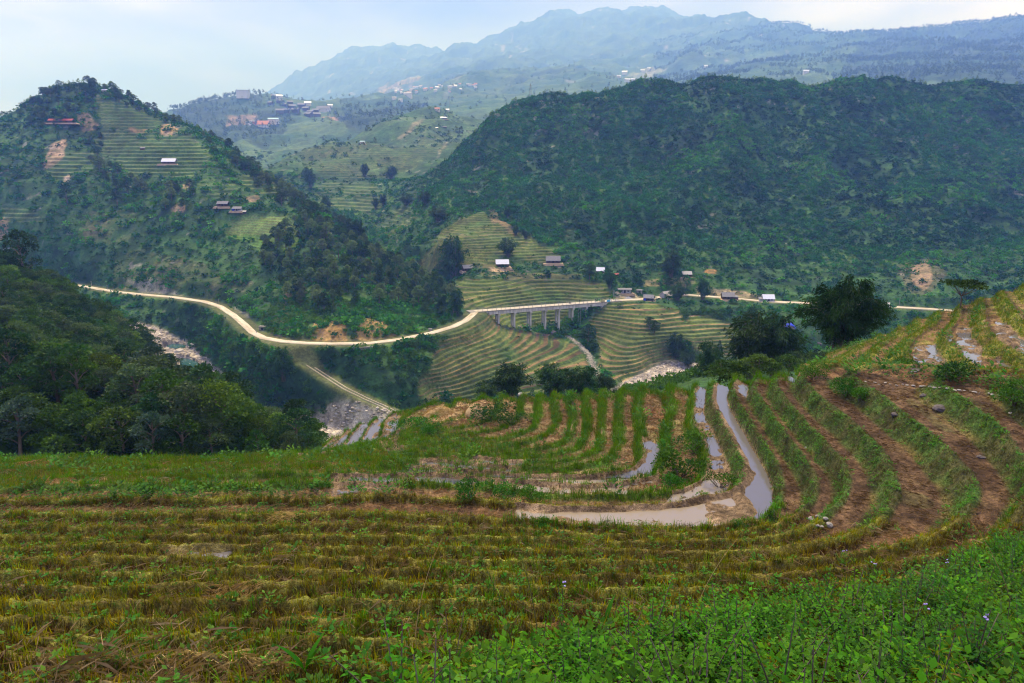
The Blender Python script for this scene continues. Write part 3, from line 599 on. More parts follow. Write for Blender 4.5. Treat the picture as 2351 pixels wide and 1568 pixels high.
Wd += spread(w3, 4.0 * land * in_poly(Bu + 20 * n1, Bv, [(0, 1128), (330, 1126), (520, 1124), (900, 1120), (1000, 1125), (900, 1140), (300, 1150), (0, 1150)]), 20, 40, .7, 1.6)
Wd += spread(w3, 3.0 * land * in_poly(Bu + 20 * n1, Bv + 10 * n1, [(1860, 845), (2100, 855), (2351, 870), (2351, 905), (2200, 885), (2000, 868)]), 20, 60, .7, 2.0)
V, Fc, C = join(Wd); log('weed tris', len(Fc))
tag(link('weeds', mesh_np('weeds', V, Fc, C), M_leaf), 'small green leafy weeds dotted over the terraces', 'weeds', kind='stuff')
def near_at(u, v):
    """the point of the field seen at (u, v)"""
    d = (Bu - u) ** 2 + (Bv - v) ** 2 + np.where(nvis & (BEYOND < 1), 0, 1e7)
    i = np.unravel_index(np.argmin(d), d.shape)
    return Vector((Bx[i], BY[i], Bz[i]))
# ------------------------------------------------------------------ relief, terraces, river bed and colours of the valley
def vzone(polys, y0, y1, jit=9, sc=14, soft=True, s=200):
    y0, y1 = float(wd(y0)), float(wd(y1)); mk = np.zeros(Ax.shape, np.float32); r0, r1 = np.searchsorted(aY, [math.log(y0), math.log(y1)])
    for p in polys:
        q = np.array(p, float); lo = q.min(0) - jit * 1.2; hi = q.max(0) + jit * 1.2
        cc = np.nonzero(((Au[r0:r1] >= lo[0]) & (Au[r0:r1] <= hi[0])).any(0))[0]
        if not len(cc): continue
        sl = (slice(r0, r1), slice(cc[0], cc[-1] + 1)); u_, v_, x_, y_ = Au[sl], Av[sl], Ax[sl], AY[sl]
        i = np.nonzero((u_ >= lo[0]) & (u_ <= hi[0]) & (v_ >= lo[1]) & (v_ <= hi[1]))
        x_, y_ = x_[i] / sc, y_[i] / sc
        ins = in_poly(u_[i] + jit * fbm(x_, y_, 3, s), v_[i] + jit * .6 * fbm(x_, y_, 3, s + 5), p)
        sub = mk[sl]; sub[i] = np.maximum(sub[i], ins)
    return mk
def vdist(pl, reach=60):
    lo = pl[:, :2].min(0) - reach; hi = pl[:, :2].max(0) + reach
    i = np.nonzero((Ax > lo[0]) & (Ax < hi[0]) & (AY > lo[1]) & (AY < hi[1])); d, z = pl_dist(Ax[i], AY[i], pl)
    D = np.full(Ax.shape, 1e3); Z = np.zeros(Ax.shape); D[i] = d; Z[i] = z
    return D, Z
dRoad, zRoad = vdist(ROAD3); dRR, zRR = vdist(ROADR3); dPath, zPath = vdist(PATH3); dRiv, zRiv = vdist(RIVER3); dBr, zBr = vdist(BROOK3)
TERR_V = [[(960, 880), (985, 850), (1000, 800), (1060, 760), (1095, 735), (1135, 738), (1200, 756), (1270, 768), (1330, 790), (1352, 830), (1355, 870), (1300, 905), (1100, 920), (960, 910)],
          [(1375, 700), (1430, 695), (1500, 700), (1560, 712), (1580, 750), (1560, 800), (1520, 830), (1480, 860), (1410, 875), (1372, 840), (1378, 800), (1350, 740)],
          [(1580, 720), (1640, 730), (1700, 750), (1800, 770), (1850, 800), (1700, 815), (1620, 800), (1560, 760)],
          [(1045, 650), (1060, 640), (1200, 634), (1330, 642), (1410, 655), (1400, 690), (1320, 705), (1290, 745), (1200, 752), (1120, 740), (1060, 700)],
          [(950, 610), (1000, 560), (1010, 530), (1060, 505), (1110, 490), (1160, 520), (1220, 555), (1290, 585), (1270, 600), (1200, 596), (1130, 615), (1060, 612), (1010, 620)]]
TERR_H = [[(230, 300), (300, 292), (420, 305), (470, 340), (480, 375), (455, 400), (400, 405), (300, 395), (240, 350), (215, 320)], [(210, 220), (270, 232), (360, 265), (400, 290), (330, 300), (230, 290)], [(450, 405), (500, 398), (545, 425), (535, 455), (470, 460)], [(545, 395), (610, 400), (690, 440), (640, 455), (570, 440)],
          [(90, 350), (220, 340), (260, 400), (120, 410)], [(730, 415), (800, 400), (870, 430), (900, 470), (840, 490), (730, 470)], [(870, 490), (940, 470), (960, 500), (900, 540), (860, 520)], [(690, 330), (800, 325), (900, 310), (1020, 290), (1060, 310), (960, 380), (800, 400), (700, 380)], [(0, 470), (80, 480), (100, 500), (0, 510)]]
CORN = [[(530, 510), (560, 498), (660, 498), (692, 540), (680, 575), (610, 590), (560, 555), (515, 540)]]
tv = vzone(TERR_V, 285, 640, 6, 10); th = vzone(TERR_H, 430, 1400, 8, 30); corn = vzone(CORN, 430, 620, 5, 10)
def blur(A, n=2):
    for _ in range(n):
        A = (A + np.roll(A, 1, 0) + np.roll(A, -1, 0) + np.roll(A, 1, 1) + np.roll(A, -1, 1)) / 5
    return A
calm = np.exp(-(np.minimum(np.minimum(dRoad, dRR), np.minimum(dPath, dRiv)) / 14) ** 2)
tvb = blur(tv, 3); thb = blur(th, 8) * np.clip(.85 + 1.3 * fbm(Ax / 28, AY / 28, 3, 207), 0, 1); cb = blur(corn, 6)
rhill = (AX > np.interp(AY, [420, 500, 700, 900], [.02, .0, -.14, -.10])) * sstep(500, 600, AY) * sstep(1000, 900, AY)
rel = fbm(Ax / 55, AY / 55, 4, 210) * (5.0 + 6 * rhill) - np.abs(fbm(Ax / 40, AY / 110, 3, 218)) * 14 * rhill + fbm(Ax / 16, AY / 16, 3, 215) * 1.6
rel *= sstep(95, 150, AY) * (1 - calm) * (1 - .75 * np.clip(tvb + thb + cb, 0, 1))
mnt = sstep(2200, 5000, AY)
rid = 1 - 2 * np.abs(fbm(Ax / 900, AY / 900, 6, 220, .55)); rel2 = (rid - .55) * 130 * mnt + fbm(Ax / 300, AY / 300, 4, 226) * 50 * mnt + sstep(850, 1150, AY) * (1 - mnt) * (fbm(Ax / 160, AY / 160, 4, 228) * 26 - np.abs(fbm(Ax / 110, AY / 190, 3, 232)) * 30)
gul = (1 - 2 * np.abs(vnoise(AX * 26 + .6 * vnoise(Ax / 60, AY / 60, 240), AY / 260, 241))) * sstep(500, 620, AY) * sstep(900, 700, AY) * sstep(1000, 1150, Au) * 9
rel2 = rel2 * (1 - .65 * sstep(11600, 12600, AY))
rel2 = rel2 + sstep(6500, 9500, AY) * (fbm(Ax / 330, AY / 900, 5, 236, .6) * 95 - np.abs(vnoise(Ax / 210, AY / 1500, 238)) * 70)
Az = Az + rel + rel2 + gul
# river bed, stream, road benches
rw = 5 + 4 * vnoise(Ax / 25, AY / 25, 250) + 8 * np.exp(-((Av - 825) / 45) ** 2) * (Au < 520) + 12 * np.exp(-((Au - 1530) / 70) ** 2) + 8 * np.exp(-((Au - 740) / 60) ** 2) * (Av > 945)
bed = sstep(rw + 13, rw - 2, dRiv) * (AY > 250)
Az = Az + (zRiv + .5 * fbm(Ax / 5, AY / 5, 3, 252) - Az) * bed
for pl_, z_ in (([(406, 816), (436, 808), (460, 812), (470, 850), (450, 874), (420, 876), (404, 852)], -113.9), ([(372, 786), (395, 779), (436, 782), (430, 800), (402, 806), (378, 802)], -110.2)):
    pm = vzone([pl_], 250, 520, 3, 5); Az = np.where(pm > 0, np.minimum(Az, z_ - .5), Az)
bank = np.exp(-((dRiv - rw - 5) / 5) ** 2) * (AY > 250); Az = Az + 2.2 * bank * (.4 + vnoise(Ax / 12, AY / 12, 255))
bb = sstep(4.0, .8, dBr); Az = Az + (zBr + .3 * fbm(Ax / 2, AY / 2, 2, 256) - Az) * bb
for d_, z_, w_ in ((dPath, zPath, 2.4), (dRoad, zRoad, 4.2), (dRR, zRR, 4.0)):
    m_ = sstep(w_ + 9.0, w_, d_); Az = Az + (z_ - .25 - Az) * m_
# terraces as real steps
def steps(z, h, x, y, sd):
    L = z / h + .55 * fbm(x / 24, y / 24, 3, sd); kk = np.floor(L); t_ = L - kk
    pl_ = _hash(kk.astype(np.int64), np.floor((x + 14 * vnoise(x / 30, y / 30, sd + 3)) / 26).astype(np.int64), sd)
    return (kk + sstep(.62, 1.0, t_)) * h, t_, pl_
zs1, t1, pl1 = steps(Az, 1.55, Ax, AY, 260); zs2, t2, pl2 = steps(Az, 3.2, Ax, AY, 262); zs3, t3, pl3 = steps(Az, 1.6, Ax, AY, 264)
calm2 = 1 - np.clip(sstep(7, 5, np.minimum(dRoad, dRR)) + sstep(5, 4, dPath) + bb, 0, 1)
tvb *= calm2; thb *= calm2; cb *= calm2
Az = Az + (zs1 - Az) * tvb + (zs2 - Az) * thb * .9 + (zs3 - Az) * cb * .8
log('valley relief')
# colours
m1 = fbm(Ax / 30, AY / 30, 4, 270); m2 = fbm(Ax / 6, AY / 6, 3, 274); m3 = fbm(Ax / 120, AY / 120, 3, 277); m4 = fbm(Ax / 2, AY / 2, 2, 279)
base = lerp3((.018, .052, .015), (.048, .112, .024), np.clip(.5 + m1 + .7 * m2, 0, 1))
base = base + (np.array((.065, .125, .028)) - base) * np.clip(sstep(.1, .45, m1 + .4 * m3) * .6, 0, 1)[..., None]
brownish = vzone([[(270, 560), (420, 590), (560, 640), (650, 690), (640, 770), (560, 730), (470, 690), (250, 665)], [(180, 480), (300, 480), (320, 560), (200, 560)]], 380, 640, 20, 25)
base = base + (np.array((.125, .095, .055)) - base) * (brownish * np.clip(.15 + m1 * .8 + m2 * .5, 0, .7))[..., None]
farc = lerp3((.035, .085, .028), (.085, .138, .042), np.clip(.45 + m3 * 1.1 + m1 * .5, 0, 1))
base = base + (farc - base) * sstep(900, 1500, AY)[..., None]
darkf = vzone([[(380, 240), (600, 210), (700, 260), (620, 330), (400, 300)], [(760, 250), (980, 235), (1000, 290), (800, 300)], [(2000, 90), (2351, 60), (2500, 200), (1900, 190)]], 1300, 4200, 25, 180)
base = base + (np.array((.03, .055, .028)) - base) * (darkf * np.clip(.6 + m3, 0, 1))[..., None]
tread_c = lerp3((.10, .066, .030), (.235, .155, .068), np.clip(.5 + m1 * .8 + m2, 0, 1)); riser_c = lerp3((.038, .072, .014), (.090, .125, .026), np.clip(.5 + m1 + m4 * .6, 0, 1))
up_ = vzone([[(940, 480), (1300, 480), (1420, 640), (1420, 710), (1290, 760), (1040, 760), (1030, 640), (940, 620)]], 400, 640, 4, 10)
tread_c = tread_c + (lerp3((.055, .07, .022), (.125, .115, .042), np.clip(.5 + m2, 0, 1)) - tread_c) * (up_ * .75)[..., None]
gp1 = sstep(.62, .70, pl1) * .75
tread_c = tread_c + (riser_c * 1.1 - tread_c) * gp1[..., None]; tread_c = tread_c * (1 - .45 * (pl1 < .14) + .25 * ((pl1 > .3) & (pl1 < .42)))[..., None]
edge_y = sstep(.50, .60, t1) * sstep(.74, .62, t1)
tc_ = tread_c + (riser_c - tread_c) * sstep(.40, .52, t1)[..., None]; tc_ = tc_ + (np.array((.20, .20, .06)) - tc_) * (edge_y * .5)[..., None]
base = base + (tc_ - base) * (tvb * np.clip(1.1 - .9 * sstep(.15, .5, m1), 0, 1))[..., None]
td = lerp3((.080, .105, .035), (.135, .140, .055), np.clip(.5 + m1, 0, 1)); td = td * (.75 + .5 * pl2[..., None]); td = td + (np.array((.042, .085, .022)) - td) * sstep(.5, .7, t2)[..., None]
base = base + (td - base) * (thb * .8)[..., None]
cn = lerp3((.065, .16, .02), (.12, .21, .035), np.clip(.5 + m2, 0, 1)); cn = cn + (np.array((.20, .16, .09)) - cn) * (sstep(.3, .55, t3) * (Av < 540) * .4)[..., None]
base = base + (cn - base) * cb[..., None]
EARTHS = [  # bare earth, slips and rock: polygon, colour, distances, amount
 ([(95, 375), (115, 335), (150, 318), (150, 345), (130, 375), (100, 390)], (.36, .24, .15), 500, 760, .9), ([(170, 255), (200, 250), (225, 285), (190, 300)], (.28, .18, .10), 500, 800, .8), ([(365, 292), (385, 284), (410, 300), (395, 312), (368, 308)], (.42, .26, .13), 500, 800, .9), ([(300, 290), (335, 295), (335, 302), (300, 300)], (.34, .2, .11), 500, 800, .8),
 ([(150, 400), (160, 400), (155, 425), (145, 420)], (.4, .3, .2), 450, 760, .9), ([(0, 500), (22, 505), (18, 545), (0, 560)], (.3, .18, .1), 400, 700, .8), ([(395, 480), (430, 460), (425, 490), (400, 500)], (.30, .2, .12), 400, 660, .8), ([(415, 425), (440, 415), (430, 440)], (.38, .27, .15), 400, 660, .8), ([(560, 460), (590, 455), (600, 470), (575, 475)], (.30, .2, .12), 450, 700, .9),
 ([(722, 742), (790, 738), (800, 775), (760, 782), (715, 782)], (.38, .22, .075), 300, 420, .95), ([(815, 728), (850, 722), (900, 738), (912, 764), (850, 778), (818, 770)], (.42, .25, .09), 300, 420, .95), ([(636, 690), (672, 660), (668, 690), (655, 765), (618, 765)], (.125, .088, .055), 320, 470, .95), ([(600, 755), (720, 770), (930, 764), (930, 778), (720, 788), (620, 782)], (.26, .19, .08), 300, 400, .4),
 ([(1035, 680), (1050, 690), (1048, 720), (1038, 715)], (.34, .22, .1), 380, 460, .7), ([(965, 672), (978, 680), (985, 705), (975, 705)], (.35, .22, .12), 360, 460, .85),
 ([(1010, 340), (1033, 302), (1028, 325), (1003, 362)], (.30, .26, .18), 600, 1200, .7), ([(2090, 610), (2130, 595), (2145, 650), (2120, 670), (2095, 650)], (.40, .26, .15), 420, 600, .8), ([(2060, 600), (2160, 590), (2175, 640), (2130, 680), (2080, 670)], (.13, .09, .06), 420, 600, .5),
 ([(1120, 480), (1150, 505), (1190, 540), (1180, 545), (1130, 515)], (.30, .19, .1), 450, 660, .6), ([(1620, 625), (1645, 625), (1640, 634), (1615, 634)], (.42, .20, .07), 430, 560, .9), ([(1600, 660), (1700, 668), (1790, 685), (1700, 684), (1600, 676)], (.32, .23, .13), 420, 500, .75), ([(1480, 648), (1590, 645), (1600, 655), (1480, 662)], (.30, .23, .11), 420, 540, .7), ([(1410, 672), (1480, 676), (1480, 690), (1405, 694)], (.38, .30, .19), 420, 480, .8),
 ([(1100, 622), (1200, 618), (1340, 632), (1300, 640), (1110, 634)], (.20, .16, .075), 440, 520, .5), ([(1120, 612), (1180, 610), (1180, 618), (1120, 618)], (.40, .28, .16), 440, 540, .9),
 ([(290, 640), (345, 635), (420, 665), (330, 668)], (.30, .27, .25), 400, 560, .5), ([(535, 695), (570, 705), (575, 725), (540, 712)], (.32, .29, .27), 380, 450, .6), ([(500, 735), (530, 745), (505, 760)], (.27, .24, .22), 350, 480, .6),
 ([(640, 775), (650, 790), (640, 805), (615, 785)], (.38, .28, .16), 300, 360, .8), ([(920, 925), (1010, 912), (1060, 905), (1000, 935), (930, 940)], (.24, .15, .075), 250, 400, .8),
 ([(790, 262), (840, 258), (850, 270), (800, 276)], (.3, .2, .12), 1000, 1500, .5), ([(915, 287), (990, 266), (993, 270), (925, 291)], (.30, .2, .12), 1000, 1500, .5), ([(520, 262), (590, 258), (600, 282), (520, 284)], (.42, .25, .16), 1400, 2000, .6), ([(730, 262), (760, 258), (775, 268), (740, 270)], (.45, .25, .15), 1400, 2000, .8),
 ([(1190, 115), (1215, 112), (1212, 130), (1195, 128)], (.5, .47, .42), 2400, 3600, .8), ([(1410, 170), (1460, 155), (1530, 140), (1520, 150), (1450, 170), (1400, 182)], (.30, .27, .13), 1600, 3300, .7), ([(860, 215), (960, 180), (990, 176), (960, 190), (880, 222)], (.40, .28, .18), 1800, 3200, .6),
]
for poly, c, a_, b_, am in EARTHS:
    mk = blur(vzone([poly], a_, b_, 7 if b_ < 1000 else 14, 9 if b_ < 1000 else 80, s=300), 1) * am * (.75 + .5 * m2)
    base = base + (np.array(c) * (1 + .6 * m2[..., None]) - base) * np.clip(mk, 0, 1)[..., None]
# pale outcrops scattered on the steep sides and on the mountain
oc = sstep(.42, .55, fbm(Ax / 9, AY / 9, 3, 320) + .35 * m3) * sstep(400, 450, AY) * (1 - np.clip(tvb + thb + cb, 0, 1)) * sstep(2000, 1000, AY)
base = base + (np.array((.24, .21, .19)) - base) * (oc * .45)[..., None]
mtn_d = sstep(.05, .4, fbm(Ax / 220, AY / 220, 4, 330)) * mnt
base = base * (1 - .55 * mtn_d[..., None]) + np.array((.02, .05, .02)) * (.55 * mtn_d)[..., None]
om = sstep(.50, .62, fbm(Ax / 100, AY / 160, 3, 324) + .2 * m3) * mnt
base = base + (np.array((.40, .36, .31)) - base) * (om * .5)[..., None]
grav = lerp3((.20, .17, .13), (.50, .43, .33), np.clip(.5 + m2 * .8 + m4, 0, 1))
base = base + (grav - base) * np.clip(sstep(rw + 3.5, rw - 1, dRiv) * (AY > 250), 0, 1)[..., None]
base = base + (np.array((.25, .22, .18)) * (1 + m4[..., None]) - base) * (sstep(2.0, .6, dBr) * .8)[..., None]
for d_, w_ in ((dRoad, 4.4), (dRR, 4.2), (dPath, 3.0)):
    base = base + (np.array((.095, .10, .035)) - base) * (sstep(w_ + 2.5, w_, d_) * .8)[..., None]
Acol = np.clip(base, .004, .8)
Au, Av = proj(Ax, AY, Az)
split1 = int(np.searchsorted(aY, math.log(2000.0)))
for nm, sl, mt, lb in (('valley_ground', slice(0, split1 + 1), M_vall, 'valley floor with terraces and steep green hillsides'), ('mountains', slice(split1, None), M_far, 'hazy far mountains with grassy slopes')):
    tag(link(nm, grid_mesh(nm, Ax[sl], AY[sl], Az[sl], Acol[sl]), mt), lb, 'hills' if nm[0] == 'v' else 'mountains', kind='structure')
log('valley mesh')
# horizon of what lies nearer, for placing things on what is seen
nh = np.interp(aX, gX, np.max(np.where(BEYOND < 20, Bz / BY, -9), axis=0))
AZr = Az / AY
AVIS = np.maximum(np.maximum.accumulate(AZr, axis=0), nh[None, :])
avis = AZr > AVIS - .012
cellAA = np.abs(np.gradient(Ax, axis=1) * np.gradient(AY, axis=0)) * np.sqrt(1 + np.minimum((np.gradient(Az, axis=0) / np.gradient(AY, axis=0)) ** 2 + (np.gradient(Az, axis=1) / np.gradient(Ax, axis=1)) ** 2, 25))
def at(u, v, y0=0):
    """the point of the valley seen at (u, v)"""
    X, Z = ray(u, v); c = int(np.clip(np.searchsorted(aX, float(X)), 1, MX - 1))
    col = AZr[:, c]; ok = np.nonzero((col >= float(Z)) & (AY[:, c] > max(y0, 70)))[0]
    i = ok[0] if len(ok) else len(col) - 1
    y = AY[i, c]; 
    if i > 0 and col[i] != col[i - 1]:
        f = np.clip((float(Z) - col[i - 1]) / (col[i] - col[i - 1]), 0, 1); y = AY[i - 1, c] + f * (AY[i, c] - AY[i - 1, c])
    zz = np.interp(y, AY[:, c], Az[:, c])
    return Vector((float(X) * y, y, zz))
def zat(x, y):
    c = int(np.clip(np.searchsorted(aX, x / y), 1, MX - 1)); return float(np.interp(y, AY[:, c], Az[:, c]))
def sample_valley(den, maxn=300000):
    w = den * cellAA * avis; c = np.cumsum(w.ravel()); n = int(min(c[-1], maxn))
    i = np.clip(np.searchsorted(c, np.sort(rng.random(n)) * c[-1]), 0, w.size - 1)
    r_, c_ = np.divmod(i, MX); r_ = np.clip(r_, 1, len(aY) - 2); c_ = np.clip(c_, 1, MX - 2); fy, fx = rng.random(n) - .5, rng.random(n) - .5
    def itp(A): return A[r_, c_] + fx * (A[r_, c_ + 1] - A[r_, c_ - 1]) * .5 + fy * (A[r_ + 1, c_] - A[r_ - 1, c_]) * .5
    return np.c_[itp(Ax), itp(AY), itp(Az)], (r_, c_)
# roads and path: ribbons with ruts
def ribbon(name, pl, w, mat, label, ragged=.5, dz=.12, tint=1.0):
    q = dens(pl, 2.5); d = np.gradient(q[:, :2], axis=0); d /= np.linalg.norm(d, axis=1)[:, None] + 1e-9; nrm = np.c_[-d[:, 1], d[:, 0]]
    off = np.linspace(-1, 1, 9); V, C = [], []
    s_ = np.arange(len(q)) * 2.5
    for o_ in off:
        ww = w * .5 * (1 + ragged * .35 * vnoise(s_ / 9, o_ * 3 + s_ * 0, 400))
        z = q[:, 2] + dz - .10 * (abs(o_) > .9) - .04 * (abs(abs(o_) - .45) < .1) + .03 * vnoise(s_ / 3, s_ * 0 + o_ * 5, 401)
        if abs(o_) > .99: z = z - .7
        V.append(np.c_[q[:, :2] + nrm * o_ * ww[:, None], z])
        c = lerp3((.36, .295, .19), (.62, .55, .41), np.clip(.55 + 1.0 * vnoise(s_ / 11, s_ * 0 + o_ * 2, 402) + .6 * vnoise(s_ / 3, s_ * 0 + o_ * 7, 403), 0, 1))
        C.append(c * tint * (.72 if abs(o_) > .8 else 1.0))
    V = np.stack(V, 1); C = np.stack(C, 1)
    return tag(link(name, mesh_np(name, V.reshape(-1, 3), grid_faces(*V.shape[:2]), C.reshape(-1, 3), True), mat), label, 'road', kind='structure')
M_road = earth_mat('road_dirt', (.25, 2.0), .16, .3, .05)
ribbon('dirt_road', ROAD3, 4.6, M_road, 'pale dirt road winding along the hillside to the bridge')
ribbon('road', ROADR3, 4.6, M_road, 'pale road running past the houses beyond the bridge')
gp = PATH3.copy()
for sgn in (-1, 1):
    q = dens(PATH3, 3); d = np.gradient(q[:, :2], axis=0); d /= np.linalg.norm(d, axis=1)[:, None]
    q[:, :2] += np.c_[-d[:, 1], d[:, 0]] * sgn * .95
    ribbon('path', q, .62, M_road, 'pale wheel track of the path going down to the river', .9, .1, .72)
# pools in the river
def pool(name, pl, lab, mat, z):
    a = np.array(pl, float); X, Z = ray(a[:, 0], a[:, 1]); y = z / Z
    V = np.c_[X * y, y, np.full(len(a), z)]; me = bpy.data.meshes.new(name); me.from_pydata(V.tolist(), [], [list(range(len(V)))[::-1]]); me.update()
    return tag(link(name, me, mat), lab, 'river', kind='structure')
POOLS = ([(414, 822), (436, 815), (453, 818), (455, 838), (462, 850), (445, 866), (425, 868), (412, 850)], [(380, 788), (395, 783), (428, 786), (425, 797), (402, 800), (385, 797)])
pool('river_pool', POOLS[0], 'green pool of the river below the left road', M_pool, -113.9); pool('river_pool', POOLS[1], 'dark upper pool of the river among rocks', M_pool, -110.2)
# ------------------------------------------------------------------ trees, bamboo, bushes: templates with a trunk and a crown
def tube(pts, rad, n=6):
    pts = np.array(pts, float); m = len(pts); V = []
    d = np.gradient(pts, axis=0); d /= np.linalg.norm(d, axis=1)[:, None] + 1e-9
    for i in range(m):
        a = np.cross(d[i], (0.3, .9, .2)); a /= np.linalg.norm(a); b = np.cross(d[i], a)
        for k_ in range(n):
            t_ = 6.2832 * k_ / n; V.append(pts[i] + rad[i] * (math.cos(t_) * a + math.sin(t_) * b))
    F = [(i * n + k_, i * n + (k_ + 1) % n, (i + 1) * n + (k_ + 1) % n, (i + 1) * n + k_) for i in range(m - 1) for k_ in range(n)]
    V.append(pts[-1]); F += [((m - 1) * n + k_, (m - 1) * n + (k_ + 1) % n, len(V) - 1, len(V) - 1) for k_ in range(0)]
    return np.array(V), np.array(F)
def join2(parts):
    Vs, Fs, o = [], [], 0
    for V, F in parts: Vs.append(V); Fs.append(F + o); o += len(V)
    return np.concatenate(Vs), np.concatenate(Fs)
def leaves(P, D, size, asp, g, fold=0.0, droop=0.0):
    """diamond leaf quads at points P pointing along D"""
    n = len(P); D = D / (np.linalg.norm(D, axis=1)[:, None] + 1e-9); R = g.normal(size=(n, 3)); S_ = np.cross(D, R); S_ /= np.linalg.norm(S_, axis=1)[:, None] + 1e-9
    L = size * (.65 + .7 * g.random((n, 1))); W = L * asp
    tip = P + D * L; tip[:, 2] -= droop * L[:, 0]
    V = np.stack([P, P + D * L * .45 + S_ * W * .5, tip, P + D * L * .45 - S_ * W * .5], 1).reshape(-1, 3)
    return V, np.arange(4 * n).reshape(n, 4)
def crown(blobs, n, size, asp, c0, c1, seed, flat_=.8, droop=.2):
    g = np.random.default_rng(seed); P, D, C = [], [], []
    tot = sum(b[3] ** 2 for b in blobs)
    for bx, by, bz, br in blobs:
        m = max(6, int(n * br * br / tot)); d = g.normal(size=(m, 3)); d /= np.linalg.norm(d, axis=1)[:, None]; d[:, 2] = np.where(d[:, 2] < -.3, -d[:, 2], d[:, 2])
        r_ = br * (.55 + .5 * g.random((m, 1)) ** .7); p = np.array([bx, by, bz]) + d * r_ * [1, 1, flat_]
        P.append(p); dd = d + .9 * g.normal(size=(m, 3)) * .8; dd[:, 2] -= droop; D.append(dd)
        cb2 = np.array(c0) + (np.array(c1) - np.array(c0)) * g.random(); C.append(cb2 * (.8 + .4 * g.random((m, 1))))
    V, F = leaves(np.concatenate(P), np.concatenate(D), size, asp, g)
    return V, F, np.repeat(np.concatenate(C), 4, 0)
def tree_template(seed, H, R, c0, c1, n=1300, leaf=.5, trunk_h=.35, nb=13, top=.5, lean=.05):
    g = np.random.default_rng(seed); tx, ty = (g.random(2) - .5) * 2 * lean * H
    pts = [(0, 0, -1.0), (0, 0, 0), (tx * .4, ty * .4, H * .3), (tx * .8, ty * .8, H * .6), (tx, ty, H * .88)]
    W = [tube(pts, [.042 * H * .6, .03 * H, .022 * H, .014 * H, .004 * H])]; blobs = []
    for i in range(nb):
        a = i * 2.4 + g.random() * .9; hz_ = trunk_h + (1 - trunk_h) * ((i + .5) / nb) ** .9; prof = math.sin(math.pi * (.18 + .80 * (hz_ - trunk_h) / (1 - trunk_h))) ** .6
        rr = R * prof * (.45 + .5 * g.random()); br = R * (.32 + .22 * g.random()) * (1.1 - .35 * hz_)
        c = (tx * hz_ + rr * math.cos(a), ty * hz_ + rr * math.sin(a), H * (hz_ * (1 - .06)) - .02 * H)
        blobs.append((*c, br)); z0 = max(.15, hz_ - .22) * H
        W.append(tube([(tx * z0 / H, ty * z0 / H, z0), ((c[0] + tx * z0 / H) * .5, (c[1] + ty * z0 / H) * .5, (z0 + c[2]) * .5 + .03 * H), c], [.010 * H, .007 * H, .003 * H], 4))
    blobs.append((tx, ty, H * .92, R * .34))
    Vc, Fc_, Cc = crown(blobs, n, leaf, .62, c0, c1, seed + 1)
    Vt, Ft = join2(W)
    return mesh_np('trunk', Vt, Ft, None, True), mesh_np('crown', Vc, Fc_, Cc), (Vc, Fc_, Cc)
def conifer_template(seed, H, R, c0, c1, n=900, leaf=.5):
    g = np.random.default_rng(seed); P, D, C = [], [], []
    W = [tube([(0, 0, -1), (0, 0, 0), (0, 0, H * .5), (0, 0, H)], [.03 * H, .024 * H, .014 * H, .002 * H])]
    for i in range(n):
        h = .12 + .88 * g.random() ** .8; a = int(g.random() * 9) * .7 + h * 9; rr = R * (1.02 - h) ** .8 * (.25 + .8 * g.random()); P.append((rr * math.cos(a), rr * math.sin(a), h * H - .12 * rr)); D.append((math.cos(a), math.sin(a), -.25 + g.normal() * .3)); C.append(np.array(c0) + (np.array(c1) - np.array(c0)) * g.random())
    V, F = leaves(np.array(P), np.array(D), leaf, .45, g); Vt, Ft = join2(W)
    return mesh_np('trunk', Vt, Ft, None, True), mesh_np('crown', V, F, np.repeat(np.array(C), 4, 0)), (V, F, np.repeat(np.array(C), 4, 0))
def bamboo_template(seed, H, R, c0, c1, ncul=46, nl=130, leaf=.5, asp=.26):
    g = np.random.default_rng(seed); W, P, D, C = [], [], [], []
    for i in range(ncul):
        a = g.random() * 6.283; ro = R * (.25 + .85 * g.random() ** .8); hh = H * (.5 + .55 * g.random()) * (1.08 - .34 * ro / R); b = .22 * R * math.sqrt(g.random())
        s_ = np.linspace(0, 1, 9); rad = b + (ro - b) * s_ ** 1.9; z = hh * (np.sin(s_ * 1.95) / math.sin(1.571)); a2 = a + .3 * (g.random() - .5)
        x = rad * np.cos(a + (a2 - a) * s_); y = rad * np.sin(a + (a2 - a) * s_); pts = np.c_[x, y, z]; pts[0, 2] = -.8
        W.append(tube(pts, np.linspace(.045, .008, 9) * (H / 9) ** .5, 4))
        t_ = .18 + .84 * g.random(nl) ** .75; t_ = np.clip(t_, 0, 1); p = np.c_[np.interp(t_, s_, x), np.interp(t_, s_, y), np.interp(t_, s_, z)]
        sp = H * .05 * (1.2 - .5 * t_)[:, None]; p += g.normal(size=(nl, 3)) * sp * [1, 1, .8]; P.append(p)
        d = np.c_[math.cos(a) + g.normal(size=nl) * .8, math.sin(a) + g.normal(size=nl) * .8, -.55 + .5 * g.normal(size=nl)]; D.append(d)
        k_ = np.array(c0) + (np.array(c1) - np.array(c0)) * g.random(); C.append(k_ * (.75 + .5 * g.random((nl, 1))))
    V, F = leaves(np.concatenate(P), np.concatenate(D), leaf, asp, g, droop=.15); Vt, Ft = join2(W)
    return mesh_np('culms', Vt, Ft, None, True), mesh_np('crown', V, F, np.repeat(np.concatenate(C), 4, 0)), None
DK0, DK1, MD0, MD1 = (.016, .042, .012), (.046, .10, .026), (.03, .07, .016), (.085, .15, .036)
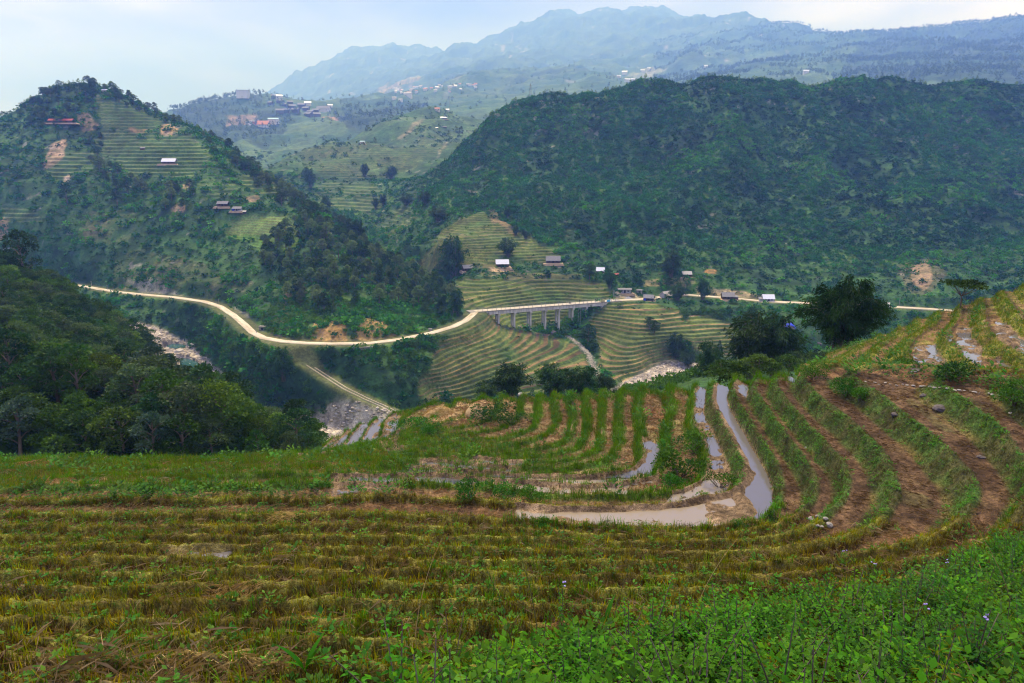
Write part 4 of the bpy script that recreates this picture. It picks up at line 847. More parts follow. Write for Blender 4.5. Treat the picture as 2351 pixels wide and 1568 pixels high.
T_for = [tree_template(500, 8, 3.4, DK0, DK1, 2600, .40), tree_template(510, 9.5, 3.0, DK0, (.035, .075, .03), 2300, .36), tree_template(520, 6.5, 3.2, MD0, MD1, 2400, .36, .2), tree_template(530, 7.5, 4.0, (.03, .055, .022), (.07, .105, .045), 2600, .40, .4),
         tree_template(540, 8.5, 2.6, (.02, .05, .012), (.06, .12, .02), 2200, .34, .25), tree_template(550, 7, 3.7, DK0, MD1, 2500, .42, .3)]
T_pale = [tree_template(560, 8, 3.2, (.05, .085, .04), (.11, .15, .075), 2000, .36, .4, 11, .5, .09), tree_template(570, 8, 3.6, (.035, .075, .016), (.08, .13, .026), 2200, .36, .3, 12), tree_template(580, 9, 2.8, (.03, .06, .04), (.07, .11, .075), 2000, .38, .45, 10, .5, .1)]
T_hill = [tree_template(600, 9, 2.4, (.08, .13, .05), (.17, .23, .10), 800, .75, .45, 10), tree_template(610, 10, 2.1, (.08, .12, .055), (.15, .20, .09), 700, .7, .5, 9), tree_template(620, 7.5, 2.8, MD0, MD1, 800, .8, .3, 10), tree_template(630, 8.5, 2.5, DK0, DK1, 800, .75, .35, 10)]
T_bam = [bamboo_template(700 + i, 9, 3.4 + .5 * i, (.016, .044, .012), (.045, .095, .024), 40, 70, .75, .32) for i in range(3)]
T_con = [conifer_template(720, 9, 2.2, (.016, .04, .016), (.035, .07, .026))]
_cnt = {}
def plant(name, T, loc, h, H, label, cat, group=None, rz=None, wide=1.0, parts=('trunk', 'crown')):
    """one tree or bush as a thing: an Empty at its foot with trunk and crown"""
    s_ = h / H; e_ = bpy.data.objects.new(name, None); COL.objects.link(e_); e_.location = loc; e_.rotation_euler = (0, 0, random.random() * 6.283 if rz is None else rz); e_.scale = (s_ * wide, s_ * wide, s_)
    tag(e_, label, cat, group)
    link(parts[0], T[0], M_bark, e_); link(parts[1], T[1], M_leaf, e_)
    return e_
def poisson(P, dmin, nmax):
    o = np.random.default_rng(3).permutation(len(P)); cell = {}; keep = []
    for i in o:
        d = dmin[i]; cx_, cy_ = int(P[i, 0] // 6), int(P[i, 1] // 6); ok = True
        for a in (-1, 0, 1):
            for b in (-1, 0, 1):
                for j in cell.get((cx_ + a, cy_ + b), ()):
                    if (P[i, 0] - P[j, 0]) ** 2 + (P[i, 1] - P[j, 1]) ** 2 < d * d: ok = False; break
                if not ok: break
            if not ok: break
        if ok: cell.setdefault((cx_, cy_), []).append(i); keep.append(i)
        if len(keep) >= nmax: break
    return np.array(keep)
# the dark wood on the slope at the left: the trees that show largest as things, the rest as one wood
zone = np.zeros(Ax.shape); zone[(AY > 64) & (AY < 232) & (AX < -.13 + .0 * AX)] = 1
zone *= (AX < np.interp(AY, [64, 90, 130, 170, 232], [-.30, -.29, -.27, -.30, -.36]))
p, (ia, ib) = sample_valley(zone * .4, 9000)
kp = poisson(p, np.full(len(p), 3.3), 1400); p = p[kp]
dd = p[:, 1]; order = np.argsort(dd); p = p[order]
fr_u, fr_v = proj(p[:, 0], p[:, 1], p[:, 2]); inside = (fr_u > -60); p = p[inside]
sel = np.random.default_rng(5).permutation(min(len(p), 560))[:280]; things_ = np.zeros(len(p), bool); things_[sel] = True
g_ = np.random.default_rng(11)
for q in p[things_]:
    T = T_pale[int(g_.integers(0, 3))] if g_.random() < .13 else T_for[int(g_.integers(0, 6))]; h = 4.2 + 5.0 * g_.random() ** 1.3
    plant('forest_tree', T, q + [0, 0, -.3], h, 8, 'dark broadleaf tree in the dense wood on the slope at the left edge', 'tree', 'trees of the wood at the left', wide=1.0 + .35 * g_.random())
rest = p[~things_]; parts_ = []
wh = g_.integers(0, 6, len(rest))
for i in range(6):
    m = wh == i; n_ = int(m.sum())
    if n_: s_ = .5 + .55 * g_.random(n_); parts_.append(scatter(T_for[i][2], rest[m], g_.random(n_) * 6.28, s_ * 1.15, s_, .75 + .5 * g_.random((n_, 1)) * [1, 1, 1]))
V, F, C = join(parts_); tag(link('forest', mesh_np('forest', V, F, C), M_leaf), 'dense dark wood closing the gaps between the trees at the left', 'forest', kind='stuff')
log('left wood', int(things_.sum()), len(rest))
# slender trees on the spur above the dirt road
sp = vzone([[(600, 560), (690, 500), (740, 515), (840, 560), (930, 620), (1030, 660), (1060, 700), (1040, 725), (990, 735), (900, 700), (850, 700), (800, 715), (720, 720), (665, 700), (640, 640), (600, 610)]], 330, 520, 6, 12)
p, (ia, ib) = sample_valley(sp * .12 * (dRoad > 8), 3000); kp = poisson(p, np.full(len(p), 4.3), 250); p = p[kp]
for q in p:
    T = T_hill[int(g_.integers(0, 4))]
    plant('slender_tree', T, q + [0, 0, -.3], 6 + 5.5 * g_.random(), 9, 'slender grey-green tree in the wood on the spur above the dirt road', 'tree', 'trees on the spur above the dirt road', wide=.9 + .4 * g_.random())
log('spur trees', len(p))
# trees on the left hill: its top and right edge and bands across it
lh = vzone([[(30, 280), (60, 240), (130, 205), (220, 195), (300, 225), (380, 265), (430, 300), (400, 290), (330, 262), (230, 230), (190, 250), (150, 290), (60, 300)], [(440, 300), (520, 335), (600, 395), (700, 470), (800, 530), (850, 580), (760, 560), (640, 470), (560, 400), (480, 350)], [(200, 300), (230, 300), (240, 380), (350, 420), (440, 430), (450, 480), (380, 480), (250, 430), (190, 370)]], 460, 780, 10, 30)
p, _ = sample_valley(lh * .06, 3000); kp = poisson(p, np.full(len(p), 5.0), 280); p = p[kp]
for q in p:
    T = (T_hill + T_for)[int(g_.integers(0, 10))]
    plant('hill_tree', T, q + [0, 0, -.3], 5.5 + 5.5 * g_.random(), 9, 'tree among the tree belts of the terraced hill at the left', 'tree', 'trees on the left hill', wide=1.0 + .4 * g_.random())
log('hill trees', len(p))
BAM = [  # clumps and single trees one can point to: (u, v of the foot, height px, width factor, kind, label)
 (652, 868, 76, 1.0, 0, 'tall dark bamboo clump beside the path below the dirt road junction'), (1042, 640, 98, .8, 1, 'tall dark bamboo clump left of the grey two-part house'), (1167, 588, 44, 1.2, 2, 'round bamboo clump just above the bright white-roofed house'), (1540, 636, 62, 1.1, 0, 'wide bamboo clump on the slope left of the small white house'),
 (1613, 688, 48, .9, 1, 'bamboo clump at the roadside left of the grey wooden house'), (1353, 642, 36, 1.1, 3, 'leafy tree left of the half-hidden white house'), (1399, 662, 48, .7, 2, 'narrow bamboo clump right of the half-hidden white house'), (1727, 742, 42, 1.2, 0, 'bamboo clump on the slope below the white house by the road'),
 (1350, 792, 42, 1.4, 4, 'round dark tree in the gully below the bridge'), (1552, 824, 62, 1.0, 1, 'tall bushy tree on the bank above the gravel bed'), (1580, 842, 40, 1.2, 2, 'lower bushy tree beside the tall one above the gravel bed'), (1502, 770, 36, .8, 3, 'small leaning tree among the terraces right of the gully'),
 (1005, 508, 36, 1.3, 2, 'dark tree clump above the upper terraces'), (838, 406, 28, 1.0, 0, 'dark bamboo clump alone in the side valley meadow'), (714, 432, 44, .8, 1, 'dark bamboo clump at the edge of the side valley terraces'), (703, 412, 28, .8, 2, 'smaller bamboo clump beside the one at the terrace edge'), (900, 410, 28, 1.4, 0, 'broad dark tree clump in the side valley'),
 (862, 480, 26, .8, 1, 'dark tree by the stream of the side valley'), (932, 470, 26, 1.4, 2, 'dark trees at the foot of the right hill'), (880, 470, 22, 1.2, 0, 'low dark clump beside the stream'), (975, 470, 30, 1.2, 1, 'dark clump where the terraces meet the right hill'),
 (1166, 500, 26, .8, 2, 'small dark tree at the top of the upper terraces'), (1184, 540, 22, 1, 0, 'small tree beside the upper terraces'), (1206, 548, 20, 1, 1, 'small round tree beside the upper terraces edge'), (1535, 660, 22, 1.2, 3, 'small tree above the row of houses'), (1555, 690, 44, 1.1, 2, 'dark clump right of the tan gabled house'),
 (1015, 720, 46, .9, 0, 'bamboo beside the left end of the bridge'), (1050, 722, 58, .8, 1, 'tall bamboo clump at the left end of the bridge'), (985, 700, 40, 1.0, 4, 'round tree left of the bridge end'), (912, 608, 26, .9, 5, 'pointed dark tree at the end of the wooded spur'), (825, 555, 50, .9, 1, 'tall dark trees in the stream gap behind the spur'), (805, 540, 40, .9, 2, 'dark clump at the mouth of the side valley'),
 (1490, 752, 26, 1.1, 3, 'bush-like tree on the terraces right of the bridge'), (1650, 822, 44, .9, 5, 'dark tree at the right end of the gravel bed'), (560, 392, 22, 1, 0, 'dark tree at the right rim of the left hill'), (750, 490, 40, .8, 0, 'dark clump on the right edge of the left hill'), (270, 470, 30, 1.2, 4, 'dark round tree on the face of the left hill'), (155, 470, 34, 1.1, 4, 'dark tree on the lower face of the left hill'),
]
for i, (u, v, hp, wd, kd, lab) in enumerate(BAM):
    q = at(u, v, 240); h = hp * q.y / FOC * 1.03
    if kd < 3: plant('bamboo_clump', T_bam[kd], q + Vector((0, 0, -.4)), h, 9, lab, 'bamboo', None, None, wd * .95, ('culms', 'crown'))
    elif kd == 5: plant('conifer_tree', T_con[0], q + Vector((0, 0, -.4)), h, 9, lab, 'tree', None, None, wd)
    else: plant('round_tree', T_for[kd - 3], q + Vector((0, 0, -.4)), h, 8, lab, 'tree', None, None, wd)
# nearer clumps just beyond the rim of the field
def at_y(u, v, y): X, Z = ray(u, v); return Vector((float(X) * y, y, float(Z) * y))
Tmain = bamboo_template(760, 7.3, 4.5, (.010, .030, .006), (.034, .078, .016), 64, 280, .42, .22)
plant('bamboo_clump', Tmain, at_y(1926, 818, 78), 9.5, 7.3, 'largest dark bamboo clump, standing behind the terraced hillside at right', 'bamboo', rz=.4, parts=('culms', 'crown'), wide=.84)
T2 = [bamboo_template(770 + i, 8, 2.9, (.018, .046, .014), (.05, .10, .03), 46, 120, .5, .3) for i in range(2)]
for u, v, y, hp, wd, i, lab in [(1726, 872, 120, 150, .72, 0, 'tall bamboo clump left of the largest one, behind the field'), (1776, 872, 118, 142, .70, 1, 'bamboo clump touching the left side of the largest one'), (1627, 878, 150, 92, .60, 0, 'narrow pointed bamboo clump at the end of the gravel bed'), (1175, 922, 135, 88, .9, 1, 'bamboo clump behind the field crest below the terraces'), (1330, 918, 138, 78, 1.0, 0, 'wide bamboo clump behind the field crest near the brook'), (1270, 918, 140, 80, 1.0, 1, 'bamboo clump in the middle of the group behind the field crest'), (1120, 918, 150, 44, 1.2, 0, 'low bamboo at the left end of the group behind the crest'), (1385, 912, 150, 52, .9, 1, 'small bamboo right of the group, beside the brook'), (1840, 850, 100, 40, 1.4, 0, 'low dark bamboo between the two big clumps')]:
    q = at_y(u, v, y); h = hp * y / FOC * 1.18; plant('bamboo_clump', T2[i], q, h, 8, lab, 'bamboo', None, None, wd * 1.35, ('culms', 'crown'))
# the flat-topped tree on the ridge at right
def umbrella_tree():
    g = np.random.default_rng(9); W = [tube([(0, 0, -.5), (0.02, 0, .6), (-.03, .03, 1.15)], [.075, .06, .05])]; bl = []
    for i in range(11):
        a = i * .571 + g.random() * .3; rr = .6 + .85 * g.random(); z = 2.0 + .35 * (1 - (rr / 1.5) ** 2) + .12 * g.random(); e_ = (rr * math.cos(a), rr * math.sin(a), z)
        W.append(tube([(-.03, .03, 1.1), (e_[0] * .4, e_[1] * .4, 1.5), e_], [.04, .028, .012], 5)); bl.append((e_[0], e_[1], z + .06, .42)); bl.append((e_[0] * .55, e_[1] * .55, z + .1, .33))
    V, F, C = crown(bl, 1500, .2, .6, (.02, .04, .008), (.05, .085, .02), 10, .33); Vt, Ft = join2(W)
    return mesh_np('trunk', Vt, Ft, None, True), mesh_np('crown', V, F, C), None
plant('umbrella_tree', umbrella_tree(), at_y(2204, 706, 66), 2.55, 2.45, 'flat-topped umbrella-shaped tree alone on the ridge at right', 'tree', rz=0, wide=1.12)
# tall tree crowns rising out of the left wood
for u, v, y, h, i, lab in [(60, 660, 205, 15, 1, 'tallest dark tree rising above the ridge of the wood, far left'), (258, 815, 190, 9.5, 4, 'slim pale-trunked tree standing out in the left wood'), (40, 800, 110, 9, 3, 'grey-green large-leaved tree at the left edge of the wood'), (200, 745, 170, 10, 5, 'spreading dark tree near the ridge of the left wood'), (470, 980, 150, 9, 1, 'dark tree leaning over the riverbed at the edge of the wood'), (560, 1035, 100, 5, 2, 'bushy tree at the foot of the left wood'), (650, 1010, 150, 6, 4, 'small tree at the riverbed end of the wood'), (330, 1055, 66, 3.6, 2, 'yellow-green bush at the edge of the wood behind the grass')]:
    X, Z = ray(u, v); x = float(X) * y; plant('tall_tree', T_for[i], Vector((x, y, zat(x, y) - .3)), h, 8, lab, 'tree', None, None, 1.0)
# ------------------------------------------------------------------ undergrowth
def shrub_t(seed, n, leaf, c0, c1): return crown([(0, 0, .35, .8), (.45, .2, .25, .55), (-.35, .35, .3, .5), (.1, -.45, .2, .55), (-.1, .1, .7, .5)], n, leaf, .65, c0, c1, seed, .8)
US = [shrub_t(800 + i, 26, .62, (.7, .7, .7), (1.15, 1.15, 1.15)) for i in range(5)]; UL = [shrub_t(820 + i, 90, .36, (.7, .7, .7), (1.15, 1.15, 1.15)) for i in range(4)]
opn = (1 - np.clip(tvb * 1.2 + thb * 1.3 + cb * 1.4, 0, 1)) * (dRoad > 6.5) * (dRR > 6) * (dPath > 4.8) * (dRiv > rw + 1) * (dBr > 3)
def under(name, den, T, s0, s1, cA, cB, label, zmul=.9, maxn=60000, gl=.0):
    p, (ia, ib) = sample_valley(den, maxn); n = len(p); out = []; wv = rng.integers(0, len(T), n)
    t_ = np.clip(.5 + 1.1 * m1[ia, ib] + .7 * m3[ia, ib] + .5 * (rng.random(n) - .5), 0, 1)
    col = lerp3(cA, cB, t_) * (.65 + .7 * rng.random((n, 1)))
    br_ = rng.random(n) < gl * 6 * sstep(.06, .30, vnoise(p[:, 0] / 38, p[:, 1] / 38, 77) + .3 * vnoise(p[:, 0] / 9, p[:, 1] / 9, 78)); col[br_] = np.array((.065, .17, .035)) * (.7 + .6 * rng.random((br_.sum(), 1)))
    s_ = s0 + (s1 - s0) * rng.random(n) ** 2
    for i in range(len(T)):
        m = wv == i; out.append(scatter(T[i], p[m] - [0, 0, .15], rng.random(int(m.sum())) * 6.28, s_[m] * (.8 + .5 * rng.random(int(m.sum()))), s_[m] * zmul, col[m]))
    V, F, C = join(out); o_ = tag(link(name, mesh_np(name, V, F, C), M_leaf), label, 'undergrowth', kind='stuff'); log(name, n, len(F)); return o_
bare = np.clip(1 - np.abs(Acol[..., 0] - Acol[..., 1] * .5) * 0 - (Acol[..., 0] > Acol[..., 1] * 1.15) * .8, 0, 1)
rh = (AX > np.interp(AY, [420, 500, 620, 720, 800, 900], [.03, .01, -.06, -.17, -.11, -.08])) * (AY > 430) * (AY < 960)
foot = np.clip((Av - 560) / 60, 0, 1)
under('undergrowth', opn * rh * bare * (.17 - .10 * foot) * (.55 + .45 * sstep(-.2, .25, m1 + m3 * .5)), US, .8, 2.9, (.008, .040, .014), (.042, .125, .034), 'dense bushes and scrub covering the steep hill at right', .95, 88000, .10)
lhz = (1 - rh) * (AY > 280) * (AY < 960)
under('undergrowth', opn * lhz * (.4 + .6 * bare) * .065 * (.45 + .55 * sstep(-.2, .25, m1 + .5 * m3)) * (1 - .35 * brownish), US, .9, 3.4, (.012, .052, .016), (.040, .125, .028), 'bushes and scrub covering the hillsides at the left and the river banks', .95, 46000, .07)
under('undergrowth', opn * (AY > 400) * (AY < 700) * (.4 + .6 * bare) * (1 - .75 * rh * (AY > 580)) * .10 * sstep(-.35, .15, m2), US, .35, 1.15, (.014, .050, .014), (.045, .12, .026), 'low scrub covering the lower hillsides', .8, 30000, .05)
bankz = opn * (AY > 250 - 100 * (AX > .06) * (Av < 906)) * (AY < 430) * (Av > 690) * (AX < .35)
under('undergrowth', bankz * (.5 + .5 * bare) * .24 * (.4 + .6 * sstep(-.25, .2, m1)), UL, .8, 2.5, (.024, .055, .016), (.075, .14, .030), 'leafy bushes on the slopes between the road and the river', 1.0, 17000, .12)
under('undergrowth', (AY > 74) * (AY < 260) * (AX > -.42) * (((Av > 700) * (AX < -.1)) + ((Av > 925) * (AX < .3)) + (Av > 905) + (AX > .42) * (Av > 810) > 0) * .30, UL, .5, 1.3, (.020, .050, .014), (.060, .12, .028), 'dark shrubs on the slope just beyond the field', 1.0, 9000, .05)
under('undergrowth', (AY > 60) * (AY < 235) * (AX < -.1) * .28, UL, .7, 1.9, (.014, .036, .012), (.045, .092, .024), 'dark shrubs under the trees of the left wood', 1.0, 9000, .02)
under('undergrowth', np.clip(tvb + .7 * thb, 0, 1) * (dRoad > 6) * (dRR > 6) * (dBr > 2) * .012 * sstep(-.05, .3, m2 + m1 * .6), US, .5, 1.7, (.024, .060, .014), (.06, .13, .028), 'bushes scattered over the valley terraces', .8, 5000, .05)
under('undergrowth', (AY > 860) * (AY < 1700) * (AX < .0) * .006 * sstep(-.1, .3, m3 + .5 * m1), US, 1.5, 5.0, (.016, .05, .018), (.05, .11, .034), 'dark bushes scattered in the side valley', .9, 6000, .03)
TF = [t[2] for t in T_hill]; TCN = [T_con[0][2]]
crest = np.zeros(Ax.shape)
far_t = (AY > 1050) * (AY < 7500)
def farwood(den, T, s0, s1, label, maxn, c):
    p, (ia, ib) = sample_valley(den, maxn); n = len(p); out = []; wv = rng.integers(0, len(T), n); s_ = s0 + (s1 - s0) * rng.random(n)
    for i in range(len(T)):
        m = wv == i; out.append(scatter(T[i], p[m] - [0, 0, .5], rng.random(int(m.sum())) * 6.28, s_[m], s_[m], np.array(c) * (.7 + .6 * rng.random((int(m.sum()), 1)))))
    V, F, C = join(out); tag(link('forest', mesh_np('forest', V, F, C), M_leaf), label, 'forest', kind='stuff'); log('forest', n, len(F))
def thin(T, n): V, F, C = T; idx = np.random.default_rng(1).permutation(len(F))[:n]; return compact(V, F[idx], C)[:3] if False else (V[np.repeat(F[idx], 1, 0)].reshape(-1, 3) * 1.0, np.arange(4 * n).reshape(n, 4), C[F[idx]].reshape(-1, 3))
TFT = []
for T in TF[:2] + TCN:
    V, F, C = thin(T, 60); c4 = V.reshape(-1, 4, 3); ctr = c4.mean(1, keepdims=True); TFT.append((((c4 - ctr) * 2.2 + ctr).reshape(-1, 3), F, C))
ridge = (AVIS - AZr < .002) * (np.roll(AZr, -6, 0) < AZr)
farwood(far_t * darkf * .0022 + (AY > 1300) * (AY < 7000) * .00014 + far_t * ridge * .007 * (Au > 1500), TFT, 1.2, 2.6, 'far dark woods and scattered trees fading into the haze', 16000, (.8, .85, .8))
farwood((AY > 780) * (AY < 920) * ridge * .02 * rh + (AY > 700) * (AY < 780) * ridge * .03 * (1 - rh), TFT, .35, .75, 'small trees along the skyline of the nearer hills', 900, (.8, .9, .7))
# ------------------------------------------------------------------ solid helpers
class MB:
    """collects boxes, bars and prisms into one mesh object"""
    def __init__(self): self.V, self.F, self.o = [], [], 0
    def add(self, V, F):
        self.V += [tuple(map(float, p)) for p in V]; self.F += [tuple(i + self.o for i in f) for f in F]; self.o += len(V); return self
    def box(self, x0, x1, y0, y1, z0, z1):
        return self.add([(x0, y0, z0), (x1, y0, z0), (x1, y1, z0), (x0, y1, z0), (x0, y0, z1), (x1, y0, z1), (x1, y1, z1), (x0, y1, z1)], [(3, 2, 1, 0), (4, 5, 6, 7), (0, 1, 5, 4), (1, 2, 6, 5), (2, 3, 7, 6), (3, 0, 4, 7)])
    def bar(self, a, b, w, h=None, taper=1.0):
        a = np.array(a, float); b = np.array(b, float); h = w if h is None else h; d = b - a; d /= np.linalg.norm(d) + 1e-9
        up = np.array((0, 0, 1.)) if abs(d[2]) < .95 else np.array((0, 1., 0)); s_ = np.cross(d, up); s_ /= np.linalg.norm(s_); u_ = np.cross(s_, d); V = []
        for p, k_ in ((a, 1.0), (b, taper)):
            for i, j in ((-1, -1), (1, -1), (1, 1), (-1, 1)): V.append(p + s_ * i * w * .5 * k_ + u_ * j * h * .5 * k_)
        return self.add(V, [(0, 1, 2, 3), (7, 6, 5, 4), (0, 4, 5, 1), (1, 5, 6, 2), (2, 6, 7, 3), (3, 7, 4, 0)])
    def build(self, name, mat, parent=None, bevel=0):
        me = bpy.data.meshes.new(name); me.from_pydata(self.V, [], self.F); me.update()
        if bevel:
            bm = bmesh.new(); bm.from_mesh(me); bmesh.ops.bevel(bm, geom=bm.edges[:], offset=bevel, segments=1, affect='EDGES'); bm.to_mesh(me); bm.free()
        return link(name, me, mat, parent)
def empty(name, loc, rz=0):
    e_ = bpy.data.objects.new(name, None); COL.objects.link(e_); e_.location = loc; e_.rotation_euler = (0, 0, rz); return e_
M_conc = plain_mat('weathered_concrete', (.26, .24, .205), .9, .38, .7, (1, 1, .25), .2); M_concd = plain_mat('stained_concrete', (.46, .43, .37), .9, .45, .9, (1, 1, .12), .2)
M_steel = plain_mat('grey_painted_steel', (.22, .22, .21), .6); M_deck = plain_mat('dusty_deck', (.50, .44, .33), .9, .2, .8)
M_white = plain_mat('white_sheet_roof', (.66, .67, .70), .5, .08, 1.5, (3, .2, 1)); M_grey = plain_mat('grey_fibre_roof', (.20, .195, .19), .85, .30, 1.6, (3, .3, 1)); M_pale = plain_mat('pale_fibre_roof', (.42, .40, .36), .85, .22, 1.6, (3, .3, 1)); M_red = plain_mat('red_roof', (.36, .075, .06), .7, .25, 1.5)
M_wood = plain_mat('dark_wood_wall', (.085, .055, .036), .9, .4, 1.5, (4, 4, .3)); M_block = plain_mat('grey_block_wall', (.34, .34, .34), .9, .2, 1.2); M_cream = plain_mat('cream_wall', (.62, .58, .50), .9, .15); M_dark = plain_mat('dark_opening', (.012, .012, .014), .8, .1); M_blue = plain_mat('blue_tarp', (.02, .05, .50), .5, .15, 2); M_cyan = plain_mat('cyan_cloth', (.10, .45, .68), .8, .1); M_beige = plain_mat('beige_cloth', (.42, .36, .17), .8, .1)
M_terr = plain_mat('packed_yard_earth', (.36, .26, .15), .95, .3, .6); M_orange = plain_mat('orange_roof', (.50, .19, .10), .8, .2); M_teal = plain_mat('blue_green_roof', (.22, .42, .48), .6, .1)
# ------------------------------------------------------------------ houses
def house(u, v, wpx, label, roof=M_grey, wall=M_wood, rz=0.0, dep=.62, hgt=.30, pitch=.55, name='house', y0=240, annex=None, yard=True, group=None, simple=False, tarp=False, windows=1):
    q = at(u, v, y0); d = q.y; w_ = wpx * d / FOC; D_ = w_ * dep; H_ = max(w_ * hgt, 1.0); R_ = D_ * .5 * pitch
    e_ = empty(name, q + Vector((0, D_ * .25, .15)), rz); tag(e_, label, 'house', group); a, b = w_ * .5, D_ * .5
    m = MB(); m.add([(-a * .92, -b * .86, -1.8), (a * .92, -b * .86, -1.8), (a * .92, b * .86, -1.8), (-a * .92, b * .86, -1.8), (-a * .92, -b * .86, H_), (a * .92, -b * .86, H_), (a * .92, b * .86, H_), (-a * .92, b * .86, H_), (-a * .92, 0, H_ + R_ * .86), (a * .92, 0, H_ + R_ * .86)],
                [(3, 2, 1, 0), (0, 1, 5, 4), (2, 3, 7, 6), (1, 2, 6, 9, 5), (3, 0, 4, 8, 7), (4, 5, 9, 8), (6, 7, 8, 9)]); wl = m.build('wall', wall, e_)
    m = MB(); t_ = .10; ov = 1.12
    for s_ in (-1, 1):
        V = [(-a, s_ * b * ov, H_ - R_ * .16), (a, s_ * b * ov, H_ - R_ * .16), (a, 0, H_ + R_), (-a, 0, H_ + R_)]; V2 = [(x, y, z + t_) for x, y, z in V]
        f = [(0, 1, 2, 3), (7, 6, 5, 4), (0, 4, 5, 1), (1, 5, 6, 2), (2, 6, 7, 3), (3, 7, 4, 0)]; m.add(V + V2, f if s_ > 0 else [tuple(reversed(x)) for x in f])
    m.build('roof', roof, e_)
    if not simple:
        dw = min(1.3, w_ * .16); MB().box(-dw / 2, dw / 2, -b * .86 - .05, -b * .86 + .02, .05, min(2.0, H_ * .8)).build('door', M_dark, e_)
        for s_ in (-1, 1): MB().box(s_ * a * .5 - dw * .45, s_ * a * .5 + dw * .45, -b * .86 - .05, -b * .86 + .02, H_ * .38, H_ * .72).build('window', M_dark, e_)
        for i in range(4): x = -a * .9 + i * a * .6; MB().bar((x, -b * 1.05, -.9), (x, -b * 1.05, H_ - R_ * .12), .14).build('post', M_wood, e_)
        if yard: MB().add([(-a * 1.35, -b * 1.75, -.12), (a * 1.35, -b * 1.65, -.12), (a * 1.25, b * 1.1, -.02), (-a * 1.25, b * 1.1, -.02), (-a * 1.5, -b * 2.0, -1.6), (a * 1.5, -b * 1.9, -1.6), (a * 1.4, b * 1.1, -1.6), (-a * 1.4, b * 1.1, -1.6)], [(0, 1, 2, 3), (4, 5, 1, 0), (5, 6, 2, 1), (6, 7, 3, 2), (7, 4, 0, 3)]).build('yard_terrace', M_terr, e_)
        if tarp: MB().box(-a * .95, -a * .45, -b * 1.1, -b * 1.02, .1, H_ * .75).build('tarp', M_blue, e_)
    if annex:
        s_, mat_ = annex; x0 = a * .93 * s_; x1 = a * (.93 + .55) * s_; lo, hi = min(x0, x1), max(x0, x1)
        n_ = MB().box(lo, hi, -b * .8, b * .5, -1.6, H_ * .8).build('annex', mat_, e_)
        MB().add([(lo - .2, -b * .95, H_ * .78), (hi + .2, -b * .95, H_ * .74), (hi + .2, b * .6, H_ * 1.0), (lo - .2, b * .6, H_ * 1.04), (lo - .2, -b * .95, H_ * .78 + .1), (hi + .2, -b * .95, H_ * .74 + .1), (hi + .2, b * .6, H_ * 1.0 + .1), (lo - .2, b * .6, H_ * 1.04 + .1)], [(3, 2, 1, 0), (4, 5, 6, 7), (0, 1, 5, 4), (1, 2, 6, 5), (2, 3, 7, 6), (3, 0, 4, 7)]).build('roof', M_grey, n_)
    return e_
house(1153, 613, 31, 'wooden house with the bright white roof above the middle terraces', M_white, M_wood, .08, .62, .26, .85)
house(1270, 604, 34, 'long dark wooden house with a grey roof right of the bright white roof', M_grey, M_wood, -.03, .6, .20, .85)
house(1073, 622, 25, 'small grey house with a lower block annex at its right side', M_grey, M_wood, .35, .7, .28, .7, annex=(1, M_block))
house(1379, 627, 20, 'white-roofed house half hidden between two trees above the bridge', M_white, M_wood, -.2, .75, .28, .9)
house(1415, 634, 11, 'tiny shed with a red roof right of the half-hidden house', M_red, M_wood, .1, .7, .32, .6, yard=False)
house(1577, 635, 23, 'small house with a pale roof alone on the right slope', M_pale, M_wood, -.05, .7, .25, .7)
house(1434, 673, 33, 'long low grey block building above the right end of the bridge', M_grey, M_block, -.02, .4, .26, .35)
house(1468, 672, 14, 'small round-fronted grey block hut beside the long block building', M_grey, M_block, -.1, .6, .40, .3, yard=False)
house(1490, 690, 25, 'roadside shop house with patched grey roof and blue tarps', M_grey, M_wood, -.25, .7, .26, .7, tarp=True)
house(1532, 684, 30, 'house with a tan gable roof beside the shop with tarps', M_pale, M_block, .55, .72, .22, .75)
house(1672, 687, 30, 'dark wooden roadside house with a grey roof, middle of the row', M_grey, M_wood, -.1, .72, .24, .7, annex=(1, M_wood))
house(1764, 692, 28, 'roadside house with a white roof at the right end of the row', M_white, M_block, -.05, .7, .26, .8, annex=(-1, M_block))
house(2037, 704, 14, 'small pale hut at the roadside right of the largest bamboo', M_pale, M_cream, .1, .8, .4, .5, yard=False)
house(388, 376, 31, 'long house with a white roof on the terraced hill at left', M_white, M_wood, .05, .5, .16, .8, y0=420)
house(328, 343, 11, 'tiny grey field hut on the upper terraces of the left hill', M_grey, M_wood, 0, .7, .2, .6, y0=420, yard=False)
house(140, 282, 54, 'very long building with a red roof near the top of the left hill', M_red, M_wood, .0, .22, .09, .6, y0=420)
house(512, 474, 26, 'grey-roofed farmhouse on the shoulder of the left hill', M_grey, M_wood, -.05, .55, .24, .7, y0=400)
house(545, 484, 22, 'low farm shed with blue sheeting right of the farmhouse', M_grey, M_block, -.1, .6, .22, .6, y0=400, tarp=True)
house(558, 490, 14, 'smallest of the three sheds of the left hill farm', M_pale, M_wood, .2, .6, .24, .6, y0=400, yard=False)
house(240, 212, 12, 'small white building among trees on top of the left hill', M_white, M_cream, 0, .6, .35, .6, y0=420, yard=False)
house(1019, 274, 15, 'white-roofed house on the top of the terraced spur', M_white, M_wood, 0, .5, .2, .7, y0=950)
house(832, 330, 11, 'pale hut with bare earth around it on the side valley ridge', M_teal, M_cream, 0, .6, .4, .5, y0=900)
house(1002, 296, 8, 'small white shed left of another shed below the spur top', M_white, M_wood, 0, .5, .25, .6, y0=900, yard=False)
house(1021, 294, 9, 'small grey shed below the white-roofed spur house', M_grey, M_wood, 0, .5, .3, .6, y0=900, yard=False)
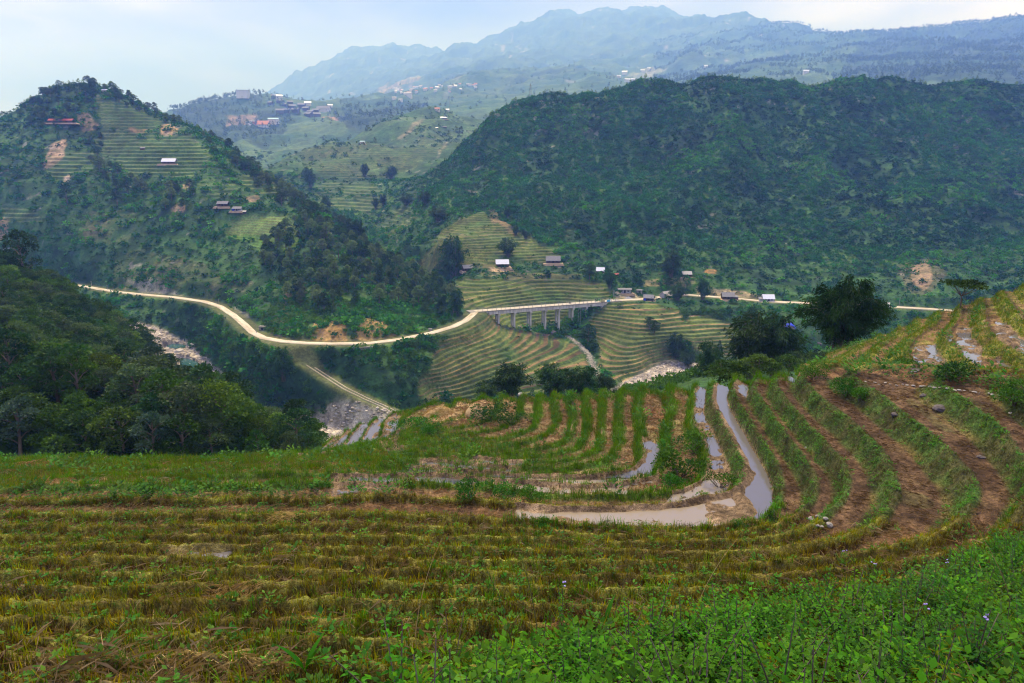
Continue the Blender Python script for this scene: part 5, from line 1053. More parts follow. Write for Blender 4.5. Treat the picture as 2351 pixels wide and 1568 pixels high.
house(1004, 256, 12, 'red-topped house at the crest of the spur', M_orange, M_cream, 0, .6, .5, .6, y0=950, yard=False)
house(1027, 256, 10, 'pale house beside the mast on the crest of the spur', M_white, M_cream, 0, .6, .4, .6, y0=950, yard=False)
house(557, 225, 26, 'square tower-like pale building on the skyline of the far hill', M_grey, M_cream, 0, .7, .62, .05, y0=1200, yard=False, simple=True)
house(628, 286, 23, 'white building with a teal roof on the slope below the far village', M_teal, M_cream, .1, .6, .5, .4, y0=1200, yard=False)
house(604, 292, 26, 'large orange-roofed compound on the far slope', M_orange, M_cream, 0, .7, .25, .8, y0=1200, yard=False)
house(585, 285, 19, 'grey and orange building beside the orange-roofed compound', M_grey, M_orange, 0, .7, .3, .6, y0=1200, yard=False)
house(571, 287, 14, 'small white cube house left of the orange-roofed compound', M_cream, M_white, 0, .8, .6, .1, y0=1200, yard=False)
house(743, 257, 30, 'long grey-roofed hall at the right end of the far lodge village', M_grey, M_cream, -.1, .45, .25, .8, y0=1200, yard=False)
# the lodge village and the farther hamlets: small houses, one mesh each copied
gh = np.random.default_rng(21)
proto = {}
def far_house(u, v, wpx, mat_, label, group, y0):
    q = at(u, v, y0); s_ = wpx * q.y / FOC
    if mat_ not in proto:
        a, b, H_, R_ = .5, .32, .34, .2
        w_ = MB().add([(-a * .9, -b * .85, -.5), (a * .9, -b * .85, -.5), (a * .9, b * .85, -.5), (-a * .9, b * .85, -.5), (-a * .9, -b * .85, H_), (a * .9, -b * .85, H_), (a * .9, b * .85, H_), (-a * .9, b * .85, H_), (-a * .9, 0, H_ + R_ * .85), (a * .9, 0, H_ + R_ * .85)], [(3, 2, 1, 0), (0, 1, 5, 4), (2, 3, 7, 6), (1, 2, 6, 9, 5), (3, 0, 4, 8, 7), (4, 5, 9, 8), (6, 7, 8, 9)])
        r_ = MB()
        for g1 in (-1, 1):
            V_ = [(-a, g1 * b * 1.1, H_ - .02), (a, g1 * b * 1.1, H_ - .02), (a, 0, H_ + R_), (-a, 0, H_ + R_)]; V_ += [(x, y, z + .03) for x, y, z in V_]; f = [(0, 1, 2, 3), (7, 6, 5, 4), (0, 4, 5, 1), (1, 5, 6, 2), (2, 6, 7, 3), (3, 7, 4, 0)]; r_.add(V_, f)
        e_ = empty('village_house', (0, 0, 0)); proto[mat_] = (e_, [w_.build('wall', M_wood if mat_ is M_grey else M_cream, e_), r_.build('roof', mat_, e_)], [False])
    e_, ch, used = proto[mat_]
    if used[0]:
        e2 = e_.copy(); COL.objects.link(e2)
        for c_ in ch: k_ = c_.copy(); COL.objects.link(k_); k_.parent = e2
        e_ = e2
    used[0] = True; e_.location = q; e_.scale = (s_, s_, s_); e_.rotation_euler = (0, 0, gh.normal() * .25); tag(e_, label, 'house', group)
for u, v, w_ in [(640, 237, 15), (663, 239, 13), (652, 245, 14), (668, 250, 17), (690, 247, 17), (676, 258, 17), (700, 254, 15), (710, 262, 15), (655, 258, 15), (640, 260, 17), (722, 258, 14), (628, 226, 15), (618, 240, 12), (705, 268, 17), (725, 268, 16)]:
    far_house(u + 3, v, w_, M_grey, 'dark grey-roofed house of the lodge village on the far hill', 'houses of the lodge village', 1200)
for u, v, w_, mt, lb in [(707, 242, 15, M_white, 'white-roofed house at the right of the lodge village'), (641, 226, 14, M_white, 'white-roofed house at the top of the lodge village'), (758, 246, 11, M_white, 'white shed right of the lodge village')]:
    far_house(u, v, w_, mt, lb, None, 1200)
for i in range(44):
    t_ = gh.random(); u = 905 + 185 * t_ + gh.normal() * 5; v = 204 - 12 * t_ + abs(gh.normal()) * 8
    far_house(u, v, 4.5 + 3.5 * gh.random(), (M_white, M_pale, M_pale, M_orange)[int(gh.integers(0, 4))], 'tiny pale house of the hamlet strung out below the mountain', 'houses of the hamlet below the mountain', 1500)
for u, v, w_ in [(905, 228, 10), (937, 222, 18), (920, 232, 9), (1000, 210, 8)]: far_house(u, v, w_, M_pale, 'pale house standing below the mountain hamlet', 'houses below the hamlet', 1500)
for u, v, w_ in [(1440, 188, 13), (1452, 186, 10), (1434, 170, 12), (1475, 165, 9), (1490, 160, 8), (1420, 178, 9), (1620, 155, 9), (1850, 168, 12)]: far_house(u, v, w_, M_white, 'small white house on the mountain slope behind the right hill', 'houses on the mountain slope', 1200)
# ------------------------------------------------------------------ the bridge
A_ = Vector(to3([(1093, 714, -86)])[0]); B_ = Vector(to3([(1407, 690, -88)])[0]); A_.z += .15; B_.z += .15
br = empty('road_bridge', A_); dv_ = B_ - A_; ang = math.atan2(dv_.y, dv_.x); br.rotation_euler = (0, 0, ang); BL = math.hypot(dv_.x, dv_.y); slp = dv_.z / BL
tag(br, 'long concrete road bridge on tall paired columns across the side valley', 'bridge')
def bp(x, y, z): return (x, y, z + slp * x)
def slab(x0, x1, y0, y1, z0, z1, m=None, n=1):
    m = m or MB()
    for i in range(n):
        a, b = x0 + (x1 - x0) * i / n, x0 + (x1 - x0) * (i + 1) / n
        m.add([bp(a, y0, z0), bp(b, y0, z0), bp(b, y1, z0), bp(a, y1, z0), bp(a, y0, z1), bp(b, y0, z1), bp(b, y1, z1), bp(a, y1, z1)], [(3, 2, 1, 0), (4, 5, 6, 7), (0, 1, 5, 4), (1, 2, 6, 5), (2, 3, 7, 6), (3, 0, 4, 7)])
    return m
slab(-1, BL + 1, -3.1, 3.1, -.35, 0).build('deck', M_conc, br); slab(-1, BL + 1, -2.75, 2.75, .004, .05).build('road_surface', M_deck, br)
PU = [1141.5, 1178, 1215, 1249, 1280.5, 1311.3, 1342, 1377]; px_ = []
for u in PU:
    X, _ = ray(u, 705); lo, hi = 0.0, 1.0
    for _ in range(40):
        t_ = (lo + hi) / 2; p_ = A_ + dv_ * t_
        if p_.x / p_.y < float(X): lo = t_
        else: hi = t_
    px_.append(lo * BL)
ends = [0] + px_ + [BL]
for s_ in (-1, 1):
    m = MB()
    for a, b in zip(ends[:-1], ends[1:]): slab(a + .06, b - .06, s_ * 2.5 - .28, s_ * 2.5 + .28, -2.15, -.352, m); slab(a + .06, b - .06, s_ * 2.5 - .42, s_ * 2.5 + .42, -2.4, -2.152, m)
    m.build('girder', M_concd, br)
    m = MB(); n_ = int(BL / 3.0)
    for i in range(n_ + 1): x = BL * i / n_; m.bar(bp(x, s_ * 2.95, .01), bp(x, s_ * 2.95, 1.25), .16)
    for z in (.55, 1.15): m.bar(bp(0, s_ * 2.95, z), bp(BL, s_ * 2.95, z), .07)
    m.build('railing', M_steel, br)
ca, sa = math.cos(ang), math.sin(ang)
for i, x in enumerate(px_):
    e_ = MB(); top = -2.42
    w0 = (A_.x + ca * x, A_.y + sa * x); zg = zat(*w0) - A_.z - slp * x - 1.5
    hgt = [742, 752, 758, 758.5, 763, 745, 722, 702][i]; Xv, Zv = ray(PU[i], hgt); zphoto = float(Zv) * w0[1] - A_.z - slp * x - 1.0; zg = min(zg, zphoto) if i < 6 else zg
    e_.add([bp(x - .75, -3.0, top - 1.1), bp(x + .75, -3.0, top - 1.1), bp(x + .75, 3.0, top - 1.1), bp(x - .75, 3.0, top - 1.1), bp(x - .75, -3.2, top), bp(x + .75, -3.2, top), bp(x + .75, 3.2, top), bp(x - .75, 3.2, top)], [(3, 2, 1, 0), (4, 5, 6, 7), (0, 1, 5, 4), (1, 2, 6, 5), (2, 3, 7, 6), (3, 0, 4, 7)])
    for s_ in (-1, 1): e_.bar(bp(x, s_ * 1.75, zg), bp(x, s_ * 1.75, top - 1.102), 1.2, 1.1, .86)
    zz = top - 4.5
    while zz > zg + 2: e_.bar(bp(x, -1.2, zz), bp(x, 1.2, zz), .5, .45); zz -= 4.0
    e_.build('pier', M_concd, br)
for x0, x1 in ((-5, .0), (BL, BL + 5)): slab(x0, x1, -3.4, 3.4, -7.5, -.02).build('abutment', M_conc, br)
def on_bridge(x, y, z=.055): return Vector((A_.x + ca * x - sa * y, A_.y + sa * x + ca * y, A_.z + slp * x + z))
for u_, mt, lb in ((1385, M_cyan, 'light blue cloth hung over the bridge railing'), (1371, M_beige, 'beige cloth hung over the bridge railing')):
    x = BL * (u_ - 1093) / 314.; o_ = MB(); V_ = [(i * .35, -.04 - .06 * math.sin(j * 1.3 + i * 2.1), 1.28 - .26 * j) for j in range(6) for i in range(9)]
    o_.add(V_, [(j * 9 + i, j * 9 + i + 1, j * 9 + i + 10, j * 9 + i + 9) for j in range(5) for i in range(8)]); c_ = o_.build('hanging_cloth', mt); c_.location = on_bridge(x, -3.04, 0); c_.rotation_euler = (0, 0, ang)
    md = c_.modifiers.new('thick', 'SOLIDIFY'); md.thickness = .03; tag(c_, lb, 'cloth')
# ------------------------------------------------------------------ people and the motorbike
M_skin = plain_mat('skin', (.42, .25, .17), .6, .1); M_cloth = plain_mat('dark_clothing', (.014, .015, .022), .9, .2); M_shirt = plain_mat('faded_shirt', (.30, .30, .34), .9, .2); M_hair = plain_mat('black_hair', (.008, .007, .006), .6, .1)
def skin_mesh(name, verts, edges, radii, mats, colour):
    me = bpy.data.meshes.new(name); me.from_pydata(verts, edges, []); o_ = bpy.data.objects.new(name, me); COL.objects.link(o_)
    md = o_.modifiers.new('s', 'SKIN'); o_.modifiers.new('u', 'SUBSURF').levels = 1
    for i, r_ in enumerate(radii): me.skin_vertices[0].data[i].radius = (r_, r_)
    me.skin_vertices[0].data[0].use_root = True
    dg = bpy.context.evaluated_depsgraph_get(); m2 = bpy.data.meshes.new_from_object(o_.evaluated_get(dg)); bpy.data.objects.remove(o_); m2.name = name
    for mm_ in mats: m2.materials.append(mm_)
    for p in m2.polygons: p.material_index = colour(p.center); p.use_smooth = True
    return m2
def person(pose='stand', shirt=M_cloth):
    if pose == 'stand':
        v = [(0, 0, .93), (0, 0, 1.15), (0, .01, 1.38), (0, .01, 1.47), (0, -.01, 1.60), (0, -.01, 1.68), (.18, .01, 1.36), (.23, .03, 1.10), (.22, -.06, .88), (.215, -.08, .80), (-.18, .01, 1.36), (-.23, .03, 1.10), (-.22, -.06, .88), (-.215, -.08, .80), (.10, 0, .88), (.11, -.03, .48), (.12, .03, .08), (.13, -.10, .03), (-.10, 0, .88), (-.11, .06, .48), (-.12, .10, .08), (-.13, -.03, .03)]
    else:
        v = [(0, 0, .80), (0, -.02, 1.02), (0, -.08, 1.25), (0, -.10, 1.34), (0, -.14, 1.46), (0, -.14, 1.54), (.18, -.08, 1.23), (.25, -.26, 1.05), (.26, -.50, 1.02), (.26, -.58, 1.02), (-.18, -.08, 1.23), (-.25, -.26, 1.05), (-.26, -.50, 1.02), (-.26, -.58, 1.02), (.11, -.03, .76), (.17, -.40, .70), (.17, -.30, .30), (.17, -.42, .26), (-.11, -.03, .76), (-.17, -.40, .70), (-.17, -.30, .30), (-.17, -.42, .26)]
    e = [(0, 1), (1, 2), (2, 3), (3, 4), (4, 5), (2, 6), (6, 7), (7, 8), (8, 9), (2, 10), (10, 11), (11, 12), (12, 13), (0, 14), (14, 15), (15, 16), (16, 17), (0, 18), (18, 19), (19, 20), (20, 21)]
    r_ = [.13, .13, .15, .055, .10, .08, .065, .05, .04, .045, .065, .05, .04, .045, .09, .065, .045, .04, .09, .065, .045, .04]
    hz_ = v[4][2]
    return skin_mesh('body', v, e, r_, [shirt, M_skin, M_cloth], lambda c: 1 if c.z > hz_ - .09 or (abs(c.x) > .19 and .76 < c.z < .90 and pose == 'stand') else (2 if c.z < .9 else 0))
def hair_mesh(hz_, hy):
    bm = bmesh.new(); bmesh.ops.create_icosphere(bm, subdivisions=2, radius=.118); bmesh.ops.delete(bm, geom=[x for x in bm.verts if x.co.z < -.02 and x.co.y < .03], context='VERTS')
    for x in bm.verts: x.co += Vector((0, hy + .012, hz_ + .02))
    me = bpy.data.meshes.new('hair'); bm.to_mesh(me); bm.free(); return me
PB_, HB_ = person(), hair_mesh(1.63, -.01)
def stand(loc, rz, label, mesh=None):
    e_ = empty('person', loc, rz); tag(e_, label, 'person'); link('body', mesh or PB_, None, e_); link('hair', HB_, M_hair, e_); return e_
q1 = at(1833, 822, 200); q2 = at(1861, 823, 200)
stand(q1, .4, 'person in black walking on the earth path behind the field'); stand(q2, -.5, 'second person in black a few steps to the right on the path')
PBs = person('stand', M_shirt)
for i, (x, y, lb, ms) in enumerate([(BL - 5.0, 1.6, 'person in dark clothes nearest the far end of the bridge', None), (BL - 9.5, 1.9, 'person in a faded shirt by the railing at the bridge end', PBs), (BL - 12.5, 1.2, 'dark figure standing in the lane near the bridge end', None), (BL - 24, 2.1, 'lone dark figure beside the beige cloth on the bridge', None)]): stand(on_bridge(x, y), i * 1.3, lb, ms)
bk = empty('motorbike', on_bridge(BL * (1300 - 1093) / 314., -.9), ang + math.pi / 2 + math.pi); tag(bk, 'dark motorbike being ridden across the bridge', 'motorbike')
def wheel(y):
    bm = bmesh.new(); 
    V_, F_ = [], []
    for i in range(20):
        a = i / 20 * 6.2832
        for j in range(8): b = j / 8 * 6.2832; r_ = .29 + .05 * math.cos(b); V_.append((.05 * math.sin(b), y + r_ * math.cos(a), .31 + r_ * math.sin(a)))
    for i in range(20):
        for j in range(8): F_.append((i * 8 + j, i * 8 + (j + 1) % 8, ((i + 1) % 20) * 8 + (j + 1) % 8, ((i + 1) % 20) * 8 + j))
    m = MB().add(V_, F_)
    for i in range(6): a = i * 1.047; m.bar((0, y, .31), (0, y + .26 * math.cos(a), .31 + .26 * math.sin(a)), .02)
    bm.free(); return m
for y in (-.62, .62): wheel(y).build('wheel', M_dark, bk)
MB().bar((0, .62, .31), (0, .1, .45), .06).bar((0, .1, .42), (0, -.35, .72), .09).bar((0, -.62, .31), (0, -.42, .95), .05).box(-.12, .12, -.2, .2, .30, .58).build('frame', M_steel, bk)
MB().add([(-.12, -.25, .66), (.12, -.25, .66), (.14, .55, .78), (-.14, .55, .78), (-.10, -.25, .74), (.10, -.25, .74), (.12, .6, .86), (-.12, .6, .86)], [(3, 2, 1, 0), (4, 5, 6, 7), (0, 1, 5, 4), (1, 2, 6, 5), (2, 3, 7, 6), (3, 0, 4, 7)]).build('seat', M_dark, bk)
MB().bar((-.32, -.36, 1.0), (.32, -.36, 1.0), .035).build('handlebar', M_steel, bk); MB().box(-.09, .09, -.62, -.46, .84, 1.0).build('headlight', M_white, bk, .02)
rd = empty('person', bk.location + Vector((0, 0, .02)), bk.rotation_euler[2]); tag(rd, 'rider seated on the motorbike on the bridge', 'person'); link('body', person('ride', M_cloth), None, rd); link('hair', hair_mesh(1.49, -.14), M_hair, rd)
# ------------------------------------------------------------------ poles, pylon, mast, small structures
def pole(u, v, hpx, label, y0=240, arm=True):
    q = at(u, v, y0); h = hpx * q.y / FOC; e_ = empty('utility_pole', q); tag(e_, label, 'pole')
    V_, F_ = tube([(0, 0, -.6), (0, 0, h * .5), (0, 0, h)], [.16, .13, .10], 8); link('post', mesh_np('post', V_, F_, None, True), M_conc, e_)
    if arm: MB().bar((-.7, 0, h - .5), (.7, 0, h - .5), .09).build('crossarm', M_steel, e_)
for u, v, hp, lb in [(2064, 702, 20, 'pale pole beside the road right of the largest bamboo'), (211, 659, 15, 'pole at the far left bend of the dirt road'), (247, 666, 13, 'second pole along the left part of the dirt road'), (503, 700, 14, 'pole above the dirt road where it starts to descend'), (589, 765, 22, 'pole beside the sharp bend of the dirt road'), (1573, 672, 20, 'pole with a small flag among the houses above the road'), (1408, 690, 26, 'dark pole at the right end of the bridge')]: pole(u, v, hp, lb)
for u, v, hp, lb in [(1327, 745, 38, 'thin pale pipe standing under the bridge'), (1331.5, 750, 42, 'second thin pipe standing under the bridge')]: pole(u, v, hp, lb, 240, False)
q = at(1218, 226, 700); py = empty('pylon', q + Vector((0, 6, 0))); tag(py, 'lattice power pylon on the crest of the right hill', 'pylon'); m = MB(); hp_ = 17.
for sx_, sy_ in ((-1, -1), (1, -1), (1, 1), (-1, 1)): m.bar((sx_ * 1.7, sy_ * 1.7, -1), (sx_ * .25, sy_ * .25, hp_), .22)
for i in range(7):
    z0, z1 = hp_ * i / 7, hp_ * (i + 1) / 7; r0, r1 = 1.7 - 1.45 * i / 7, 1.7 - 1.45 * (i + 1) / 7
    for a in range(4): c0, c1 = [(-1, -1), (1, -1), (1, 1), (-1, 1)][a], [(1, -1), (1, 1), (-1, 1), (-1, -1)][a]; m.bar((c0[0] * r0, c0[1] * r0, z0), (c1[0] * r1, c1[1] * r1, z1), .12)
m.build('lattice', M_steel, py)
for z, l in ((hp_ * .72, 2.6), (hp_ * .88, 2.0)): MB().bar((-l, 0, z), (l, 0, z), .25).build('crossarm', M_steel, py)
q = at(1032, 256, 1000); ms = empty('radio_mast', q); tag(ms, 'thin tall mast on the crest of the terraced spur', 'mast'); V_, F_ = tube([(0, 0, -1), (0, 0, 18), (0, 0, 36)], [.35, .28, .18], 6); link('post', mesh_np('post', V_, F_, None, True), M_steel, ms)
for z in (24, 31): MB().bar((-1.2, 0, z), (1.2, 0, z), .3).build('crossarm', M_steel, ms)
q = at(602, 758, 280); e_ = empty('stone_shelter', q + Vector((0, 1.5, 0)), -.2); tag(e_, 'small stone shelter with a flat slab beside the dirt road bend', 'shelter'); MB().box(-1.8, 1.8, -1, 1, -.6, 1.7).build('wall', M_stone, e_, .05); MB().box(-2.1, 2.1, -1.3, 1.3, 1.702, 1.95).build('roof', M_conc, e_); MB().box(-.6, .6, -1.06, -.98, 0, 1.2).build('door', M_dark, e_)
q = at(831, 803, 280); e_ = MB().box(-5.2, 5.2, -.3, .3, -1.5, 1.15).box(-5.3, 5.3, -.45, .45, 1.152, 1.35).build('retaining_wall', M_conc); e_.location = q; e_.rotation_euler = (0, 0, .25); tag(e_, 'short grey retaining wall on the slope below the dirt road', 'wall')
q = at(988, 760, 280); e_ = MB().box(-.9, .9, -.4, .4, -.5, 1.3).box(-1.0, 1.0, -.5, .5, 1.302, 1.45).build('culvert_block', M_conc, None, .03); e_.location = q; tag(e_, 'small pale concrete block on the uphill side of the dirt road', 'block')
q = at(16, 572, 300); e_ = empty('roadside_barrier', q, .05); tag(e_, 'white concrete barrier of a road at the far left edge', 'barrier'); MB().box(-8, 6, -.2, .2, .7, 1.0).build('rail', M_white, e_)
for i in range(6): MB().box(-8 + i * 2.7, -7.6 + i * 2.7, -.25, .25, -1, .698).build('post', M_white, e_)
# ------------------------------------------------------------------ rocks
def rock_mesh(seed, n=2, rough_=.35, flat_=.7):
    bm = bmesh.new(); bmesh.ops.create_icosphere(bm, subdivisions=n, radius=1); g = np.random.default_rng(seed); o_ = g.random(3) * 50
    pl_ = g.normal(size=(7, 3)); pl_ /= np.linalg.norm(pl_, axis=1)[:, None]
    for x in bm.verts:
        p = np.array(x.co)
        for d_ in pl_:
            t_ = p @ d_ - .72
            if t_ > 0: p = p - d_ * t_ * .85
        k_ = 1 + rough_ * float(vnoise(p[0] * 1.3 + o_[0], p[1] * 1.3 + p[2] * 1.7 + o_[1], seed)); x.co = (p[0] * k_, p[1] * k_, p[2] * k_ * flat_)
    me = bpy.data.meshes.new('rock'); bm.to_mesh(me); bm.free(); return me
RK = [rock_mesh(i + 30) for i in range(6)]
M_rockd = plain_mat('dark_boulder', (.10, .085, .08), .9, .4, 1.2, None, .5, 0, .1); M_rockl = plain_mat('pale_river_rock', (.40, .36, .30), .9, .35, 1.2, None, .4, 0, .1)
RKd, RKl = [m.copy() for m in RK], [m.copy() for m in RK]
def rock(name, loc, r_, label, set_=RK, mat_=None, group=None, sc=(1, 1, 1)):
    me = set_[random.randrange(6)]; o_ = link(name, me, mat_ or M_stone, None, loc, random.random() * 6.28, (r_ * sc[0], r_ * sc[1], r_ * sc[2])); return tag(o_, label, 'rock', group)
for u, v, wp, lb in [(1267, 765, 24, 'dark boulder between the feet of the bridge piers'), (1249, 770, 12, 'smaller dark boulder left of the one under the bridge'), (1812, 752, 30, 'dark boulder with a blue tarp on top'), (1708, 742, 16, 'dark boulder among the terraces right of the lone bamboo'), (1880, 900 - 110, 14, 'dark boulder at the left foot of the largest bamboo')]:
    q = at(u, v, 200); rock('boulder', q, wp * q.y / FOC / 2, lb, RKd, M_rockd)
q = at(1812, 752, 200); o_ = MB(); r_ = 30 * q.y / FOC / 2; V_ = [((i - 4) * r_ * .2, (j - 3) * r_ * .22, r_ * (.78 - .032 * ((i - 4) ** 2 + (j - 3) ** 2) + .05 * math.sin(i * 2.2 + j))) for j in range(7) for i in range(9)]; o_.add(V_, [(j * 9 + i, j * 9 + i + 1, j * 9 + i + 10, j * 9 + i + 9) for j in range(6) for i in range(8)]); t_ = o_.build('tarp', M_blue); t_.location = q; md = t_.modifiers.new('thick', 'SOLIDIFY'); md.thickness = .05; tag(t_, 'bright blue tarp spread over a boulder', 'tarp')
for i, (u, v, wp) in enumerate([(1443, 686, 22)]):
    q = at(u, v, 240); r_ = wp * q.y / FOC / 2; V_, F_ = [(0, 0, r_ * .55)], []
    for j in range(1, 6):
        for k_ in range(24): a = k_ / 24 * 6.2832; rr = r_ * j / 5; V_.append((rr * math.cos(a), rr * .8 * math.sin(a), r_ * .55 * (1 - j / 5) + .25 * float(vnoise(math.cos(a) * 3 + j, math.sin(a) * 3, 7)) * (j < 5)))
    F_ = [(0, 1 + k_, 1 + (k_ + 1) % 24) for k_ in range(24)] + [(1 + j * 24 + k_, 25 + j * 24 + k_, 25 + j * 24 + (k_ + 1) % 24, 1 + j * 24 + (k_ + 1) % 24) for j in range(4) for k_ in range(24)]
    o_ = MB().add(V_, F_).build('gravel_heap', plain_mat('grey_gravel', (.27, .27, .28), .95, .3, 4, None, .5)); o_.location = q; tag(o_, 'grey gravel heap on the yard at the right end of the bridge', 'gravel')
gr_ = np.random.default_rng(44)
for u, v in [(470, 868), (452, 874), (490, 900), (500, 915), (440, 805), (410, 806), (385, 800), (365, 778), (445, 790), (476, 882), (398, 862), (520, 930)]:
    q = at(u, v, 280); rock('boulder', q + Vector((0, 0, -.2)), 1.1 + 2.2 * gr_.random(), 'grey rock among the pools of the gorge below the left road', RKl, M_rockl, 'rocks in the gorge', (1, 1, .9))
# loose river stones: nobody could count them
def rock_t(i): bm = bmesh.new(); bmesh.ops.create_icosphere(bm, subdivisions=1, radius=1); g = np.random.default_rng(i); V_ = np.array([x.co for x in bm.verts]) * (1 + .3 * g.normal(size=(len(bm.verts), 1)) * .6) * [1.2, .9, .6]; F_ = np.array([[x.index for x in f.verts] for f in bm.faces]); bm.free(); return V_, F_, np.full((len(V_), 3), 1.0)
def stones(den, s0, s1, n, label, c0, c1):
    p, _ = sample_valley(den, n); m = len(p); out = []; wv = gr_.integers(0, 3, m); s_ = s0 + (s1 - s0) * gr_.random(m) ** 3
    for i in range(3): w_ = wv == i; out.append(scatter(rock_t(60 + i), p[w_], gr_.random(int(w_.sum())) * 6.28, s_[w_], s_[w_], lerp3(c0, c1, gr_.random(int(w_.sum())))))
    V, F, C = join(out); return tag(link('river_stones', mesh_np('river_stones', V, F, C), M_road), label, 'stones', kind='stuff')
stones((dRiv < rw + 1) * (AY > 250) * (AY < 520) * .9, .2, 1.0, 9000, 'pale stones covering the river bed', (.16, .14, .12), (.52, .46, .38)); stones((dBr < 2.2) * 1.2, .15, .5, 700, 'stones in the narrow brook below the bridge', (.2, .18, .15), (.5, .45, .38))
for i, (u, v, wp) in enumerate([(1622, 1196 + 0, 15), (1880, 1190, 15), (1868, 1199, 11), (1897, 1195, 12), (1904, 1209, 17), (1885, 1214, 10), (1862, 1195, 14), (1893, 1184, 9), (1875, 1210, 9)][1:]):
    q = near_at(u, v); rock('fieldstone', q + Vector((0, 0, .06)), wp * q.y / FOC / 2 * 1.15, 'grey stone in the little heap at the foot of the right terraces', RK, M_stone, 'stones of the heap at the terrace foot')
for i in range(24):
    t_ = i / 23; u = 1992 + 300 * t_ + gr_.normal() * 3; v = 880 + 30 * t_ ** 1.4 + gr_.normal() * 1.5; q = near_at(u, v); rock('fieldstone', q + Vector((0, 0, .05)), (.04 + .06 * gr_.random()), 'pale stone in the line along the top of the right terraces', RK, M_stone, 'stones lined along the upper path', (1.5, 1, .7))
for u, v, wp, lb, st, mt in [(1853, 1027, 10, 'round brown stone lying on a terrace bank at right', RK, M_stone), (1191, 905, 22, 'pale boulder on the grassy crest of the field', RK, M_stone), (1130, 1120, 14, 'pale stone beside the bush in the middle of the field', RKl, M_rockl), (2120, 910, 20, 'dark rock on the upper terrace at right', RKd, M_rockd), (2160, 940, 34, 'flat dark rock sticking out of the bank at right', RKd, M_rockd), (2055, 950, 22, 'dark rock in the bank left of the flat one', RKd, M_rockd), (2250, 1050, 22, 'dark rock low in the rightmost bank', RKd, M_rockd), (2320, 950, 12, 'white stone at the right edge', RKl, M_rockl)]:
    q = near_at(u, v); rock('fieldstone', q, wp * q.y / FOC / 2, lb, st, mt, None, (1, 1, .8))
# ------------------------------------------------------------------ straw
def nz_at(x, y):
    c = int(np.clip(np.searchsorted(gX, x / y), 0, NX - 1)); r_ = int(np.clip(np.searchsorted(gY, math.log(y)), 0, NY - 1)); return float(Bz[r_, c])
def heap(name, u, v, wpx, hpx, label, n, L=.5, c0=(.30, .20, .09), c1=(.55, .42, .22), dome=True, drop=.0):
    q = near_at(u, v); r_ = wpx * q.y / FOC / 2; h = hpx * q.y / FOC; g = np.random.default_rng(int(u)); V, F, C = [], [], []
    e_ = empty(name, q); tag(e_, label, 'straw')
    if dome:
        V_, F_ = [(0, 0, h)], []
        for j in range(1, 9):
            for k_ in range(32): a = k_ / 32 * 6.2832; rr = r_ * (j / 8) * (1 + .18 * float(vnoise(math.cos(a) * 2, math.sin(a) * 2, int(u)))); V_.append((rr * math.cos(a), rr * math.sin(a) * .9, h * (1 - (j / 8) ** 2.2) - .25 * (j == 8) + .06 * float(vnoise(rr * 4 * math.cos(a), rr * 4 * math.sin(a), 3))))
        F_ = [(0, 1 + k_, 1 + (k_ + 1) % 32) for k_ in range(32)] + [(1 + j * 32 + k_, 33 + j * 32 + k_, 33 + j * 32 + (k_ + 1) % 32, 1 + j * 32 + (k_ + 1) % 32) for j in range(7) for k_ in range(32)]
        b_ = MB().add(V_, F_).build('mound', M_strawm, e_); [setattr(p, 'use_smooth', True) for p in b_.data.polygons]
    for i in range(n):
        a = g.random() * 6.283; rr = r_ * math.sqrt(g.random()) * (1.12 if dome else 1); x, y = rr * math.cos(a), rr * math.sin(a) * .9; gx2 = q.x + x; gy2 = q.y + y; zg = 0.0 if dome else nz_at(gx2, gy2) - q.z; z = (h * max(0, 1 - (rr / r_) ** 2.2) if dome else zg + h * g.random() * max(.1, 1 - rr / r_)) + .015
        b = g.normal() * .5 + a + 1.57 if dome else g.normal() * .75 + (3.14 if g.random() < .5 else 0); l = L * (.4 + .8 * g.random()); w_ = (.012 + .008 * g.random()) * (1 if dome else .32); k_ = np.array(c0) + (np.array(c1) - np.array(c0)) * g.random(); o_ = len(V); cb3, sb3 = math.cos(b), math.sin(b); zz = z + .03 + .06 * g.random() * (2.5 if not dome else 1)
        x2, y2 = x + cb3 * l, y + sb3 * l; z2 = max(h * max(0, 1 - (math.hypot(x2, y2 / .9) / r_) ** 2.2), 0) + .02 + .05 * g.random() if dome else max(nz_at(q.x + x2, q.y + y2) - q.z + .02, z - .15)
        V += [(x - sb3 * w_, y + cb3 * w_, z), (x + sb3 * w_, y - cb3 * w_, z), ((x + x2) / 2 + sb3 * w_, (y + y2) / 2, (z + z2) / 2 + .04), (x2, y2, z2)]; F += [(o_, o_ + 1, o_ + 2), (o_ + 1, o_ + 3, o_ + 2)]; C += [k_] * 4
    link('straw_strands', mesh_np('straw_strands', np.array(V), np.array(F), np.array(C)), M_straw, e_)
M_strawm = plain_mat('heaped_straw', (.42, .29, .13), .95, .35, 14, (1, 1, 2.5), .8, 0, .03)
heap('straw_mound', 1108, 950, 84, 34, 'rounded golden straw mound near the field crest', 1500)
heap('straw_mound', 1012, 962, 96, 30, 'broad flattened straw mound left of the rounded one', 1600)
heap('straw_bundle', 520, 1390, 120, 22, 'loose bundle of straw lying on a terrace at lower left', 520, .5, dome=False)
heap('straw_bundle', 655, 1183, 60, 18, 'small straw heap at a terrace edge in the middle left', 260, .5, dome=False)
heap('straw_bundle', 508, 1182, 44, 9, 'small straw bundle left of the heap at the terrace edge', 160, .5, dome=False)
heap('straw_pile', 500, 1515, 380, 7, 'wide heap of tangled pale straw at the bottom left', 620, .42, (.22, .15, .07), (.50, .38, .2), dome=False)
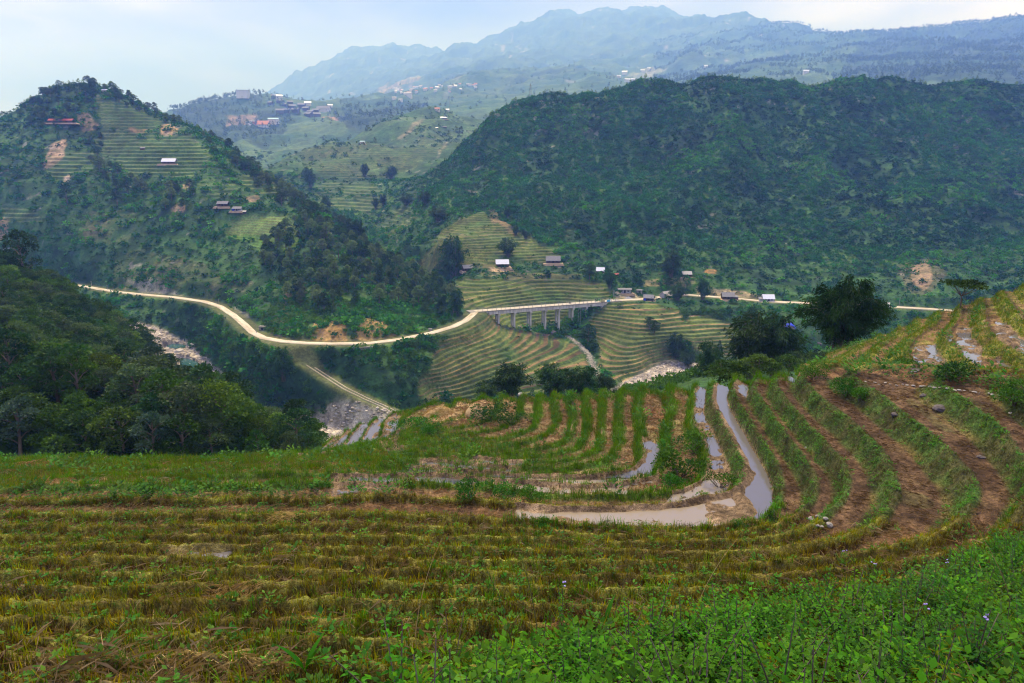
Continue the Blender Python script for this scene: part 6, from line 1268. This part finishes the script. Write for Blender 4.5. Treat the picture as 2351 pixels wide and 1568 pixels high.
heap('straw_pile', 170, 1548, 300, 5, 'thin scatter of straw in the bottom left corner', 380, .4, (.2, .14, .07), (.42, .32, .18), dome=False)
heap('straw_patch', 165, 1100, 120, 10, 'pale patch of old straw on the grassy slope at far left', 500, .5, (.25, .16, .08), (.42, .30, .15), dome=False)
# ------------------------------------------------------------------ bushes on the banks of the field
def bush_t(seed, n, leaf, c0, c1, h=.8): 
    g = np.random.default_rng(seed); bl = [(g.normal() * .38, g.normal() * .38, .25 + .4 * g.random(), .3 + .2 * g.random()) for _ in range(9)]
    V, F, C = crown(bl, n, leaf, .55, c0, c1, seed, .85); W = [tube([(0, 0, -.15), (b[0] * .5, b[1] * .5, b[2] * .5), (b[0], b[1], b[2])], [.03, .02, .008], 4) for b in bl]; Vt, Ft = join2(W)
    return mesh_np('stem', Vt, Ft, None, True), mesh_np('foliage', V, F, C), None
TB = [bush_t(900 + i, 1100, .105, (.03, .085, .018), (.085, .19, .04)) for i in range(3)] + [bush_t(910, 900, .12, (.02, .055, .016), (.05, .11, .03))]
for u, v, wp, i, lb in [(1562, 1090, 95, 0, 'large leafy bush on the mound between the flooded strips'), (1590, 1040, 70, 1, 'bush at the top of the mound between the flooded strips'), (1540, 1125, 60, 2, 'bush at the foot of the mound between the strips'), (1652, 1118, 58, 1, 'bright bush beside the mud bund of the pond'), (1080, 1142, 60, 0, 'left bush of the dark row in the middle of the field'), (1120, 1140, 56, 2, 'middle bush of the dark row in the middle of the field'), (1160, 1150, 50, 1, 'right bush of the dark row in the middle of the field'), (1225, 1152, 58, 0, 'bush standing right of the dark row'), (1130, 965, 62, 3, 'dark bush below the straw mounds'), (1165, 975, 44, 3, 'second dark bush right of the one below the straw mounds'), (1215, 968, 34, 1, 'small bush among the narrow terraces'), (1312, 925, 30, 0, 'bush on a terrace lip near the field crest'), (940, 990, 52, 1, 'bush at the right end of the flooded paddies'), (985, 1000, 40, 2, 'bush right of the flooded paddies'), (330, 1143, 44, 3, 'dark bush on the long bank at left'), (395, 1143, 36, 0, 'brighter bush right of the dark one on the long bank'), (1772, 1196, 30, 3, 'small dark bush at the corner of the big pond'), (1945, 905, 54, 0, 'bush overgrowing the top of a terrace bank at right'), (1975, 920, 44, 2, 'bush right of the one on the terrace bank'), (2185, 872, 70, 3, 'dark bush above the stone line at right'), (2145, 880, 60, 1, 'bush left of the dark one above the stone line'), (2250, 890, 60, 3, 'dark bush right of the stone line'), (2330, 930, 80, 0, 'bright bush at the right edge below the stone line'), (1865, 870, 54, 1, 'bright green bush where the path leaves the field'), (1000, 1000, 40, 0, 'bush on the slope under the straw mounds'), (2070, 860, 60, 2, 'bush at the foot of the right hillside'), (1700, 1215, 30, 1, 'low plants on the near edge of the pond'), (1250, 1215, 40, 0, 'low plants at the left end of the pond')]:
    q = near_at(u, v); s_ = wp * q.y / FOC / 1.35; plant('bush', TB[i], q, s_, 1.0, lb, 'bush', None, None, 1.0, ('stem', 'foliage'))
for u, v, wp, i, lb in [(1650, 885, 90, 3, 'dark shrubs beyond the top of the channel'), (1740, 872, 100, 0, 'leafy shrub beyond the field edge under the bamboo'), (1690, 880, 80, 3, 'dark shrub between the channel and the bamboo'), (1810, 862, 70, 1, 'bright shrub right of the bamboo foot')]:
    q = at_y(u, v, 70); plant('shrub', T_for[(2, 5)[i % 2]], q, wp * 70 / FOC * .62, 6.5, lb, 'bush', None, None, 1.5)
# ------------------------------------------------------------------ the thicket at the lower right, single plants
def leafy_plant(seed, H, nleaf, leaf, c0, c1, wd_=1.0):
    g = np.random.default_rng(seed); W, V, F, C = [], [], [], []
    for b in range(5):
        a = b * 1.3 + g.random(); ln = .12 + .30 * g.random() if b else .05; top = H * (1.0 if b == 0 else .55 + .35 * g.random())
        pts = np.array([(0, 0, -.1 if b == 0 else H * .08 * b), (ln * .4 * math.cos(a), ln * .4 * math.sin(a), top * .5), (ln * math.cos(a), ln * math.sin(a), top)]); W.append(tube(pts, [.008, .006, .003], 5))
        for i in range(nleaf):
            t_ = .25 + .75 * (i + .5) / nleaf; p = np.array([np.interp(t_ * 2, [0, 1, 2], pts[:, k_]) for k_ in range(3)])
            for sd_ in (0, 1):
                az = i * 1.57 + sd_ * 3.14 + g.normal() * .35; d = np.array((math.cos(az), math.sin(az), .30 - .75 * g.random())); d /= np.linalg.norm(d); s_ = np.array((-math.sin(az), math.cos(az), g.normal() * .25)); L = leaf * (.6 + .6 * g.random()) * (1.15 - .55 * t_); nrm = np.cross(d, s_)
                st = p + d * L * .25; k_ = np.array(c0) + (np.array(c1) - np.array(c0)) * (g.random() * .6 + .4 * t_); o_ = len(V); fold = nrm * L * .07
                V += [st, st + d * L * .30 + s_ * L * .27 * wd_ + fold, st + d * L * .72 + s_ * L * .17 * wd_ + fold * .6, st + d * L * 1.1 - np.array((0, 0, .18 * L)), st + d * L * .72 - s_ * L * .17 * wd_ + fold * .6, st + d * L * .30 - s_ * L * .27 * wd_ + fold, st + d * L * .5]
                F += [(o_, o_ + 1, o_ + 6), (o_ + 1, o_ + 2, o_ + 6), (o_ + 2, o_ + 3, o_ + 6), (o_ + 3, o_ + 4, o_ + 6), (o_ + 4, o_ + 5, o_ + 6), (o_ + 5, o_, o_ + 6)]; C += [k_] * 6 + [k_ * .8]
    Vt, Ft = join2(W); return mesh_np('stem', Vt, Ft, None, True), mesh_np('leaves', np.array(V), np.array(F), np.array(C), False), None
M_stem = plain_mat('green_stem', (.07, .09, .03), .8)
LP3 = [leafy_plant(970, .95, 6, .115, (.03, .09, .02), (.10, .24, .05), 1.25), leafy_plant(971, 1.1, 14, .13, (.05, .08, .012), (.14, .22, .03), .30), leafy_plant(972, .9, 6, .10, (.08, .06, .02), (.20, .15, .05), .5)]
LP = [leafy_plant(950 + i, .95, 15, .066, (.014, .058, .006), (.080, .265, .016)) for i in range(6)] + [leafy_plant(960 + i, .8, 14, .066, (.022, .065, .014), (.055, .15, .028)) for i in range(2)]
THICK = [(860, 1690), (1000, 1600), (1120, 1570), (1230, 1530), (1330, 1510), (1440, 1515), (1560, 1480), (1680, 1435), (1820, 1395), (1950, 1405), (2050, 1375), (2150, 1345), (2240, 1300), (2351, 1245), (2520, 1190), (2700, 1900), (800, 1900)]
tm = in_poly(Bu + 14 * n1, Bv + 14 * n1, THICK).astype(float) * (BY > 3.2)
tmg = tm * (.5 + .5 * sstep(-.12, .12, n1 + .5 * n3))
r_ = sample_near(tmg * 30, 3.2, 22, 4000); pts_ = r_[0]; kp = poisson(pts_, np.full(len(pts_), .30), 270); pts_ = pts_[kp]
uu_, vv_ = proj(pts_[:, 0], pts_[:, 1], pts_[:, 2]); log('thicket', len(pts_), uu_.min(), uu_.max(), vv_.min(), vv_.max())
for q, u in zip(pts_, uu_):
    if random.random() < .16:
        i3 = random.randrange(3); plant('leafy_weed', LP3[i3], q, .6 + .6 * random.random(), 1.0, ['broad-leaved pale weed standing among the thicket at the lower right', 'narrow-leaved grassy weed rising from the thicket at the lower right', 'withered brownish weed among the green thicket at the lower right'][i3], 'plant', ['broad-leaved weeds', 'narrow-leaved weeds', 'withered weeds'][i3] + ' of the thicket', None, 1.1, ('stem', 'leaves')); continue
    dk = u > 1980 and random.random() < .8
    e_ = plant('leafy_weed', LP[6 + random.randrange(2)] if dk else LP[random.randrange(6)], q, (.48 + .72 * random.random() ** 1.2), .95, 'leafy dark weed in the right corner of the thicket' if dk else 'bright green leafy weed of the thicket at the lower right', 'plant', 'weeds of the lower right thicket corner' if dk else 'weeds of the lower right thicket', None, 1.25, ('stem', 'leaves'))
Wt = [weed(50, .24, .058, (.018, .06, .006), (.08, .23, .016), 190 + i, 1.3) for i in range(4)]
fill = spread(Wt, tmg * 20, 3.0, 22, .8, 1.7)
if fill: V, F, C = join(fill); tag(link('undergrowth', mesh_np('undergrowth', V, F, C), M_leaf), 'low leaves filling the thicket at the lower right', 'undergrowth', kind='stuff')
# stalks, flowers, big leaves
M_lilac = plain_mat('lilac_petals', (.34, .28, .62), .8, .1); M_yellow = plain_mat('dry_seed_head', (.45, .33, .14), .9, .2)
def stalk(u0, v0, u1, v1, label, dry=False, bend=.15):
    q = near_at(u0, v0); X, Z = ray(u1, v1); y = q.y + .1; tp = Vector((float(X) * y, y, float(Z) * y)) - q; h = tp.length; e_ = empty('grass_stalk', q); tag(e_, label, 'grass stalk')
    P_ = [tp * t_ + Vector((bend * h * (t_ * t_ - t_) * (1 if tp.x > 0 else -1), 0, .12 * h * (t_ - t_ * t_))) for t_ in np.linspace(0, 1, 9)]
    V_, F_ = tube(P_, np.linspace(.007, .003, 9), 5); link('stem', mesh_np('stem', V_, F_, None, True), M_yellow if dry else M_stem, e_)
    g = np.random.default_rng(int(u1)); P2, D2 = [], []
    for i in range(70): t_ = .78 + .22 * g.random(); P2.append([np.interp(t_, np.linspace(0, 1, 9), [p[k_] for p in P_]) for k_ in range(3)]); d = (P_[8] - P_[7]).normalized(); D2.append(np.array(d) + g.normal(size=3) * .25)
    V_, F_ = leaves(np.array(P2), np.array(D2), .05, .2, g); link('seed_head', mesh_np('seed_head', V_, F_, np.tile(np.array((.36, .25, .10) if dry else (.20, .24, .08)), (len(V_), 1))), M_straw, e_)
    for i in range(5):
        t_ = .1 + .12 * i; p2 = [np.interp(t_, np.linspace(0, 1, 9), [p[k_] for p in P_]) for k_ in range(3)]
        V_, F_ = leaves(np.array([p2]), np.array([(g.normal(), g.normal(), .9)]), .28, .07, g, droop=.3); link('blade', mesh_np('blade', V_, F_, np.tile(np.array((.09, .16, .03)), (len(V_), 1))), M_grass, e_)
for a in [(952, 1478, 1012, 1243, 'tall straw-coloured grass stalk left of centre', True), (1238, 1540, 1190, 1262, 'thin green grass stalk near the centre bottom', False), (1395, 1520, 1465, 1260, 'grass stalk leaning right above the thicket', False), (1590, 1420, 1690, 1240, 'faint dry stalk leaning over the terraces', True), (2330, 1420, 2228, 1195, 'dry stalk at the right edge leaning left', True), (1180, 1500, 1085, 1250, 'thin stalk leaning left beside the tall dry one', False)]: stalk(*a)
def flower_plant(u, v, h, label, n=3):
    q = near_at(u, v); e_ = empty('flowering_weed', q, random.random() * 6); tag(e_, label, 'plant'); link('stem', LP[0][0], M_stem, e_, None, None, (1, 1, h / .95)); link('leaves', LP[0][1], M_leaf, e_, None, None, (.8, .8, h / .95)); g = np.random.default_rng(int(u))
    for i in range(n):
        bm = bmesh.new(); c = Vector((g.normal() * .04, g.normal() * .04, h * (1.02 + .04 * g.random()))); bmesh.ops.create_icosphere(bm, subdivisions=2, radius=.016)
        for x in bm.verts: x.co *= 1 + .45 * (g.random() - .3); x.co.z *= .7
        for x in bm.verts: x.co += c
        me = bpy.data.meshes.new('flower_head'); bm.to_mesh(me); bm.free(); link('flower_head', me, M_lilac, e_)
for u, v, h, lb in [(1292, 1470, 1.1, 'tall weed with a lilac flower head in front of the terraces'), (1935, 1305, .55, 'lilac-flowered weed at the edge of the ploughed soil'), (2165, 1345, .6, 'lilac-flowered weed in the right thicket'), (2000, 1340, .5, 'lilac-flowered weed beside the thicket'), (2110, 1500, .8, 'lilac-flowered weed in the middle of the thicket'), (2230, 1560, .8, 'lilac-flowered weed near the bottom right corner')]: flower_plant(u, v, h, lb)
def big_leaf(u, v, label, n=5, L=.35, up=1.2, c=(.05, .15, .02)):
    q = near_at(u, v); e_ = empty('broad_grass', q); tag(e_, label, 'grass'); g = np.random.default_rng(int(u) + 1)
    for i in range(n):
        V, F = [], []; a = i * 2.3 + g.random(); d0 = np.array((math.cos(a) * .3, math.sin(a) * .3, up)); s_ = np.array((-math.sin(a), math.cos(a), 0)); l = L * (.7 + .5 * g.random()); o_ = len(V)
        for j in range(6): t_ = j / 5; p = d0 * l * t_ + np.array((math.cos(a), math.sin(a), -.6)) * l * .5 * t_ * t_; w_ = .028 * math.sin(math.pi * min(1, .12 + t_ * .88)) * (l / .35); V += [p - s_ * w_, p + s_ * w_]
        F += [(o_ + 2 * j, o_ + 2 * j + 1, o_ + 2 * j + 3, o_ + 2 * j + 2) for j in range(5)]
        link('blade', mesh_np('blade', np.array(V), np.array(F), np.tile(np.array(c), (len(V), 1)), True), M_leaf, e_)
for u, v, lb, n_, L_ in [(1388, 1440, 'single upright broad grass leaf above the thicket', 2, .55), (868, 1552, 'broad grass leaves at the bottom near the centre', 3, .5), (700, 1545, 'small broad-leaved plant at the bottom left of centre', 6, .4), (1180, 1530, 'broad grass blades beside the thicket', 3, .5), (1640, 1425, 'broad pale leaves at the upper edge of the thicket', 5, .4), (1030, 1560, 'broad grass blades at the bottom edge left of the thicket', 4, .5)]: big_leaf(u, v, lb, n_, L_)
log('objects')
# ------------------------------------------------------------------ sky, sun and haze
w = bpy.data.worlds.new('World'); scene.world = w; w.use_nodes = True; nt = w.node_tree; bg = nt.nodes['Background']
SUN_EL, SUN_AZ = math.radians(58), math.radians(-14)      # azimuth from +Y towards +X
sky = N(nt, 'ShaderNodeTexSky', sky_type='NISHITA'); sky.sun_disc = False; sky.sun_elevation = SUN_EL; sky.sun_rotation = SUN_AZ; sky.air_density = 1.2; sky.dust_density = 1.5; sky.altitude = 900
tc = N(nt, 'ShaderNodeTexCoord'); sx = N(nt, 'ShaderNodeSeparateXYZ'); nt.links.new(tc.outputs['Generated'], sx.inputs[0])
ad = N(nt, 'ShaderNodeMath', operation='ADD'); ad.inputs[1].default_value = .22; nt.links.new(sx.outputs[2], ad.inputs[0])
mx_ = N(nt, 'ShaderNodeMath', operation='MAXIMUM'); mx_.inputs[1].default_value = .08; nt.links.new(ad.outputs[0], mx_.inputs[0])
dv = N(nt, 'ShaderNodeVectorMath', operation='DIVIDE'); cb_ = N(nt, 'ShaderNodeCombineXYZ')
for i in range(3): nt.links.new(mx_.outputs[0], cb_.inputs[i])
nt.links.new(tc.outputs['Generated'], dv.inputs[0]); nt.links.new(cb_.outputs[0], dv.inputs[1])
mp = N(nt, 'ShaderNodeMapping'); mp.inputs['Location'].default_value = (1.9, .35, 0); nt.links.new(dv.outputs[0], mp.inputs[0])
nz = N(nt, 'ShaderNodeTexNoise'); nz.inputs['Scale'].default_value = .62; nz.inputs['Detail'].default_value = 6; nz.inputs['Roughness'].default_value = .48; nz.inputs['Distortion'].default_value = .3
nt.links.new(mp.outputs[0], nz.inputs[0])
cr = N(nt, 'ShaderNodeValToRGB'); cr.color_ramp.elements[0].position = .40; cr.color_ramp.elements[0].color = (1.5, 1.7, 8.4, 1); cr.color_ramp.elements[1].position = .60; cr.color_ramp.elements[1].color = (8.0, 7.9, 11.0, 1)
e = cr.color_ramp.elements.new(.50); e.color = (3.6, 3.7, 9.6, 1)
nt.links.new(nz.outputs[0], cr.inputs[0])
mix = N(nt, 'ShaderNodeMix', data_type='RGBA'); mix.inputs[0].default_value = .93; nt.links.new(sky.outputs[0], mix.inputs[6]); nt.links.new(cr.outputs[0], mix.inputs[7])
nt.links.new(mix.outputs[2], bg.inputs[0]); bg.inputs[1].default_value = .10
sd = bpy.data.lights.new('sun', 'SUN'); sd.energy = 4.4; sd.angle = math.radians(14); sd.color = (1, .92, .76)
so = bpy.data.objects.new('sun', sd); COL.objects.link(so)
sdir = Vector((math.sin(SUN_AZ) * math.cos(SUN_EL), math.cos(SUN_AZ) * math.cos(SUN_EL), math.sin(SUN_EL)))
so.rotation_euler = (-sdir).to_track_quat('-Z', 'Y').to_euler()
bm_ = bmesh.new(); bmesh.ops.create_cube(bm_, size=1); me = bpy.data.meshes.new('haze'); bm_.to_mesh(me); bm_.free()
hz = link('haze', me); ztop = float(Az.max()) + 60; zbot = float(min(Az.min(), Bz.min())) - 20
hz.location = (0, 8900, (ztop + zbot) / 2); hz.scale = (42000, 18100, ztop - zbot); tag(hz, 'thin bluish haze filling the valley air', 'haze', kind='stuff')
hm, nt, b = new_mat('haze'); nt.nodes.remove(b); pv = N(nt, 'ShaderNodeVolumePrincipled'); pv.inputs['Density'].default_value = HAZE_D; pv.inputs['Color'].default_value = HAZE_C; pv.inputs['Anisotropy'].default_value = .15
pv.inputs['Absorption Color'].default_value = (1, 1, 1, 1)
nt.links.new(pv.outputs[0], nt.nodes['Material Output'].inputs['Volume']); me.materials.append(hm)
vs = scene.view_settings; vs.view_transform = 'Standard'; vs.look = 'None'; vs.gamma = 1; vs.exposure = EXPO; vs.use_curve_mapping = False
cy = scene.cycles; cy.max_bounces = 5; cy.diffuse_bounces = 3; cy.glossy_bounces = 2; cy.transmission_bounces = 3; cy.volume_bounces = 1; cy.use_denoising = DENO; cy.filter_width = 1.15
cy.use_adaptive_sampling = True; cy.adaptive_threshold = .008; cy.volume_step_rate = 5; cy.volume_max_steps = 64; scene.render.film_transparent = False
